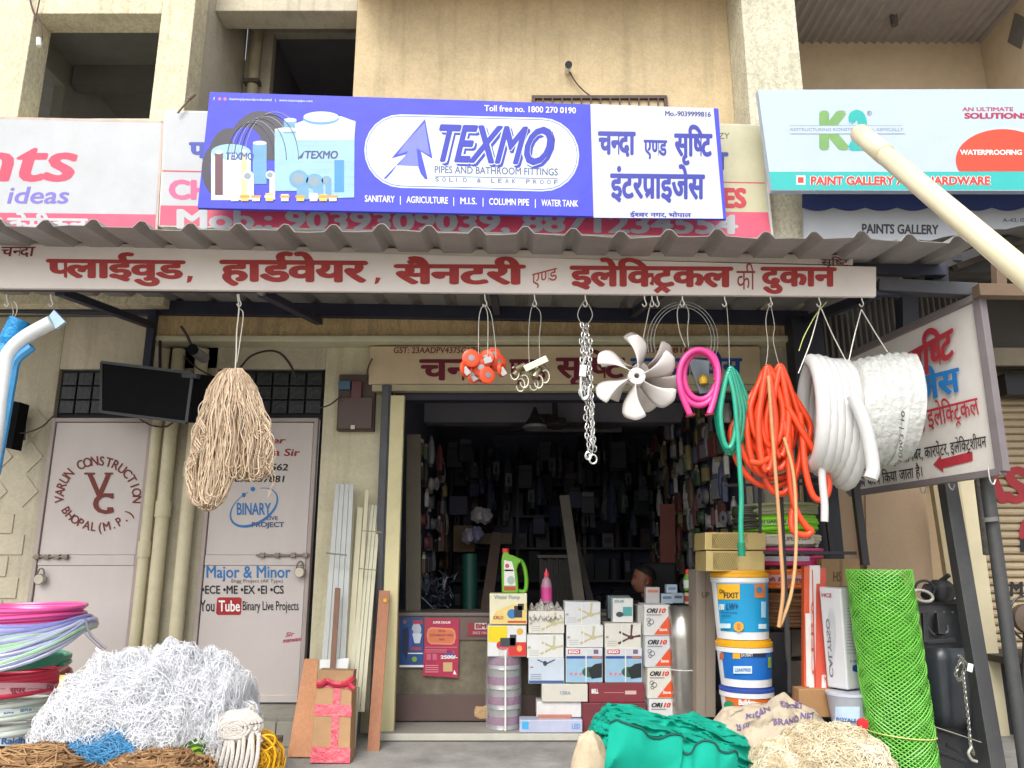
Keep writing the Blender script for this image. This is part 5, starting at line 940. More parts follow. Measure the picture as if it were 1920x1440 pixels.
def pumpblue(label, x0, x1, y0, y1):
    t, S = carton('pump_box', label, x0, x1, y0, y1, 5.80, .2, WB(1)); w_ = x1-x0; poly(S, R4(x0+1, x1-1, y0+20, y1-1), M('#8fb4cc', .4, .1, 12), t); poly(S, R4(x0+1, x0+w_*.5, y0+15, y0+20), M('#2d4a8c', .4), t, 'print', .003); poly(S, R4(x0+w_*.5, x1-1, y0+15, y0+20), M('#4a5c9c', .4), t, 'print', .003); poly(S, R4(x0+w_*.72, x1-3, y0+16, y0+19), M('#c8743a', .4), t, 'print', .004)
    poly(S, R4(x0+4, x0+27, y0+3, y0+11), M('#c23a46', .4), t, 'print', .003); T(S, 'EGO', Q(x0+6, x0+25, y0+4.5, y0+9.5), WHITE, t, .05, 0, .005); poly(S, R4(x1-17, x1-8, y0+3, y0+11), M('#7a5a7c', .4), t)
    g1 = M('#2f5c4c', .4); g2 = M('#24292c', .4); poly(S, ell(x0+w_*.66, y0+45, 15, 10), g1, t, 'print', .005); poly(S, [(x0+w_*.7,y0+58),(x0+w_*.6,y0+40),(x0+w_*.8,y0+30),(x0+w_*.98,y0+28),(x0+w_*.98,y0+55)], g2, t, 'print', .006); polys(S, [ell(x0+10+i*9, y0+49, 3, 3, 10) for i in range(3)], M('#c88090', .4), t, 'print', .003)
    obj('strap', MB().bar(S(x0+w_*.55, y0+1, .006), S(x0+w_*.55, y1-1, .006), .008, .002), TIE, t)
pumpblue('blue and white pump carton in the middle column above the off white carton', 1061, 1130, 1215, 1280); pumpblue('blue and white pump carton right of its twin, above the maroon carton', 1135, 1204, 1215, 1280)
t, S = carton('maroon_box', 'maroon carton with small white lettering above the green cloth', 1104, 1208, 1281, 1317, 5.80, .2, M('#7c3038', .5, .06)); T(S, 'IBELL', Q(1109, 1122, 1292, 1300), WHITE, t, .04); polys(S, [R4(1133, 1170, 1298, 1299)], M('#c08a8a', .5), t); poly(S, R4(1172, 1193, 1295, 1302), M('#c9b0a8', .4), t)
t, S = carton('maroon_box', 'second maroon carton partly covered by the green cloth', 1092, 1212, 1318, 1380, 5.78, .2, M('#6f2f36', .5, .1, dirt=.2))
t, S = carton('teal_box', 'small white and teal carton on the brown fan carton', 1149, 1187, 1122, 1167, 5.86, .12, WB(0)); poly(S, R4(1168, 1185, 1138, 1155), M('#4a9a98', .4), t); poly(S, ell(1162, 1152, 7, 5), M('#3c4250', .4), t, 'print', .003); T(S, 'SOLAR', Q(1152, 1170, 1125, 1130), M('#5c8aa0', .4), t, .02)
t, S = carton('teal_box', 'grey teal carton behind the small white and teal one', 1140, 1182, 1117, 1160, 6.0, .1, M('#55686c', .5))
# torn polythene on top of left fan carton
t = thing('torn_bag', 'crumpled torn white plastic bag lying on the fan carton beside the jug', 'bag', P(1022, 1150, 5.8)); mb = MB(); nz = np.random.RandomState(9); ph = nz.rand(12)*6
mb.grid(lambda u, v: P(992+62*u, 1160-34*v*(.6+.4*math.sin(u*pi))-4*math.sin(u*23+ph[0])*v, 5.80+.16*v) + Vector((0, -.012*math.sin(u*31+v*17)-.015*math.sin(u*13-v*29), .012*math.sin(u*41+v*5))), 40, 20); obj('bag', mb, M('#d2cfc8', .35, .12, 30, .5, 60), t, solid=.002)
# boxes on the counter at right
for i, (x0, x1, y0, y1, h, lb) in enumerate(((1211,1237,1101,1131,'#b5b3b4','small white packet with an orange label standing on the counter'), (1240,1262,1113,1132,'#a9b6c2','small pale blue packet lying on the counter'), (1262,1282,1112,1131,'#9db0c0','pale blue packet beside the green bottle'), (1250,1270,1096,1112,'#a9b8c6','small pale blue packet on top of the other two'))):
    t, S = carton('small_packet', lb, x0, x1, y0, y1, 5.98, .08, M(h, .4, .1)); poly(S, R4(x0+3, x1-3, y0+5, y0+10), M(['#c8785a', '#5c7c9c', '#54606c', '#6c8cac'][i], .5), t)
t = thing('spray_bottle', 'small green bottle with a red cap behind the steel sheet roll', 'bottle', P(1291, 1115, 5.96)); c = P(1291, 1108, 5.96); obj('body', MB().lathe(c, [(.03, 0), (.034, .01), (.034, .09), (.022, .12)], 16), M('#5c9a2c', .35), t); obj('label', MB().lathe(c, [(.0355, .02), (.0355, .08)], 16, False), M('#c9cfc0', .4), t); obj('cap', MB().lathe(c+Vector((0, 0, .12)), [(.018, 0), (.018, .03), (.01, .04)], 12), M('#c43a2c', .4), t)
t = thing('small_jar', 'small cream and red tin below the green bottle', 'tin', P(1293, 1132, 5.93)); obj('tin', MB().lathe(P(1293, 1132, 5.93), [(.036, 0), (.036, .07), (.03, .08)], 16), M('#c9b48c', .4, .2, 20), t); obj('label', MB().lathe(P(1293, 1130, 5.93), [(.037, .01), (.037, .05)], 16, False), M('#a83c38', .4, .2, 30), t)
# orange and white boxes stack
ORB = M('#dd5426', .4, .04)
for i, (x0, x1, y0, y1) in enumerate(((1208,1256,1134,1192),(1210,1259,1193,1251),(1214,1263,1252,1310),(1217,1266,1311,1372))):
    t, S = carton('appliance_box', ['top white carton with orange triangle in the column beside the steel roll', 'second white carton with orange triangle from the top beside the steel roll', 'third white carton with orange triangle from the top beside the steel roll', 'lowest white carton with black lettering beside the steel roll'][i], x0, x1, y0, y1, 5.74, .3, WB(i))
    T(S, 'ORI', Q(x0+4, x0+25, y0+7, y0+15, 0, 1), M('#2a2a2e', .4), t, .05, .15); T(S, '10', Q(x0+27, x0+40, y0+7, y0+15, 0, 1), M('#d2452c', .4), t, .05, .15); poly(S, R4(x0+4, x0+32, y0+18, y0+20), M('#8a8a8c', .4), t)
    if i < 3:
        poly(S, [(x1-2, y0+20), (x1-2, y1-2), (x0+18, y1-2)], ORB, t); T(S, 'Stove', Q(x1-20, x1-5, y1-15, y1-9), WHITE, t, .03); mb = MB(); 
        for (dx, dy, r) in ((8, 28, 3.5), (13, 32, 4.5), (9, 37, 3)): mb.tube([S(x0+dx+r*math.cos(a), y0+dy+r*math.sin(a), .003) for a in np.linspace(0, 2*pi, 12, endpoint=False)], .0022, 4, closed=True)
        obj('print', mb, M('#55555a', .5), t)
t, S = carton('appliance_box', 'dull grey carton standing behind the orange and white cartons', 1196, 1212, 1135, 1370, 5.85, .2, M('#a9a6a2', .6, .08))
# steel sheet roll
t = thing('sheet_roll', 'shiny roll of steel sheet standing beside the orange and white cartons', 'roll', P(1283, 1350, 5.7)); x_ = P(1283, 1240, 5.74).x; z1 = Zp(1137, 5.74); mb = MB()
mb.grid(lambda u, v: (lambda a, r: (x_+.01*v*0+r*math.cos(a), 5.76+r*math.sin(a), .06+(z1-.06)*v))(u*2*pi*2.2+3.6, .106-.012*u), 90, 4); obj('sheet', mb, M('#b9b6b0', .3, .15, 3, .2, 5, metal=.9), t, solid=.0015); obj('tie', MB().lathe((x_, 5.76, Zp(1258, 5.66)), [(.109, 0), (.109, .006)], 30, False), TIE, t)
# ================================================================= RIGHT SIDE
from mathutils import noise as NZ
def flat_coil(name, label, cx, cy, z0, z1, R, r, mat, cat='hose', jit=.006, seed=1, part='hose', n=9, rows=1):
    rs = np.random.RandomState(seed); t = thing(name, label, cat, (cx, cy, z0)); mb = MB(); k = max(1, int(round((z1-z0)/(2*r*.92))))
    for rw in range(rows):
        pts = []; N = 44
        for i in range(k*N+1):
            a = 2*pi*i/N; f = i/(k*N); rr = R - rw*2*r + jit*math.sin(a*1.3+seed) + jit*math.sin(a*.37+seed*2); pts.append((cx+rr*math.cos(a), cy+rr*math.sin(a), z0+r+(z1-z0-2*r)*f + jit*.5*math.sin(a*2.1+seed)))
        mb.tube(pts, r, n)
    obj(part, mb, mat, t); return t
CAR = M('#a4865f', .75, .1, 5, .1, 40); CARD = M('#8f8373', .75, .1, 5)
# bucket stack
Yb = 5.25; bx_ = P(1389, 1140, Yb).x; YEL = M('#d99e12', .4, .05); BBL = M('#1491c4', .35, .05); WPL = M('#d9dadb', .35, .04)
def bucket(label, y0, y1, cxp, rp, lid, lidh, lab0, lab1, labm):
    cx = P(cxp, (y0+y1)/2, Yb).x; m = mpp((y0+y1)/2, Yb); R = rp*m; Yf = Yb-R; z1 = Zp(y0, Yf); z0 = Zp(y1, Yf); H = z1-z0
    t = thing('paint_bucket', label, 'bucket', (cx, Yb, z0), None); obj('body', MB().lathe((cx, Yb, z0), [(R*.9, 0), (R*.9, .004), (R*.985, H-lidh-.03), (R*1.02, H-lidh-.028), (R*1.02, H-lidh)], 40), WPL, t)
    obj('lid', MB().lathe((cx, Yb, z1-lidh), [(R*1.0, 0), (R*1.03, .004), (R*1.03, lidh*.6), (R*.97, lidh*.7), (R*.97, lidh)], 40), lid, t)
    za = Zp(lab0, Yf)-z0; zb = Zp(lab1, Yf)-z0; rf = lambda z: R*(.9+.085*min(1, z/(H-lidh-.03)))+.0015; mb = MB(); mb.grid(lambda u, v: (cx+rf(zb+(za-zb)*v)*math.cos(-pi+.35+u*(pi-.5)), Yb+rf(zb+(za-zb)*v)*math.sin(-pi+.35+u*(pi-.5)), z0+zb+(za-zb)*v), 30, 2); obj('label', mb, labm, t)
    obj('handle', MB().tube([(cx+(R*1.03)*math.cos(a), Yb-(R*1.05)*math.sin(a)*.98, z1-lidh-.012-.05*math.sin(a)) for a in np.linspace(0, pi, 16)], .003, 5), WPL, t) if 0 else None
    return t, cyl(cx, Yb, R*.96+.004)
t, S = bucket('tall white paint bucket with a bright blue label and yellow lid ', 1070, 1201, 1389, 52, YEL, .045, 1094, 1186, BBL)
cylpoly(S, 1345, 1387, 1095, 1124, M('#e0a818', .4, .04), t); T(S, 'FIXIT', Q(1357, 1385, 1111, 1121), M('#2a2a20', .4), t, .02, 0, .006); T(S, 'Dr.', Q(1349, 1360, 1105, 1112), M('#4a3a20', .4), t, .03, 0, .006)
T(S, '101', Q(1349, 1358, 1133, 1143), WHITE, t, .05, .1, .005); T(S, 'LW+', Q(1361, 1384, 1131, 1143), M('#123a6a', .4), t, .02, .2, .005); cylpoly(S, 1349, 1370, 1169, 1178, M('#b9d4e2', .4), t); poly(S, ell(1385, 1175, 9.5, 9.5), YEL, t, 'print', .004); polys(S, [R4(1382, 1388, 1169, 1181)], M('#c8783a', .4), t, 'print', .006)
cylpoly(S, 1415, 1435, 1095, 1121, M('#c8763c', .4), t); poly(S, ell(1424, 1106, 5, 6), M('#3a7ca8', .4), t, 'print', .005); cylpoly(S, 1427, 1436, 1128, 1158, M('#9cc8de', .4), t); cylpoly(S, 1422, 1437, 1170, 1179, M('#c4d8e2', .4), t)
for y in (1148, 1154): cylpoly(S, 1352, 1382-(y-1148)*2, y, y+1.5, M('#0f5c8c', .4), t)
t, S = bucket('second white paint bucket with a blue label and yellow rim in the stack', 1202, 1291, 1397, 51, YEL, .045, 1223, 1276, M('#1566b8', .35, .05))
cylpoly(S, 1374, 1388, 1224, 1235, YEL, t); cylpoly(S, 1388, 1436, 1224, 1232, M('#23283a', .4), t, 'print', .004); T(S, 'Dr.FIXIT', Q(1390, 1412, 1225, 1231), WHITE, t, .0, 0, .006); cylpoly(S, 1375, 1410, 1249, 1263, M('#c4d8ea', .4), t); T(S, 'LEAKFREE', Q(1378, 1408, 1253, 1259), M('#3a5c9a', .4), t, .01, 0, .006); cylpoly(S, 1349, 1357, 1224, 1236, M('#b8643c', .4), t); cylpoly(S, 1440, 1446, 1232, 1252, M('#8aa83a', .4), t)
t, S = bucket('lowest bucket in the stack with a blue lid and orange label', 1292, 1372, 1402, 49, M('#2c4a9c', .4, .05), .03, 1306, 1350, M('#d86a26', .4, .05))
T(S, 'Builder', Q(1385, 1415, 1312, 1322), WHITE, t, .04, 0, .006); poly(S, ell(1366, 1322, 9, 8), M('#1f8a5c', .4), t, 'print', .005)
# perforated brass boxes
BRM = M('#a08a55', .35, .15, 60, .8, 220, metal=.55); BRE = M('#c0ab72', .45, .1, 6, metal=.3)
for i, (x0, x1, y0, y1, lb) in enumerate(((1322, 1436, 998, 1031, 'upper brass coloured perforated filter box on the bucket stack'), (1324, 1434, 1033, 1071, 'lower brass coloured perforated filter box on the bucket stack'))):
    q = [P(x0, y1, 5.08), P(x1, y1, 5.12), P(x1, y0, 5.12), P(x0, y0, 5.08)]; t = thing('filter_box', lb, 'box', (q[0]+q[1])/2); obj('body', MB().slab(q, [p+Vector((0, .3, 0)) for p in q]), BRE, t, bevel=.004); S = plane(q[0], (q[1]-q[0]).cross(q[3]-q[0]))
    poly(S, R4(x0+13, x0+80 if i == 0 else x0+60, y0+3, y1-3, 1), M('#8d7a4c', .4, .15, metal=.4), t, 'mesh_back', .001); mb = MB()
    x = x0+13; xe = x0+80 if i == 0 else x0+62
    while x < xe:
        mb.tube([S(x, y0+3, .004), S(min(x+14, xe), y1-3, .004)], .0016, 3, cap=False); mb.tube([S(min(x+14, xe), y0+3, .004), S(x, y1-3, .004)], .0016, 3, cap=False); x += 3.2
    obj('wire_mesh', mb, M('#c9b67c', .35, metal=.5), t)['kind'] = 'stuff'
    obj('end_cap', MB().slab([S(x0+84, y1-1, .001), S(x1-14, y1-1, .001), S(x1-14, y0+1, .001), S(x0+84, y0+1, .001)], [S(x0+84, y1-1, .006), S(x1-14, y1-1, .006), S(x1-14, y0+1, .006), S(x0+84, y0+1, .006)]), BRE, t)
t = thing('hose_fitting', 'shiny green end of the long green hose resting on the brass box', 'fitting', P(1391, 1042, 4.38)); obj('fitting', MB().tube([P(1389, 1018, 4.39), P(1391, 1043, 4.39)], .021, 12), M('#14785a', .2, .1), t)
for lb, x0, x1, y0, y1, Y, d, m in (('tall plain brown carton between the steel roll and the bucket stack', 1306, 1342, 1068, 1345, 5.55, .25, M('#8d8173', .75, .08, 3, dirt=.2)), ('brown carton on the rack behind the green mesh roll', 1540, 1612, 1048, 1100, 5.3, .25, CAR), ('small flat brown carton below the rack right of the buckets', 1485, 1520, 1180, 1230, 5.6, .25, CARD), ('brown carton low behind the orange tube cartons', 1470, 1520, 1240, 1320, 5.6, .25, CARD)):
    t, S = carton('brown_carton', lb, x0, x1, y0, y1, Y, d, m)
    if y0 == 1048: 
        T(S, 'HS', Q(1562, 1578, 1072, 1090), M('#6f5236', .6), t, .03); poly(S, R4(1574, 1580, 1049, 1099), M('#8a6e48', .5), t, 'tape', .001)
    if y0 == 1068: T(S, 'UP', Q(1316, 1330, 1110, 1120), M('#5f5448', .7), t, .03); poly(S, R4(1322, 1324, 1070, 1340), M('#7a6c5c', .5), t, 'tape', .001)
# steel rack with coils lying on it
t = thing('steel_rack', 'black steel rod rack carrying coiled hoses and cartons right of the buckets', 'rack', P(1500, 1300, 5.3)); RK = M('#2c2a2b', .5, .2, 10, dirt=.2)
for a, b, Y0, Y1, w_ in (((1425,905),(1425,1000),5.0,5.0,.018), ((1462,890),(1478,1240),5.0,5.0,.026), ((1478,1180),(1480,1300),5.0,5.0,.02), ((1540,880),(1560,1040),5.6,5.6,.03), ((1596,850),(1622,1060),5.05,5.05,.045), ((1360,910),(1620,905),5.0,5.0,.018), ((1432,1036),(1605,1037),5.0,5.05,.02), ((1490,895),(1640,888),5.5,5.5,.03)):
    obj('bar', MB().bar(P(*a, Y0), P(*b, Y1), w_), RK, t, bevel=.002)
rk = P(1452, 1000, 5.62); rz = lambda y: Zp(y, 5.33)
flat_coil('hose_coil', 'grey green hose coil at the very top of the rack stack', rk.x+.005, 5.62, rz(968), rz(940), .29, .013, M('#8b8f6c', .45, .1), seed=2)
t = flat_coil('hose_coil', 'lime green hose coil with a printed label on the rack', rk.x+.01, 5.62, rz(998), rz(962), .275, .015, M('#7fd31c', .35, .05), seed=3); S = cyl(rk.x+.01, 5.62, .292); cylpoly(S, 1402, 1500, 968, 980, M('#b4d88a', .4), t, 'label', bow=4); T(S, 'KAVERI GARDEN HOSE', Q(1405, 1500, 973, 981), M('#35602c', .5), t, .03, 0, .004)
t = flat_coil('hose_coil', 'pale cream hose coil with a printed wrapper under the lime green one', rk.x+.02, 5.62, rz(1024), rz(1000), .275, .014, M('#c9c4ac', .45, .08), seed=4); S = cyl(rk.x+.02, 5.62, .292); cylpoly(S, 1420, 1526, 1003, 1020, M('#cfcabc', .5), t, 'label'); T(S, 'SUPER FLEX', Q(1465, 1522, 1007, 1015, -3), M('#8a4a50', .5), t, .02, 0, .004)
flat_coil('hose_coil', 'pink hose coil under the cream one on the rack', rk.x+.03, 5.62, rz(1040), rz(1026), .27, .012, PK, seed=5)
t = flat_coil('hose_coil', 'magenta hose coil with a pale printed band just above the orange one', rk.x+.03, 5.62, rz(1064), rz(1041), .27, .012, M('#c83a6c', .4, .06), seed=6); S = cyl(rk.x+.03, 5.62, .286); cylpoly(S, 1432, 1518, 1043, 1052, M('#b9b2c6', .5), t, 'label')
t = flat_coil('hose_coil', 'orange hose coil with a pink printed label at the bottom of the rack stack', rk.x+.03, 5.62, rz(1108), rz(1066), .27, .014, M('#e8742a', .35, .05), seed=7); S = cyl(rk.x+.03, 5.62, .289); cylpoly(S, 1430, 1510, 1078, 1092, M('#d9a4a4', .5), t, 'label'); T(S, 'soft & spring', Q(1432, 1508, 1082, 1090), M('#8a3440', .5), t, .03, 0, .004)
flat_coil('rope_coil', 'brown ridged coil filling the shelf under the orange hose', rk.x+.04, 5.62, rz(1182), rz(1110), .25, .014, M('#7a5536', .7, .15), 'rope', seed=8)
t, S = carton('shadow_block', 'dark block standing for the shadow below the brown coil', 1440, 1484, 1186, 1310, 5.3, .2, M('#1d1f24', .4, .1))  # block added to paint the dark shadow under the coil
flat_coil('hose_coil', 'thin black hose coil beside the lime green one', P(1395, 970, 5.6).x, 5.5, rz(995), rz(945), .1, .01, M('#3d3f34', .4), seed=9)
# beige panels behind
PLY = M('#b0977a', .75, .1, 2, .1, 30, dirt=.25, dirtc='#8d7458')
for lb, x0, x1, y0, y1, Y in (('tall beige board behind the white hose tail', 1500, 1556, 885, 1240, 5.75), ('wide beige board behind the steel rack and green mesh roll', 1560, 1618, 888, 1240, 5.8), ('large beige board below the slanted sign', 1622, 1742, 900, 1240, 5.7)):
    q = [P(x0+ (8 if x0 > 1600 else 3), y1, Y), P(x1+22, y1, Y), P(x1-8, y0, Y), P(x0, y0, Y)]; t = thing('plywood_sheet', lb, 'board', (q[0]+q[1])/2); obj('sheet', MB().slab(q, [p+Vector((0, .02, 0)) for p in q]), PLY, t, bevel=.002)
# navy column and grey partition at the right end of the shop
t = thing('navy_column', 'dark navy steel column rising under the right end of the canopy', 'column', P(1515, 1000, 5.75)); obj('column', MB().box(Xp(1484, 660, 5.75), Xp(1542, 660, 5.75), 5.7, 5.86, .04, 3.1), M('#1f222c', .5, .15, 5), t, bevel=.004)
t = thing('corrugated_partition', 'grey corrugated metal partition behind the slanted sign', 'partition', (2.9, 5.95, .04)); mb = MB()
xa = Xp(1542, 650, 5.95); xb = Xp(1830, 650, 5.95); n = 26
for i in range(n):
    u0 = xa+(xb-xa)*i/n; w_ = (xb-xa)/n; z0_, z1_ = 2.0, 3.44
    for (a, ya), (b, yb) in zip(((0, 5.95), (.3, 5.92), (.55, 5.92), (.85, 5.95)), ((.3, 5.92), (.55, 5.92), (.85, 5.95), (1, 5.95))): mb.add([(u0+a*w_, ya, z0_), (u0+b*w_, yb, z0_), (u0+b*w_, yb, z1_), (u0+a*w_, ya, z1_)], [(0,1,2,3)])
obj('sheet', mb, M('#5f5c58', .6, .2, 3, dirt=.4), t, solid=.003)
# slanted sign
A, Bq, Cq, Dq = P(1597, 926, 5.55), P(1886, 884, 4.35), P(1836, 556, 4.35), P(1560, 690, 5.55)
Cq = Bq.copy(); Cq.z = P(1836, 556, 4.35).z; Dq = A.copy(); Dq.z = P(1585, 680, 5.55).z
Cq.x = P(1836, 556, 4.35).x; Bq.x = P(1882, 884, 4.35).x; Dq.x = P(1566, 680, 5.55).x
t = thing('side_sign', 'slanted white sign with a red arrow projecting from the right end of the shop', 'sign', (A+Bq)/2); nrm = (Bq-A).cross(Dq-A).normalized()
if nrm.y > 0: nrm = -nrm
obj('panel', MB().slab([A, Bq, Cq, Dq], [p-nrm*.03 for p in (A, Bq, Cq, Dq)]), M('#dcd8d2', .45, .06, 2, .1, 8, dirt=.25, dirtc='#a39a90'), t, bevel=.002)
FM = M('#7a7274', .5, .12, 5, dirt=.2)
for a, b, w_ in ((A, Bq, .04), (Bq, Cq, .055), (Cq, Dq, .042), (Dq, A, .04)): obj('frame_bar', MB().bar(a+nrm*.005, b+nrm*.005, w_, .05, up=nrm), FM, t, bevel=.003)
S = plane(A, (Bq-A).cross(Dq-A)); RR = M('#b0303c', .7, .15, 30)
D(S, 'सृि/षट', [(1698, 726), (1790, 664), (1787, 616), (1695, 668)], RR, t, .035); D(S, 'इंटरप*ाइजेस', [(1560, 800), (1803, 731), (1798, 690), (1560, 752)], M('#2277be', .7, .1), t, .03)
D(S, 'हाड~वेयर, सैनेटरी, इलेि/कट=कल', [(1590, 842), (1838, 776), (1832, 746), (1590, 806)], RR, t, .012)
D(S, 'नोट:- हमारे यहाँ /पलमबर, कारपेंटर, इलेि/कट=शीयन', [(1606, 884), (1850, 838), (1848, 818), (1604, 864)], M('#2c2a2e', .7), t, .01)
D(S, 'का काय~ िकया जाता है।', [(1608, 914), (1730, 893), (1728, 875), (1606, 896)], M('#2c2a2e', .7), t, .01)
poly(S, [(1750, 871), (1764, 853), (1765, 861), (1823, 846), (1824, 864), (1768, 878), (1769, 886)], RR, t, 'arrow', .003)
for i, (x, y) in enumerate(((1727, 905), (1780, 898), (1857, 888))):
    h_ = thing('s_hook', ['wire hook under the slanted sign, nearest the shop', 'middle wire hook under the slanted sign', 'wire hook at the outer corner of the slanted sign'][i], 'hook', P(x, y, 4.9)); YY = (5.0, 4.75, 4.4)[i]; obj('hook', MB().tube(pxl([(x-4,y-12),(x-3,y),(x,y+14),(x+6,y+20),(x+10,y+10)], YY), .0045, 6), M('#c4c2b8', .35, metal=.4), h_)
# neighbour's rolling shutter: each slat a piece
t = thing('rolling_shutter', 'tan rolling shutter of the neighbouring shop with red painted letters', 'shutter', (4.4, 6.7, .04)); SL = M('#a8977b', .6, .1, 4, .1, 20, dirt=.35, dirtc='#7d6a50'); z = .35; k = 0
sl0 = None
while z < 2.95:
    mbs = MB(); prof = [(6.66, 0), (6.635, .012), (6.63, .03), (6.64, .052), (6.66, .062)]
    if sl0 is None:
        for (ya, za), (yb, zb) in zip(prof[:-1], prof[1:]): mbs.add([(3.56, ya, z+za), (6.2, ya, z+za), (6.2, yb, z+zb), (3.56, yb, z+zb)], [(0,1,2,3)])
        sl0 = obj('slat', mbs, SL, t, smooth=False); zb0 = z
    else:
        s2 = sl0.copy(); COL.objects.link(s2); s2.parent = t; s2.location = sl0.location + Vector((0, 0, z-zb0))
    z += .064; k += 1
obj('backing', MB().box(3.5, 6.3, 6.67, 6.7, .3, 3.0), M('#5c5244', .8), t); obj('bottom_bar', MB().box(3.56, 6.2, 6.62, 6.66, .27, .35), M('#b0a58c', .6, .1, dirt=.3), t, bevel=.004); obj('guide', MB().box(3.50, 3.565, 6.58, 6.68, .04, 3.0), M('#8f8570', .6, .1, dirt=.3), t, bevel=.003)
S = vplane(6.625); T(S, 'AS', Q(1822, 1928, 878, 940), M('#9c2c34', .7, .1), t, .05); T(S, 'M', Q(1894, 1918, 1091, 1117), M('#222226', .7), t, .03); poly(S, ell(1925, 1000, 14, 28), M('#9c2c34', .7), t); poly(S, R4(1913, 1930, 1010, 1035), M('#222226', .7), t, 'print', .003)
t = thing('shutter_housing', 'dark steel frame and box above the neighbouring shutter', 'frame', P(1870, 700, 6.5)); 
for a, b, w_ in (((1830, 590), (1960, 586), .05), ((1830, 690), (1960, 686), .05), ((1865, 612), (1960, 616), .03), ((1903, 610), (1905, 645), .03)): obj('bar', MB().bar(P(*a, 6.45), P(*b, 6.45), w_), M('#34322f', .6, .2), t)
obj('hood', MB().box(3.5, 6.3, 6.3, 6.75, 3.02, 3.6), M('#46413b', .7, .2, 4, dirt=.3), t, bevel=.005); obj('hood_lip', MB().box(3.5, 6.3, 6.27, 6.31, 2.86, 3.015), M('#8a7f6c', .7, .15, 4, dirt=.4), t, bevel=.004)
obj('box', MB().box(Xp(1876, 700, 6.5), Xp(1990, 700, 6.5), 6.45, 6.6, Zp(740, 6.45), Zp(700, 6.45)), M('#26262a', .6), t, bevel=.004)
# posts and beams at right
POST = M('#3c3d3e', .5, .15, 6, .1, 30, dirt=.35, dirtc='#6c675e')
def post(name, label, a, b, Y0, Y1, w_, m, cat='post', tube=False):
    q0, q1 = P(*a, Y0), P(*b, Y1); t = thing(name, label, cat, q1 if q1.z < q0.z else q0)
    obj('post', MB().tube([q0, q1], w_/2, 14) if tube else MB().bar(q0, q1, w_), m, t, bevel=0 if tube else .003); return t
post('timber_post', 'pale timber post leaning left of the grey steel post below the slanted sign', (1752, 905), (1790, 1150), 5.5, 5.5, .055, M('#b5a582', .7, .12, 8, stretch=(5, 5, .6), dirt=.2)); post('timber_post', 'thin pale strip just right of the grey steel post', (1792, 892), (1838, 1200), 5.4, 5.4, .03, M('#b9ab8a', .7, .12, 8, stretch=(5, 5, .6)))
post('steel_post', 'square grey steel post running down to the ground below the slanted sign', (1774, 893), (1868, 1460), 4.9, 4.6, .085, POST); post('steel_post', 'round dark steel pole nearest the right edge below the slanted sign', (1848, 888), (1925, 1450), 4.55, 4.5, .075, POST, tube=True); post('steel_post', 'thin rusty pole just left of the round dark pole', (1833, 900), (1850, 1040), 4.75, 4.7, .04, M('#55504a', .8, .3, 20, .5, 60), tube=True)
t = thing('post_clamp', 'light worn clamp ring on the round dark pole', 'clamp', P(1856, 972, 4.5)); obj('clamp', MB().tube([P(1855, 970, 4.52), P(1857, 978, 4.52)], .042, 14), M('#6c6a66', .5), t)
t = thing('canopy_extension', 'dark beams and wooden struts at the right end of the canopy', 'frame', P(1750, 520, 4.8)); WDB = M('#6b5846', .75, .15, 6, dirt=.3)
for a, b, Y0, Y1, w_, m in (((1645,536),(1830,546),4.5,4.4,.08,M('#3d3f44',.5,.15)), ((1600,475),(1800,485),4.7,4.8,.05,M('#26282e',.5)), ((1700,520),(1920,440),4.6,5.2,.06,M('#3a3836',.6)), ((1830,546),(1960,548),4.3,4.3,.075,WDB), ((1872,490),(1874,544),4.4,4.4,.06,WDB), ((1755,500),(1757,545),4.6,4.6,.1,M('#1d1e22',.6)), ((1700,560),(1702,700),5.6,5.6,.12,M('#25262b',.6)), ((1790,500),(1960,440),5.2,5.4,.05,M('#4a4138',.7)), ((1660,505),(1960,500),5.3,5.3,.09,M('#33312f',.7))): obj('beam', MB().bar(P(*a, Y0), P(*b, Y1), w_), m, t, bevel=.003)
t = thing('neighbour_canopy', 'grey corrugated canopy edge of the next shop at the right border', 'canopy', P(1880, 440, 5.0)); mb = MB(); xa = 2.3
mb.grid(lambda u, v: (xa+u*2.6, 4.9+v*1.4, Zp(452, 4.9)+.12*max(0, math.sin(min(max(0, u-.22)*4.0, pi)))*(1-.5*v)+.015*abs(math.sin(u*30))+v*.12), 60, 6); obj('sheet', mb, M('#5a5856', .6, .12, 3, dirt=.3), t, solid=.004)
# dark clutter at the foot of the posts
t = thing('black_machine', 'scuffed black sheet metal machine body behind the green mesh roll', 'machine', P(1770, 1440, 5.0)); BLK2 = M('#1d1f22', .35, .3, 5, .15, 12, dirt=.3, dirtc='#4c4e50')
q = [P(1718, 1475, 4.95), P(1858, 1475, 4.85), P(1822, 1128, 4.95), P(1712, 1128, 5.05)]; obj('body', MB().slab(q, [p+Vector((0, .4, 0)) for p in q]), BLK2, t, bevel=.01); obj('top_edge', MB().bar(q[3]+Vector((0, -.01, 0)), q[2]+Vector((0, -.01, 0)), .03), M('#3a3b3c', .5, .2, dirt=.3), t); obj('handle', MB().tube(pxl([(1735,1170),(1752,1190),(1775,1186),(1776,1172)], 4.93), .008, 6), M('#4a4a4a', .4), t)
for a_, b_, w_ in (((1733,1150),(1735,1205),.03), ((1760,1150),(1764,1190),.045), ((1722,1205),(1790,1200),.025), ((1722,1240),(1725,1470),.02), ((1775,1395),(1850,1440),.02), ((1750,1365),(1790,1378),.012), ((1757,1408),(1815,1430),.02)): obj('strut', MB().bar(P(*a_, 4.92), P(*b_, 4.90), w_), M('#2e3033', .4, .3, 20, dirt=.3), t, bevel=.003)
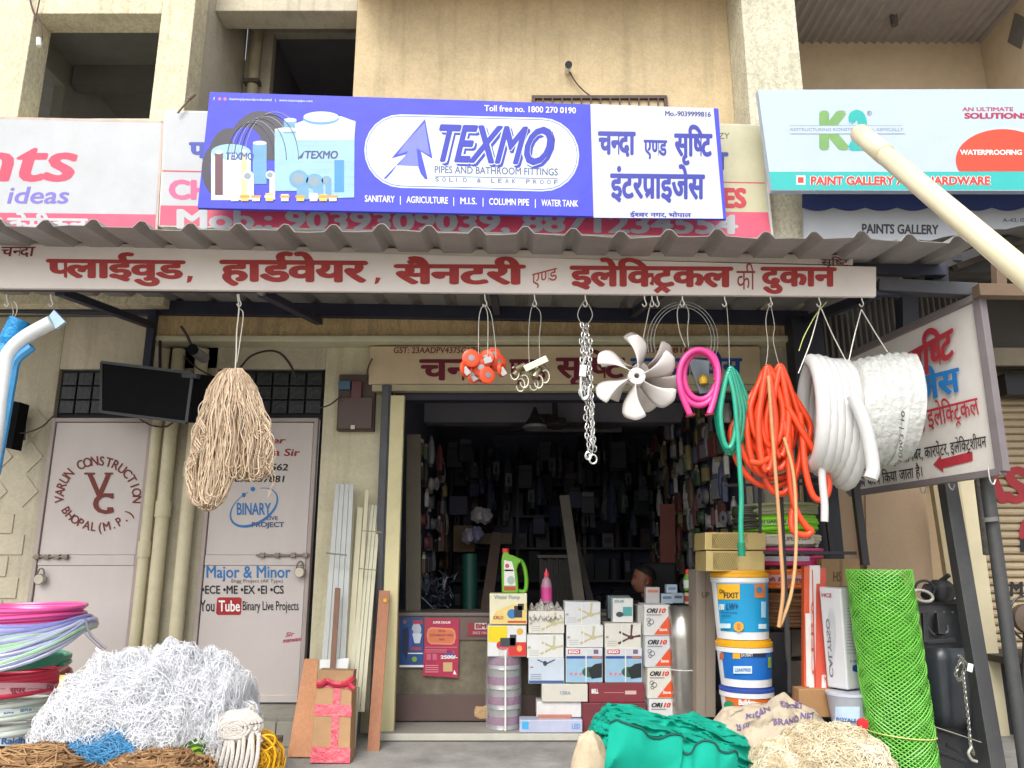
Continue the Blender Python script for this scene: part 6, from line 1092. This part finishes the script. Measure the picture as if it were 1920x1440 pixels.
mb = MB(); mb.grid(lambda u, v: P(1728+90*u+12*v, 1215+150*v, 4.92-.09*math.sin(u*pi)), 14, 6); obj('curved_plate', mb, M('#2c3136', .3, .3, 6, .2, 8, dirt=.25, dirtc='#5c6064'), t, solid=.004)
for k_ in range(5): q_ = P(1738+k_*16, 1148, 4.93); obj('bolt', MB().lathe(q_, [(.006,-.004),(.008,.0),(.004,.004)], 6, True, Matrix.Rotation(pi/2, 3, 'X')), M('#6f6f6c', .4, metal=.5), t)
t = thing('hand_pump', 'black cast iron pump head with a lever standing on the black cabinet', 'pump', P(1745, 1128, 4.95)); IR = M('#26272a', .4, .25, 20, dirt=.2)
c = P(1765, 1112, 4.95); obj('body', MB().lathe(c-Vector((0, 0, .05)), [(.05, 0), (.075, .03), (.08, .09), (.055, .12), (.04, .13)], 18), IR, t); obj('spout', MB().tube([c+Vector((-.03, -.02, .02)), c+Vector((-.11, -.05, .03)), c+Vector((-.15, -.1, -.01))], .03, 12), IR, t); obj('lever', MB().tube([c+Vector((0, 0, .07)), P(1780, 1078, 4.9)], .014, 8), IR, t); obj('ring', MB().tube([P(1730+19*math.cos(a), 1117+10*math.sin(a)+4*math.cos(a), 4.8) for a in np.linspace(0, 2*pi, 22, endpoint=False)], .009, 8, closed=True), M('#b0aca4', .4, .15, metal=.3), t)
t = thing('hose_strap', 'thin dark hoop curving over the left of the pump head', 'strap', P(1735, 1105, 4.85)); obj('strap', MB().tube(pxl([(1712,1110),(1722,1092),(1740,1090),(1752,1105),(1748,1118)], 4.86), .008, 6), IR, t)
def chain(label, pts, Y, n, r=.0028, L=.014):
    t = thing('steel_chain', label, 'chain', P(*pts[-1], Y)); mb = MB(); c = pxl(pts, Y, 12); N = len(c)
    for i in range(n):
        p = c[int(i/(n)*(N-1))]; nx = c[min(N-1, int(i/n*(N-1))+1)]; ax = (nx-p); ax = ax.normalized() if ax.length > 0 else Vector((0, 0, 1)); a = (i % 2)*pi/2; sd = ax.cross(Vector((math.sin(a), math.cos(a), .1))).normalized(); link(mb, p, (sd, ax), L, L*.55, r, 8)
    obj('link', mb, M('#9a9890', .35, .15, metal=.7), t)['kind'] = 'stuff'; return t
t = chain('steel chain hanging from a bunch of links on the grey steel post', [(1806,1262),(1810,1300),(1816,1350),(1820,1395),(1826,1415)], 4.55, 34); chain('bunch of chain links looped beside the steel post', [(1800,1240),(1792,1262),(1800,1275),(1808,1255),(1800,1232),(1808,1240),(1815,1250)], 4.56, 20); obj('hook', MB().tube(pxl([(1822,1400),(1816,1412),(1822,1424),(1832,1428)], 4.54), .008, 8), M('#b5b0a4', .4, metal=.5), t)
t = thing('tag', 'small white tag on the chain beside the steel post', 'tag', P(1819, 1252, 4.5)); obj('tag', MB().obox(P(1819, 1252, 4.52), (.03, .008, .045), Matrix.Rotation(.3, 3, 'Y')), WHITE, t, bevel=.004)
t = thing('standing_fan', 'round dark metal fan guard at the right edge behind the pole', 'fan', P(1920, 1200, 5.6)); c = P(1925, 1160, 5.6); obj('guard', MB().tube([c+Vector((.12*math.cos(a), 0, .15*math.sin(a))) for a in np.linspace(0, 2*pi, 24, endpoint=False)], .008, 6, closed=True), IR, t); obj('motor', MB().lathe(c, [(0,-.03),(.1,-.02),(.1,.03),(0,.05)], 16, False, Matrix.Rotation(pi/2, 3, 'X')), M('#5c4c40', .5), t); obj('stand', MB().tube([c, P(1915, 1400, 5.6)], .02, 8), IR, t)
t = thing('dark_bench', 'dark metal bench in the shadow under the neighbouring shutter', 'bench', P(1890, 1350, 5.8)); a = P(1850, 1225, 5.9); obj('seat', MB().box(a.x, a.x+1.2, 5.7, 6.2, a.z-.05, a.z), M('#3a3632', .6, .2), t, bevel=.006); 
for dx in (.05, 1.1): obj('leg', MB().box(a.x+dx, a.x+dx+.05, 5.72, 5.78, .04, a.z-.05), IR, t)
obj('panel', MB().box(a.x, a.x+1.2, 5.95, 6.0, .04, a.z-.06), M('#1b1b1e', .7), t)
# long orange and white tube cartons in a brown tray
for i, (x0, x1, y0, y1, c1_, lb) in enumerate(((1508,1518,1062,1288,'#d85c34','orange topped tube carton, leftmost of the four'), (1518,1530,1060,1295,'#dcd6d2','white tube carton with tiny print, second of the four'), (1530,1541,1065,1300,'#c8503c','red edged tube carton, third of the four'), (1541,1556,1150,1305,'#d9cfca','short white red striped tube carton, rightmost'))):
    t, S = carton('tube_carton', lb+' beside the white heater carton', x0, x1+8, y0, y1, 5.0-.01*i, .05, M(c1_, .45, .06), bev=.002, Yt=5.05); 
    if i == 0: poly(S, [(1512,1287),(1524,1287),(1520,1150),(1510,1150)], M('#d9d2ce', .45), t)
    if i in (1, 3): poly(S, [(x0+9,y1-5),(x0+12,y1-5),(x0+6,y0+8),(x0+4,y0+8)], M('#c2402f', .4), t); T(S, 'CERA', [(x0+9, y1-30), (x0+7, y0+60), (x0+2, y0+60), (x0+4, y1-30)] if i == 1 else [(x0+9, y1-30), (x0+7, y0+40), (x0+2, y0+40), (x0+4, y1-30)], M('#b04a40', .4), t, .0)
t, S = carton('carton_tray', 'open brown carton tray holding the orange and white tube cartons', 1498, 1572, 1292, 1345, 4.93, .12, M('#a37b52', .75, .1))
# heater carton
q = [P(1552, 1288, 4.95), P(1590, 1294, 4.83), P(1576, 1104, 4.83), P(1536, 1100, 4.95)]; t = thing('heater_carton', 'tall white heater carton standing left of the green mesh roll', 'carton', q[1]); r2 = [P(1590, 1294, 4.83), P(1630, 1288, 4.93), P(1614, 1102, 4.93), P(1576, 1104, 4.83)]
HC = M('#c6c6c8', .4, .05, 3); mb = MB(); bk = [p+Vector((.12, .3, 0)) for p in (q[0], q[3])]
mb.add([q[0], q[1], r2[1], r2[1]+Vector((-.1, .28, 0)), q[3], q[2], r2[2], r2[2]+Vector((-.1, .28, 0))], [(0,1,5,4),(1,2,6,5),(2,3,7,6),(3,0,4,7),(4,5,6,7),(3,2,1,0)]); obj('carton', mb, HC, t, bevel=.008)
S = plane(q[0], (q[1]-q[0]).cross(q[3]-q[0])); T(S, 'HCZ', Q(1541, 1560, 1112, 1119, 1, -1), M('#b04450', .4), t, .03); poly(S, ell(1558, 1190, 8, 50), M('#b5b5b9', .4), t); T(S, 'CALYPSO', [(1556, 1270), (1548, 1160), (1555, 1160), (1563, 1270)], M('#6a6a70', .5), t, .02, 0, .004)
S = plane(r2[0], (r2[1]-r2[0]).cross(r2[3]-r2[0])); polys(S, [R4(1588, 1612, 1140+6*i, 1141.2+6*i) for i in range(15)], M('#8a8a90', .5), t); poly(S, ell(1605, 1253, 8, 8, 5), M('#2f4a9c', .4), t); polys(S, [R4(1594, 1600, 1120, 1124), R4(1604, 1610, 1118, 1122)], M('#8a3a48', .4), t); T(S, '5 YEAR', Q(1594, 1616, 1238, 1242), M('#3a4a8c', .4), t, .02)
t = thing('white_tub', 'translucent white tub with a blue label under the heater carton', 'bucket', P(1592, 1360, 4.85)); c = P(1596, 1368, 4.85); obj('body', MB().lathe(c, [(.10, 0), (.12, .19), (.125, .195), (.125, .21)], 28), M('#b9bcc9', .3, .06), t); S = cyl(c.x, c.y, .117); cylpoly(S, 1566, 1612, 1325, 1352, M('#b4c8dc', .4), t); T(S, 'ROYALE', Q(1568, 1606, 1345, 1350, 3), M('#3a5ca8', .4), t, .02, 0, .005)
t = thing('red_cap', 'round red cap tied at the left edge of the green mesh roll', 'cap', P(1617, 1358, 4.5)); obj('cap', MB().lathe(P(1617, 1357, 4.5), [(0,-.012),(.028,-.01),(.03,.01),(0,.012)], 18, False, Matrix.Rotation(pi/2, 3, 'X')), M('#c4262c', .4), t)
# ---- green mesh roll
t = thing('mesh_roll', 'tall roll of bright green plastic diamond mesh standing at the right', 'mesh roll', P(1700, 1440, 4.7)); GM = M('#70bd48', .4, .08, 6, spec=.6)
c0 = P(1648, 1068, 4.72); c1_ = P(1698, 1470, 4.70); R = .178; ax = (c1_-c0); Lr = ax.length
def rollp(a, s, r): p = c0.lerp(c1_, min(s, 1.0)) if s <= 1 else c0.lerp(c1_, s); rr = r*(1+.02*math.sin(3*a+s*4)); return (p.x+rr*math.cos(a), p.y+rr*math.sin(a), p.z+.02*(1-s)*math.sin(a+1)*0)
mb = MB()
for ring, (r, nh) in enumerate(((R, 34), (R-.02, 34))):
    for k in range(nh):
        for sg in (1, -1):
            mb.tube([rollp(2*pi*k/nh + sg*s*9.8, s + ring*.1, r + .004*math.sin(s*23+k)) for s in np.linspace(0, 1, 56)], (.0034 - ring*.0008), 4, cap=False)
obj('strand', mb, GM, t, smooth=False)['kind'] = 'stuff'
mb = MB(); mb.grid(lambda u, v: rollp(u*2*pi, .03+v*.97, R-.05), 30, 4); obj('inner_layers', mb, M('#2c7420', .8, .3, 60), t)  # darker green sleeve, shadow deep in the roll put into its colour
mb = MB(); mb.tube([Vector(rollp(a, .77, R+.007))+Vector((0, 0, -.015*math.cos(a))) for a in np.linspace(0, 2*pi, 40, endpoint=False)], .004, 6, closed=True); obj('tie', mb, M('#c8c878', .5), t)
t = thing('cord', 'thin grey cord running right from the tie of the green mesh roll', 'cord', P(1840, 1395, 4.6)); obj('cord', MB().tube(pxl([(1750,1362),(1790,1375),(1840,1392)], 4.6), .003, 5), M('#8f8c80', .6), t)
t = thing('mesh_edge_cord', 'dark twisted cord hanging along the right side of the green mesh roll', 'cord', P(1745, 1360, 4.8)); obj('cord', MB().tube(pxl([(1716,1120),(1722,1150),(1728,1190),(1735,1250),(1744,1350)], 4.8), .006, 6), M('#5c4a44', .8, .3, 40), t)
# ================================================================= FOREGROUND HEAPS
t = thing('display_platform', 'low grey wooden platform under the heaped ropes and nets', 'platform', (-2.1, 4.5, .04)); obj('top', MB().box(-3.6, -1.42, 3.9, 5.15, .16, .2), M('#6f6558', .8, .15, 4, dirt=.3), t, bevel=.004)
for x in (-3.5, -1.5): obj('leg', MB().box(x, x+.06, 3.95, 5.1, .04, .16), M('#5c5348', .8), t)
def strands(mb, c, rad, n, L, r, sides=3, seed=0, flat=.8, th0=0, th1=2*pi, zmin=0, lift=.02, wob=1., lump=.1, np_=12):
    rs = np.random.RandomState(seed); c = Vector(c)
    for i in range(n):
        th = rs.uniform(th0, th1); ph = math.asin(rs.uniform(zmin, 1)); d = rs.uniform(-1, 1)*(1-flat) + (pi if rs.rand() < .5 else 0); up = 1 + rs.rand()*lift/max(rad); pts = []; dd = 0.
        for k in range(np_):
            s_ = L/np_/rad[0]; dd = .72*dd + rs.randn()*.17*wob; d += dd; th += math.cos(d)*s_/max(.25, math.cos(ph)); ph = ph + math.sin(d)*s_; ph = min(max(ph, .0), 1.5)
            q = Vector((math.cos(th)*math.cos(ph), math.sin(th)*math.cos(ph), math.sin(ph))); m = 1 + lump*NZ.noise(q*2.3+Vector((seed, 0, 0))) + lump*.5*NZ.noise(q*6); m *= up + .012*math.sin(k*1.7+i)
            pts.append(c + Vector((q.x*rad[0], q.y*rad[1], q.z*rad[2]))*m)
        mb.tube(pts, r, sides, cap=False)
def mound(c, rad, m, name, par, seed=0, lump=.1, k=.94):
    mb = MB(); c = Vector(c)
    def fn(u, v):
        th = u*2*pi; ph = v*pi/2; q = Vector((math.cos(th)*math.cos(ph), math.sin(th)*math.cos(ph), math.sin(ph))); s_ = k*(1 + lump*NZ.noise(q*2.3+Vector((seed, 0, 0))) + lump*.5*NZ.noise(q*6)); return c + Vector((q.x*rad[0], q.y*rad[1], q.z*rad[2]))*s_
    mb.grid(fn, 48, 16); return obj(name, mb, m, par)
NETW = M('#e4e5e8', .7, .06, 10); NETG = M('#d6d8da', .8, .3, 60, .9, 90)
def heap(name, label, cat, lobes, mats, n, L, r, seed, corem, part='strand', **kw):
    t = thing(name, label, cat, Vector(lobes[0][0]))
    mbs = [MB() for _ in mats]
    for li, (c, rad) in enumerate(lobes):
        for k_, mb in enumerate(mbs): strands(mb, c, rad, int(n*rad[0]/lobes[0][1][0]/len(mats)), L, r, seed=seed+li*7+k_*3, **kw)
        mound(c, rad, corem, 'core', t, seed+li*7, kw.get('lump', .1), kw.get('core', .94) if 0 else .95)
    for mb, m in zip(mbs, mats): obj(part, mb, m, t)['kind'] = 'stuff'
    return t
c = P(275, 1400, 4.55); zb = .2
heap('net_heap', 'big heap of fine white fishing net between the hose coils and the steel doors', 'net', [((P(272, 1300, 4.55).x, 4.55, zb), (.47, .36, .49)), ((P(375, 1300, 4.6).x, 4.62, zb), (.30, .30, .50)), ((P(190, 1330, 4.45).x, 4.5, zb), (.30, .3, .40)), ((P(325, 1200, 4.6).x, 4.6, zb+.25), (.16, .2, .30))], [NETW, NETW, M('#dfe2e6', .7)], 3300, .5, .0012, 21, NETG, flat=.55, wob=2.6, lump=.22, lift=.055, np_=24)
t = thing('net_heap', 'blue net showing below the white net heap', 'net', (P(210, 1420, 4.25).x, 4.25, .2)); mb = MB(); strands(mb, (P(205, 1420, 4.3).x, 4.3, .18), (.28, .2, .24), 1500, .2, .0016, seed=5, wob=1.5); obj('strand', mb, M('#3f86b4', .6, .1), t)['kind'] = 'stuff'; mound((P(205, 1420, 4.3).x, 4.3, .18), (.28, .2, .24), M('#3d6f92', .7, .2), 'core', t, 5)
JU = [M('#8f6c48', .85, .15, 40), M('#a28058', .85, .15, 40), M('#775838', .85, .15, 40)]
for lb, cx, rad, sd in (('coarse brown coir rope heap in the bottom left corner', 60, (.30, .22, .14), 31), ('brown coir rope heap below the white net', 285, (.27, .22, .11), 37)):
    heap('coir_rope', lb, 'rope', [((P(cx, 1430, 4.12).x, 4.15, .2), rad)], JU, 520, .4, .0042, sd, M('#5c4026', .9), flat=.75, wob=.7, lump=.12, lift=.05, sides=5)
# white rope hank, yellow net, lime rope
t = thing('rope_hank', 'hank of thick white rope lying right of the white net heap', 'rope', P(430, 1430, 4.3)); WR_ = M('#c9c3ba', .8, .12, 60, .5, 150); mb = MB(); rs = np.random.RandomState(4); Yr = 4.42
for i in range(9):
    s_ = 1-i*.112; pts = [(438+54*s_*math.cos(a)+rs.randn()*1.2, 1367-32*s_*math.sin(a)-8*s_*math.cos(a)+rs.randn(), Yr-.02-.010*min(i, 4)) for a in np.linspace(.2, 2*pi+.1, 18)]; mb.tube(pxl(pts, k=3), .0105, 7)
for i in range(12): x = 388+i*8.6; mb.tube(pxl([(x+rs.randn()*3, 1398-(i*2 if i < 8 else 22)-rs.rand()*6, Yr-.05), (x-9+i*.8, 1420, Yr-.09), (x-18+i*.6, 1462, Yr-.10)], k=5), .011, 7)
for i in range(5): mb.tube(pxl([(380+i*4, 1382-i*8, Yr-.03), (430+i*9, 1350-i*4+rs.rand()*6, Yr-.0), (482+i*2, 1368+i*6, Yr-.05)], k=5), .0105, 7)
mb.tube(pxl([(470,1365,Yr),(474,1350,Yr+.02),(468,1334,Yr+.02),(472,1324,Yr+.02),(476,1332,Yr+.02)], k=5), .009, 7); obj('rope', mb, WR_, t)
mb = MB(); mb.grid(lambda u, v: Vector((P(430, 1400, 4.55).x, 4.56, .2)) + Vector((.19*math.cos(u*2*pi)*math.cos(v*pi/2), .19*math.sin(u*2*pi)*math.cos(v*pi/2), .18*math.sin(v*pi/2))), 16, 6); obj('core', mb, M('#aaa398', .9), t)
t = thing('yellow_net', 'tangle of bright yellow cord beside the white rope hank', 'net', P(478, 1430, 4.4)); mb = MB(); strands(mb, (P(475, 1425, 4.5).x, 4.5, .18), (.12, .12, .13), 260, .25, .0026, seed=8, wob=2.2, lift=.06, sides=4); 
for pts in ([(478,1385),(500,1378),(515,1382),(512,1398),(495,1410),(480,1420)], [(490,1378),(508,1392),(516,1412),(512,1440)], [(470,1395),(462,1420),(466,1450)], [(455,1425),(480,1400),(505,1420),(500,1445)]): mb.tube(pxl(pts, 4.38, 5), .0055, 5)
obj('cord', mb, M('#d9a414', .5, .08), t)['kind'] = 'stuff'; mound((P(475, 1425, 4.5).x, 4.5, .18), (.115, .115, .12), M('#a8801c', .9), 'core', t, 8)
t = thing('lime_rope', 'lime and dark green rope tucked left of the white rope hank', 'rope', P(350, 1420, 4.3)); mb = MB(); m2 = MB(); rs = np.random.RandomState(6)
for i in range(9): (mb if i % 2 else m2).tube(pxl([(318+rs.randn()*5, 1420+i*3, 4.30), (345+rs.randn()*3, 1398+i*4, 4.28), (372+rs.randn()*4, 1386+i*5, 4.31), (385, 1395+i*6, 4.34)], k=5), .010, 6)
obj('rope', mb, M('#86b02c', .6, .15), t); obj('rope', m2, M('#35581f', .7, .2), t)
t = thing('pale_string', 'thin pale cord curling on the ground right of the yellow cord', 'cord', P(520, 1430, 4.7)); obj('cord', MB().tube(pxl([(505,1405),(518,1415),(522,1430),(512,1446)], 4.6), .0035, 5), M('#b9b0a4', .7), t)
# ---- coils stacked at the left edge
cx = P(2, 1250, 4.95).x; cyy = 4.95; zz = lambda y, R: Zp(y, cyy-R)
def lab(R, x0, x1, y0, y1, m, t, bow=0): S = cyl(cx, cyy, R+.018); cylpoly(S, x0, x1, y0, y1, m, t, 'label', .002, 12, bow); return S
R = .33; t = flat_coil('hose_coil', 'white pipe coil with blue Rajdhani lettering at the bottom of the left stack', cx+.01, cyy, zz(1412, R), zz(1366, R), R-.02, .02, M('#cfd6cf', .4, .05), seed=11)
S = lab(R-.01, -40, 84, 1372, 1396, M('#d6dcda', .45), t, 3); T(S, 'Rajdhani', Q(2, 72, 1384, 1395, -3), M('#2f6aa8', .4), t, .03, .1, .006)
t = flat_coil('hose_coil', 'white pipe coil with a blue printed band above the Rajdhani one', cx+.01, cyy, zz(1366, R), zz(1322, R), R, .017, M('#ccd8cc', .4, .05), seed=12)
S = lab(R, -40, 112, 1326, 1342, M('#d4dad8', .45), t, 3); polys(S, [ell(83, 1334, 6, 6, 16)], M('#2f7ac0', .4), t, 'print', .006); T(S, 'pipe', Q(93, 112, 1329, 1338, -1), M('#3a6cae', .4), t, .03, .1, .006); T(S, 'PREMIUM', Q(38, 70, 1330, 1340, -1), M('#5c8cc4', .4), t, .04, 0, .006); T(S, 'ISI', Q(5, 26, 1336, 1344, -1), M('#5c8cc4', .4), t, .04, .2, .006)
R = .37; t = flat_coil('hose_coil', 'crimson hose coil with a pink printed band in the left stack', cx, cyy, zz(1322, R), zz(1268, R), R, .018, M('#c8324c', .35, .08), seed=13)
S = lab(R, -40, 108, 1282, 1304, M('#d6a0a4', .45, .08), t, -2); D(S, 'सुपर', Q(18, 48, 1290, 1298), M('#a03048', .5), t, .03, .006); T(S, 'PVC', Q(88, 104, 1283, 1292, -2), M('#a03048', .5), t, .02, 0, .006); polys(S, [R4(52, 80, 1291, 1292), R4(-20, 10, 1291, 1292)], M('#a03048', .5), t, 'print', .006)
q_ = [P(108, 1306, 4.55), P(114, 1304, 4.55), P(124, 1266, 4.6), P(112, 1266, 4.6)]; obj('clip', MB().slab(q_, [p+Vector((0, .03, 0)) for p in q_]), M('#a88f28', .4), t); obj('dark_end', MB().tube([P(110, 1262, 4.62), P(129, 1252, 4.66)], .02, 8), M('#5c2a28', .5), t)
R = .36; flat_coil('hose_coil', 'teal and clear hose coil above the crimson one in the left stack', cx, cyy, zz(1268, R), zz(1238, R), R, .013, M('#3f9478', .3, .15, 12), seed=14, rows=2)
flat_coil('hose_coil', 'brown hose coil just below the draped clear hose at the left edge', cx-.1, cyy, zz(1238, R), zz(1218, R), R-.06, .013, M('#8a4c2c', .4, .1), seed=15); flat_coil('hose_coil', 'lime hose coil peeking out at the left edge', cx-.12, cyy, zz(1218, R), zz(1205, R), R-.09, .012, M('#8fcf2a', .35, .1), seed=16)
t = thing('clear_hose_coil', 'thick bundle of clear bluish hose draped over the left stack', 'hose', P(80, 1250, 4.6)); rs = np.random.RandomState(12); ms = [M('#9a9cc4', .15, .12, 6, spec=.8), M('#aab2c4', .15, .1, 6, spec=.8), M('#9cc49a', .2, .2, 6, spec=.8), M('#7c80bc', .15, .1, 6, spec=.8)]; mbs = [MB() for _ in ms]
for i in range(30):
    f = rs.rand(); rx = .46+.05*f; r_b = .09*f; dz = rs.uniform(-.02, .02); ph = rs.rand()*.2; cz_ = Zp(1172, 4.6)
    pts = [(cx+.01+rx*math.cos(a), cyy-.02+rx*.85*math.sin(a), cz_ - .25*f*max(0, -math.sin(a+ph)) - .03*f + dz + .012*math.sin(3*a+i)) for a in np.linspace(0, 2*pi, 40, endpoint=False)]; mbs[[0, 1, 3, 0, 1, 2][i % 6]].tube(pts, .0125, 7, closed=True)
for mb, m in zip(mbs, ms): obj('hose', mb, m, t)
t = thing('pink_hose_coil', 'glossy pink hose coil lying on top of the left stack', 'hose', P(80, 1175, 4.6)); mb = MB()
for i in range(7): rx = .43-.012*(i % 3); mb.tube([(cx+rx*math.cos(a), cyy+rx*.9*math.sin(a), Zp(1160, 4.6)+.045-.013*i - (.03*(i/6))*max(0, -math.sin(a+.3)) + .006*math.sin(2*a+i)) for a in np.linspace(0, 2*pi, 44, endpoint=False)], .0125, 8, closed=True)
obj('hose', mb, M('#e0559a', .25, .05, spec=.7), t)
t = thing('bent_rod', 'two grey tube ends sticking out right of the clear hose bundle', 'rod', P(190, 1215, 4.7)); obj('rod', MB().tube(pxl([(160,1160),(165,1178),(172,1192),(198,1216)], 4.72), .007, 6).tube(pxl([(158,1186),(168,1196),(190,1216)], 4.7), .006, 6), M('#7c7a80', .4, .1, metal=.3), t)
t = thing('white_tie', 'white string knot dangling at the left of the net heap', 'string', P(188, 1250, 4.5)); obj('string', MB().tube(pxl([(180,1216),(188,1222),(190,1232),(187,1245),(188,1262)], 4.32), .007, 6), WHITE, t)
t = thing('blue_sheet', 'crumpled bright blue polythene at the foot of the white pipe coils', 'sheet', P(98, 1400, 4.35)); mb = MB(); mb.grid(lambda u, v: P(66+56*u, 1402-32*v*math.sin(.3+u*2.4), 4.42+.05*v) + Vector((0, -.012*math.sin(u*27+v*13), .01*math.sin(u*19-v*23))), 24, 14); obj('sheet', mb, M('#1f8fcf', .3, .15, 20), t, solid=.002)
# ---- green cloth heap
t = thing('green_cloth', 'heap of emerald green shade cloth folded in the foreground', 'cloth', (P(1260, 1440, 4.5).x, 4.5, .05)); mb = MB()
top = lambda u: float(np.interp(u, [0, .04, .1, .17, .3, .45, .6, .72, .85, .95, 1], [1500, 1400, 1345, 1322, 1326, 1345, 1338, 1352, 1380, 1420, 1470]))
def clf(u, v):
    x = 1076+370*u; e = math.sin(min(1, v*1.02)*pi/2); y = 1560 + (top(u)-1560)*e; Y = 4.15 + .55*v**1.3
    p = P(x, y, Y); q = Vector((u*5.2, v*3.2, 0)); 
    f1 = abs(NZ.noise(Vector((u*4.5+v*2.2, v*3.1-u*1.5, 1.3)))); f2 = abs(NZ.noise(Vector((u*9-v*5, v*6+u*4, 7.7)))); f3 = NZ.noise(Vector((u*22, v*16, 3.1)))
    am = min(1, v*3)*(.4+.6*(1-v)); return p + Vector((0, -.20*(.35-f1)*am - .07*(.3-f2)*am, .05*(.3-f1)*(.3+.7*(1-v)) + .012*f3))
CLM = M('#0b9780', .85, .06, 8, .2, 400, spec=.25)
def clf(u, v):
    x = 1076+370*u; e = math.sin(min(1, v*1.02)*pi/2); y = 1560 + (top(u)-1560)*e; Y = 4.25 + .5*v**1.3; p = P(x, y, Y)
    a = 1.0; s = (x-1150)*.010; q_ = (y-1330)*.035 - s*1.1
    r1 = 1-abs(2*((q_*.9 + .6*NZ.noise(Vector((u*3, v*3, 4)))) % 1)-1); r2 = 1-abs(2*((q_*2.1 + .9*NZ.noise(Vector((u*5, v*4, 9)))) % 1)-1)
    f3 = NZ.noise(Vector((u*9+v*4, v*14-u*6, 3.1))); f4 = abs(NZ.noise(Vector((u*12-v*9, v*8, 6.1))))
    return p + Vector((0, -.065*r1**5 - .03*r2**4 - .03*f3 + .03*f4, .012*r1 + .02*f3))
mb.grid(clf, 170, 100); obj('cloth', mb, CLM, t, solid=.003)
EDG = [(1143,1356),(1156,1350),(1166,1354),(1188,1362),(1205,1368),(1218,1382),(1236,1385),(1256,1378),(1274,1378),(1282,1386),(1276,1400),(1284,1414),(1296,1412),(1306,1396),(1322,1389),(1340,1394),(1350,1408),(1364,1412),(1378,1408),(1382,1418),(1372,1428),(1380,1450)]
ed = crom([Vector((x, y, 0)) for x, y in EDG], 5); mb = MB(); ne = len(ed)-1
def flap(u, v):
    q = ed[int(round(u*ne))]; k = v**.8; x = q.x + (1100+u*330-q.x)*k*.35; w_ = 1-v
    return P(x, q.y + 6*(1-w_) + 120*k, 4.04 - .05*math.sin(v*pi) - .03*math.sin(u*11+v*2)*(.3+.7*w_) - .02*NZ.noise(Vector((u*4, v*3, 2))) - .03*(1-abs(2*((u*3.1+v*.5+.3*NZ.noise(Vector((u*3, v*2, 5)))) % 1)-1))**5*(.3+.7*v))
mb.grid(flap, ne, 16); obj('flap', mb, CLM, t, solid=.003)
mb = MB(); mb.tube([flap(i/ne, 0)+Vector((0, -.003, .002)) for i in range(ne+1)], .006, 6); obj('hem', mb, M('#0d4f46', .8), t)
c = P(1110, 1425, 4.15); t = thing('woven_sack', 'pale tan woven sack corner poking out under the green cloth', 'sack', c); mound((c.x, 4.22, .1), (.12, .1, .32), M('#b9a98e', .9, .15, 12, .25, 60), 'sack', t, 3)
# ---- printed sack and cream rope
t = thing('printed_sack', 'crumpled beige sack with purple printed characters behind the green cloth', 'sack', (P(1450, 1400, 4.8).x, 4.85, .05)); mb = MB(); SK = M('#b5a792', .85, .12, 6, .4, 60, dirt=.2)
tp2 = lambda u: float(np.interp(u, [0, .08, .25, .45, .58, .66, .8, 1], [1350, 1330, 1322, 1318, 1300, 1316, 1332, 1372]))
def skf(u, v):
    x = 1338+232*u; e = math.sin(v*pi/2); y = 1520+(tp2(u)-1520)*e; return P(x, y, 4.5+.35*v) + Vector((0, -.06*NZ.noise(Vector((u*6, v*5, 2)))-.02*NZ.noise(Vector((u*17, v*13, 5))), .02*NZ.noise(Vector((u*9, v*9, 8)))))
mb.grid(skf, 70, 40); obj('sack', mb, SK, t, solid=.003)
def sks(px, py, lift=0):      # the sack's skin under a photo pixel
    u = (px-1338)/232; y1 = tp2(min(max(u, 0), 1)); e = (1520-py)/(1520-y1); v = math.asin(min(max(e, 0), 1))/(pi/2); p = skf(min(max(u, 0), 1), v); return p + Vector((0, -.8, .6)).normalized()*(lift+.006)
PU = M('#6a5c86', .8, .4, 60)
for s_, qd in (('KISAN', [(1398, 1350), (1444, 1334), (1442, 1325), (1396, 1341)]), ('EXPORT', [(1462, 1326), (1505, 1330), (1504, 1320), (1461, 1316)]), ('25 KG', [(1380, 1372), (1408, 1366), (1406, 1356), (1378, 1362)]), ('BRAND', [(1450, 1362), (1498, 1352), (1496, 1342), (1448, 1352)]), ('NET', [(1500, 1348), (1525, 1346), (1524, 1336), (1499, 1338)])): T(sks, s_, qd, PU, t, .03, .2)
heap('rope_heap', 'large heap of cream cotton rope left of the green mesh roll', 'rope', [((P(1562, 1430, 4.45).x, 4.5, .05), (.32, .30, .31)), ((P(1480, 1430, 4.4).x, 4.46, .05), (.2, .2, .24))], [M('#dccfb2', .85, .12, 40), M('#e8dec6', .85, .12, 40), M('#cdbd9c', .85, .15, 40)], 2700, .5, .0017, 51, M('#a8946e', .9, .25, 60, .8, 90), flat=.75, wob=1.7, lump=.16, lift=.03, sides=3, np_=22)
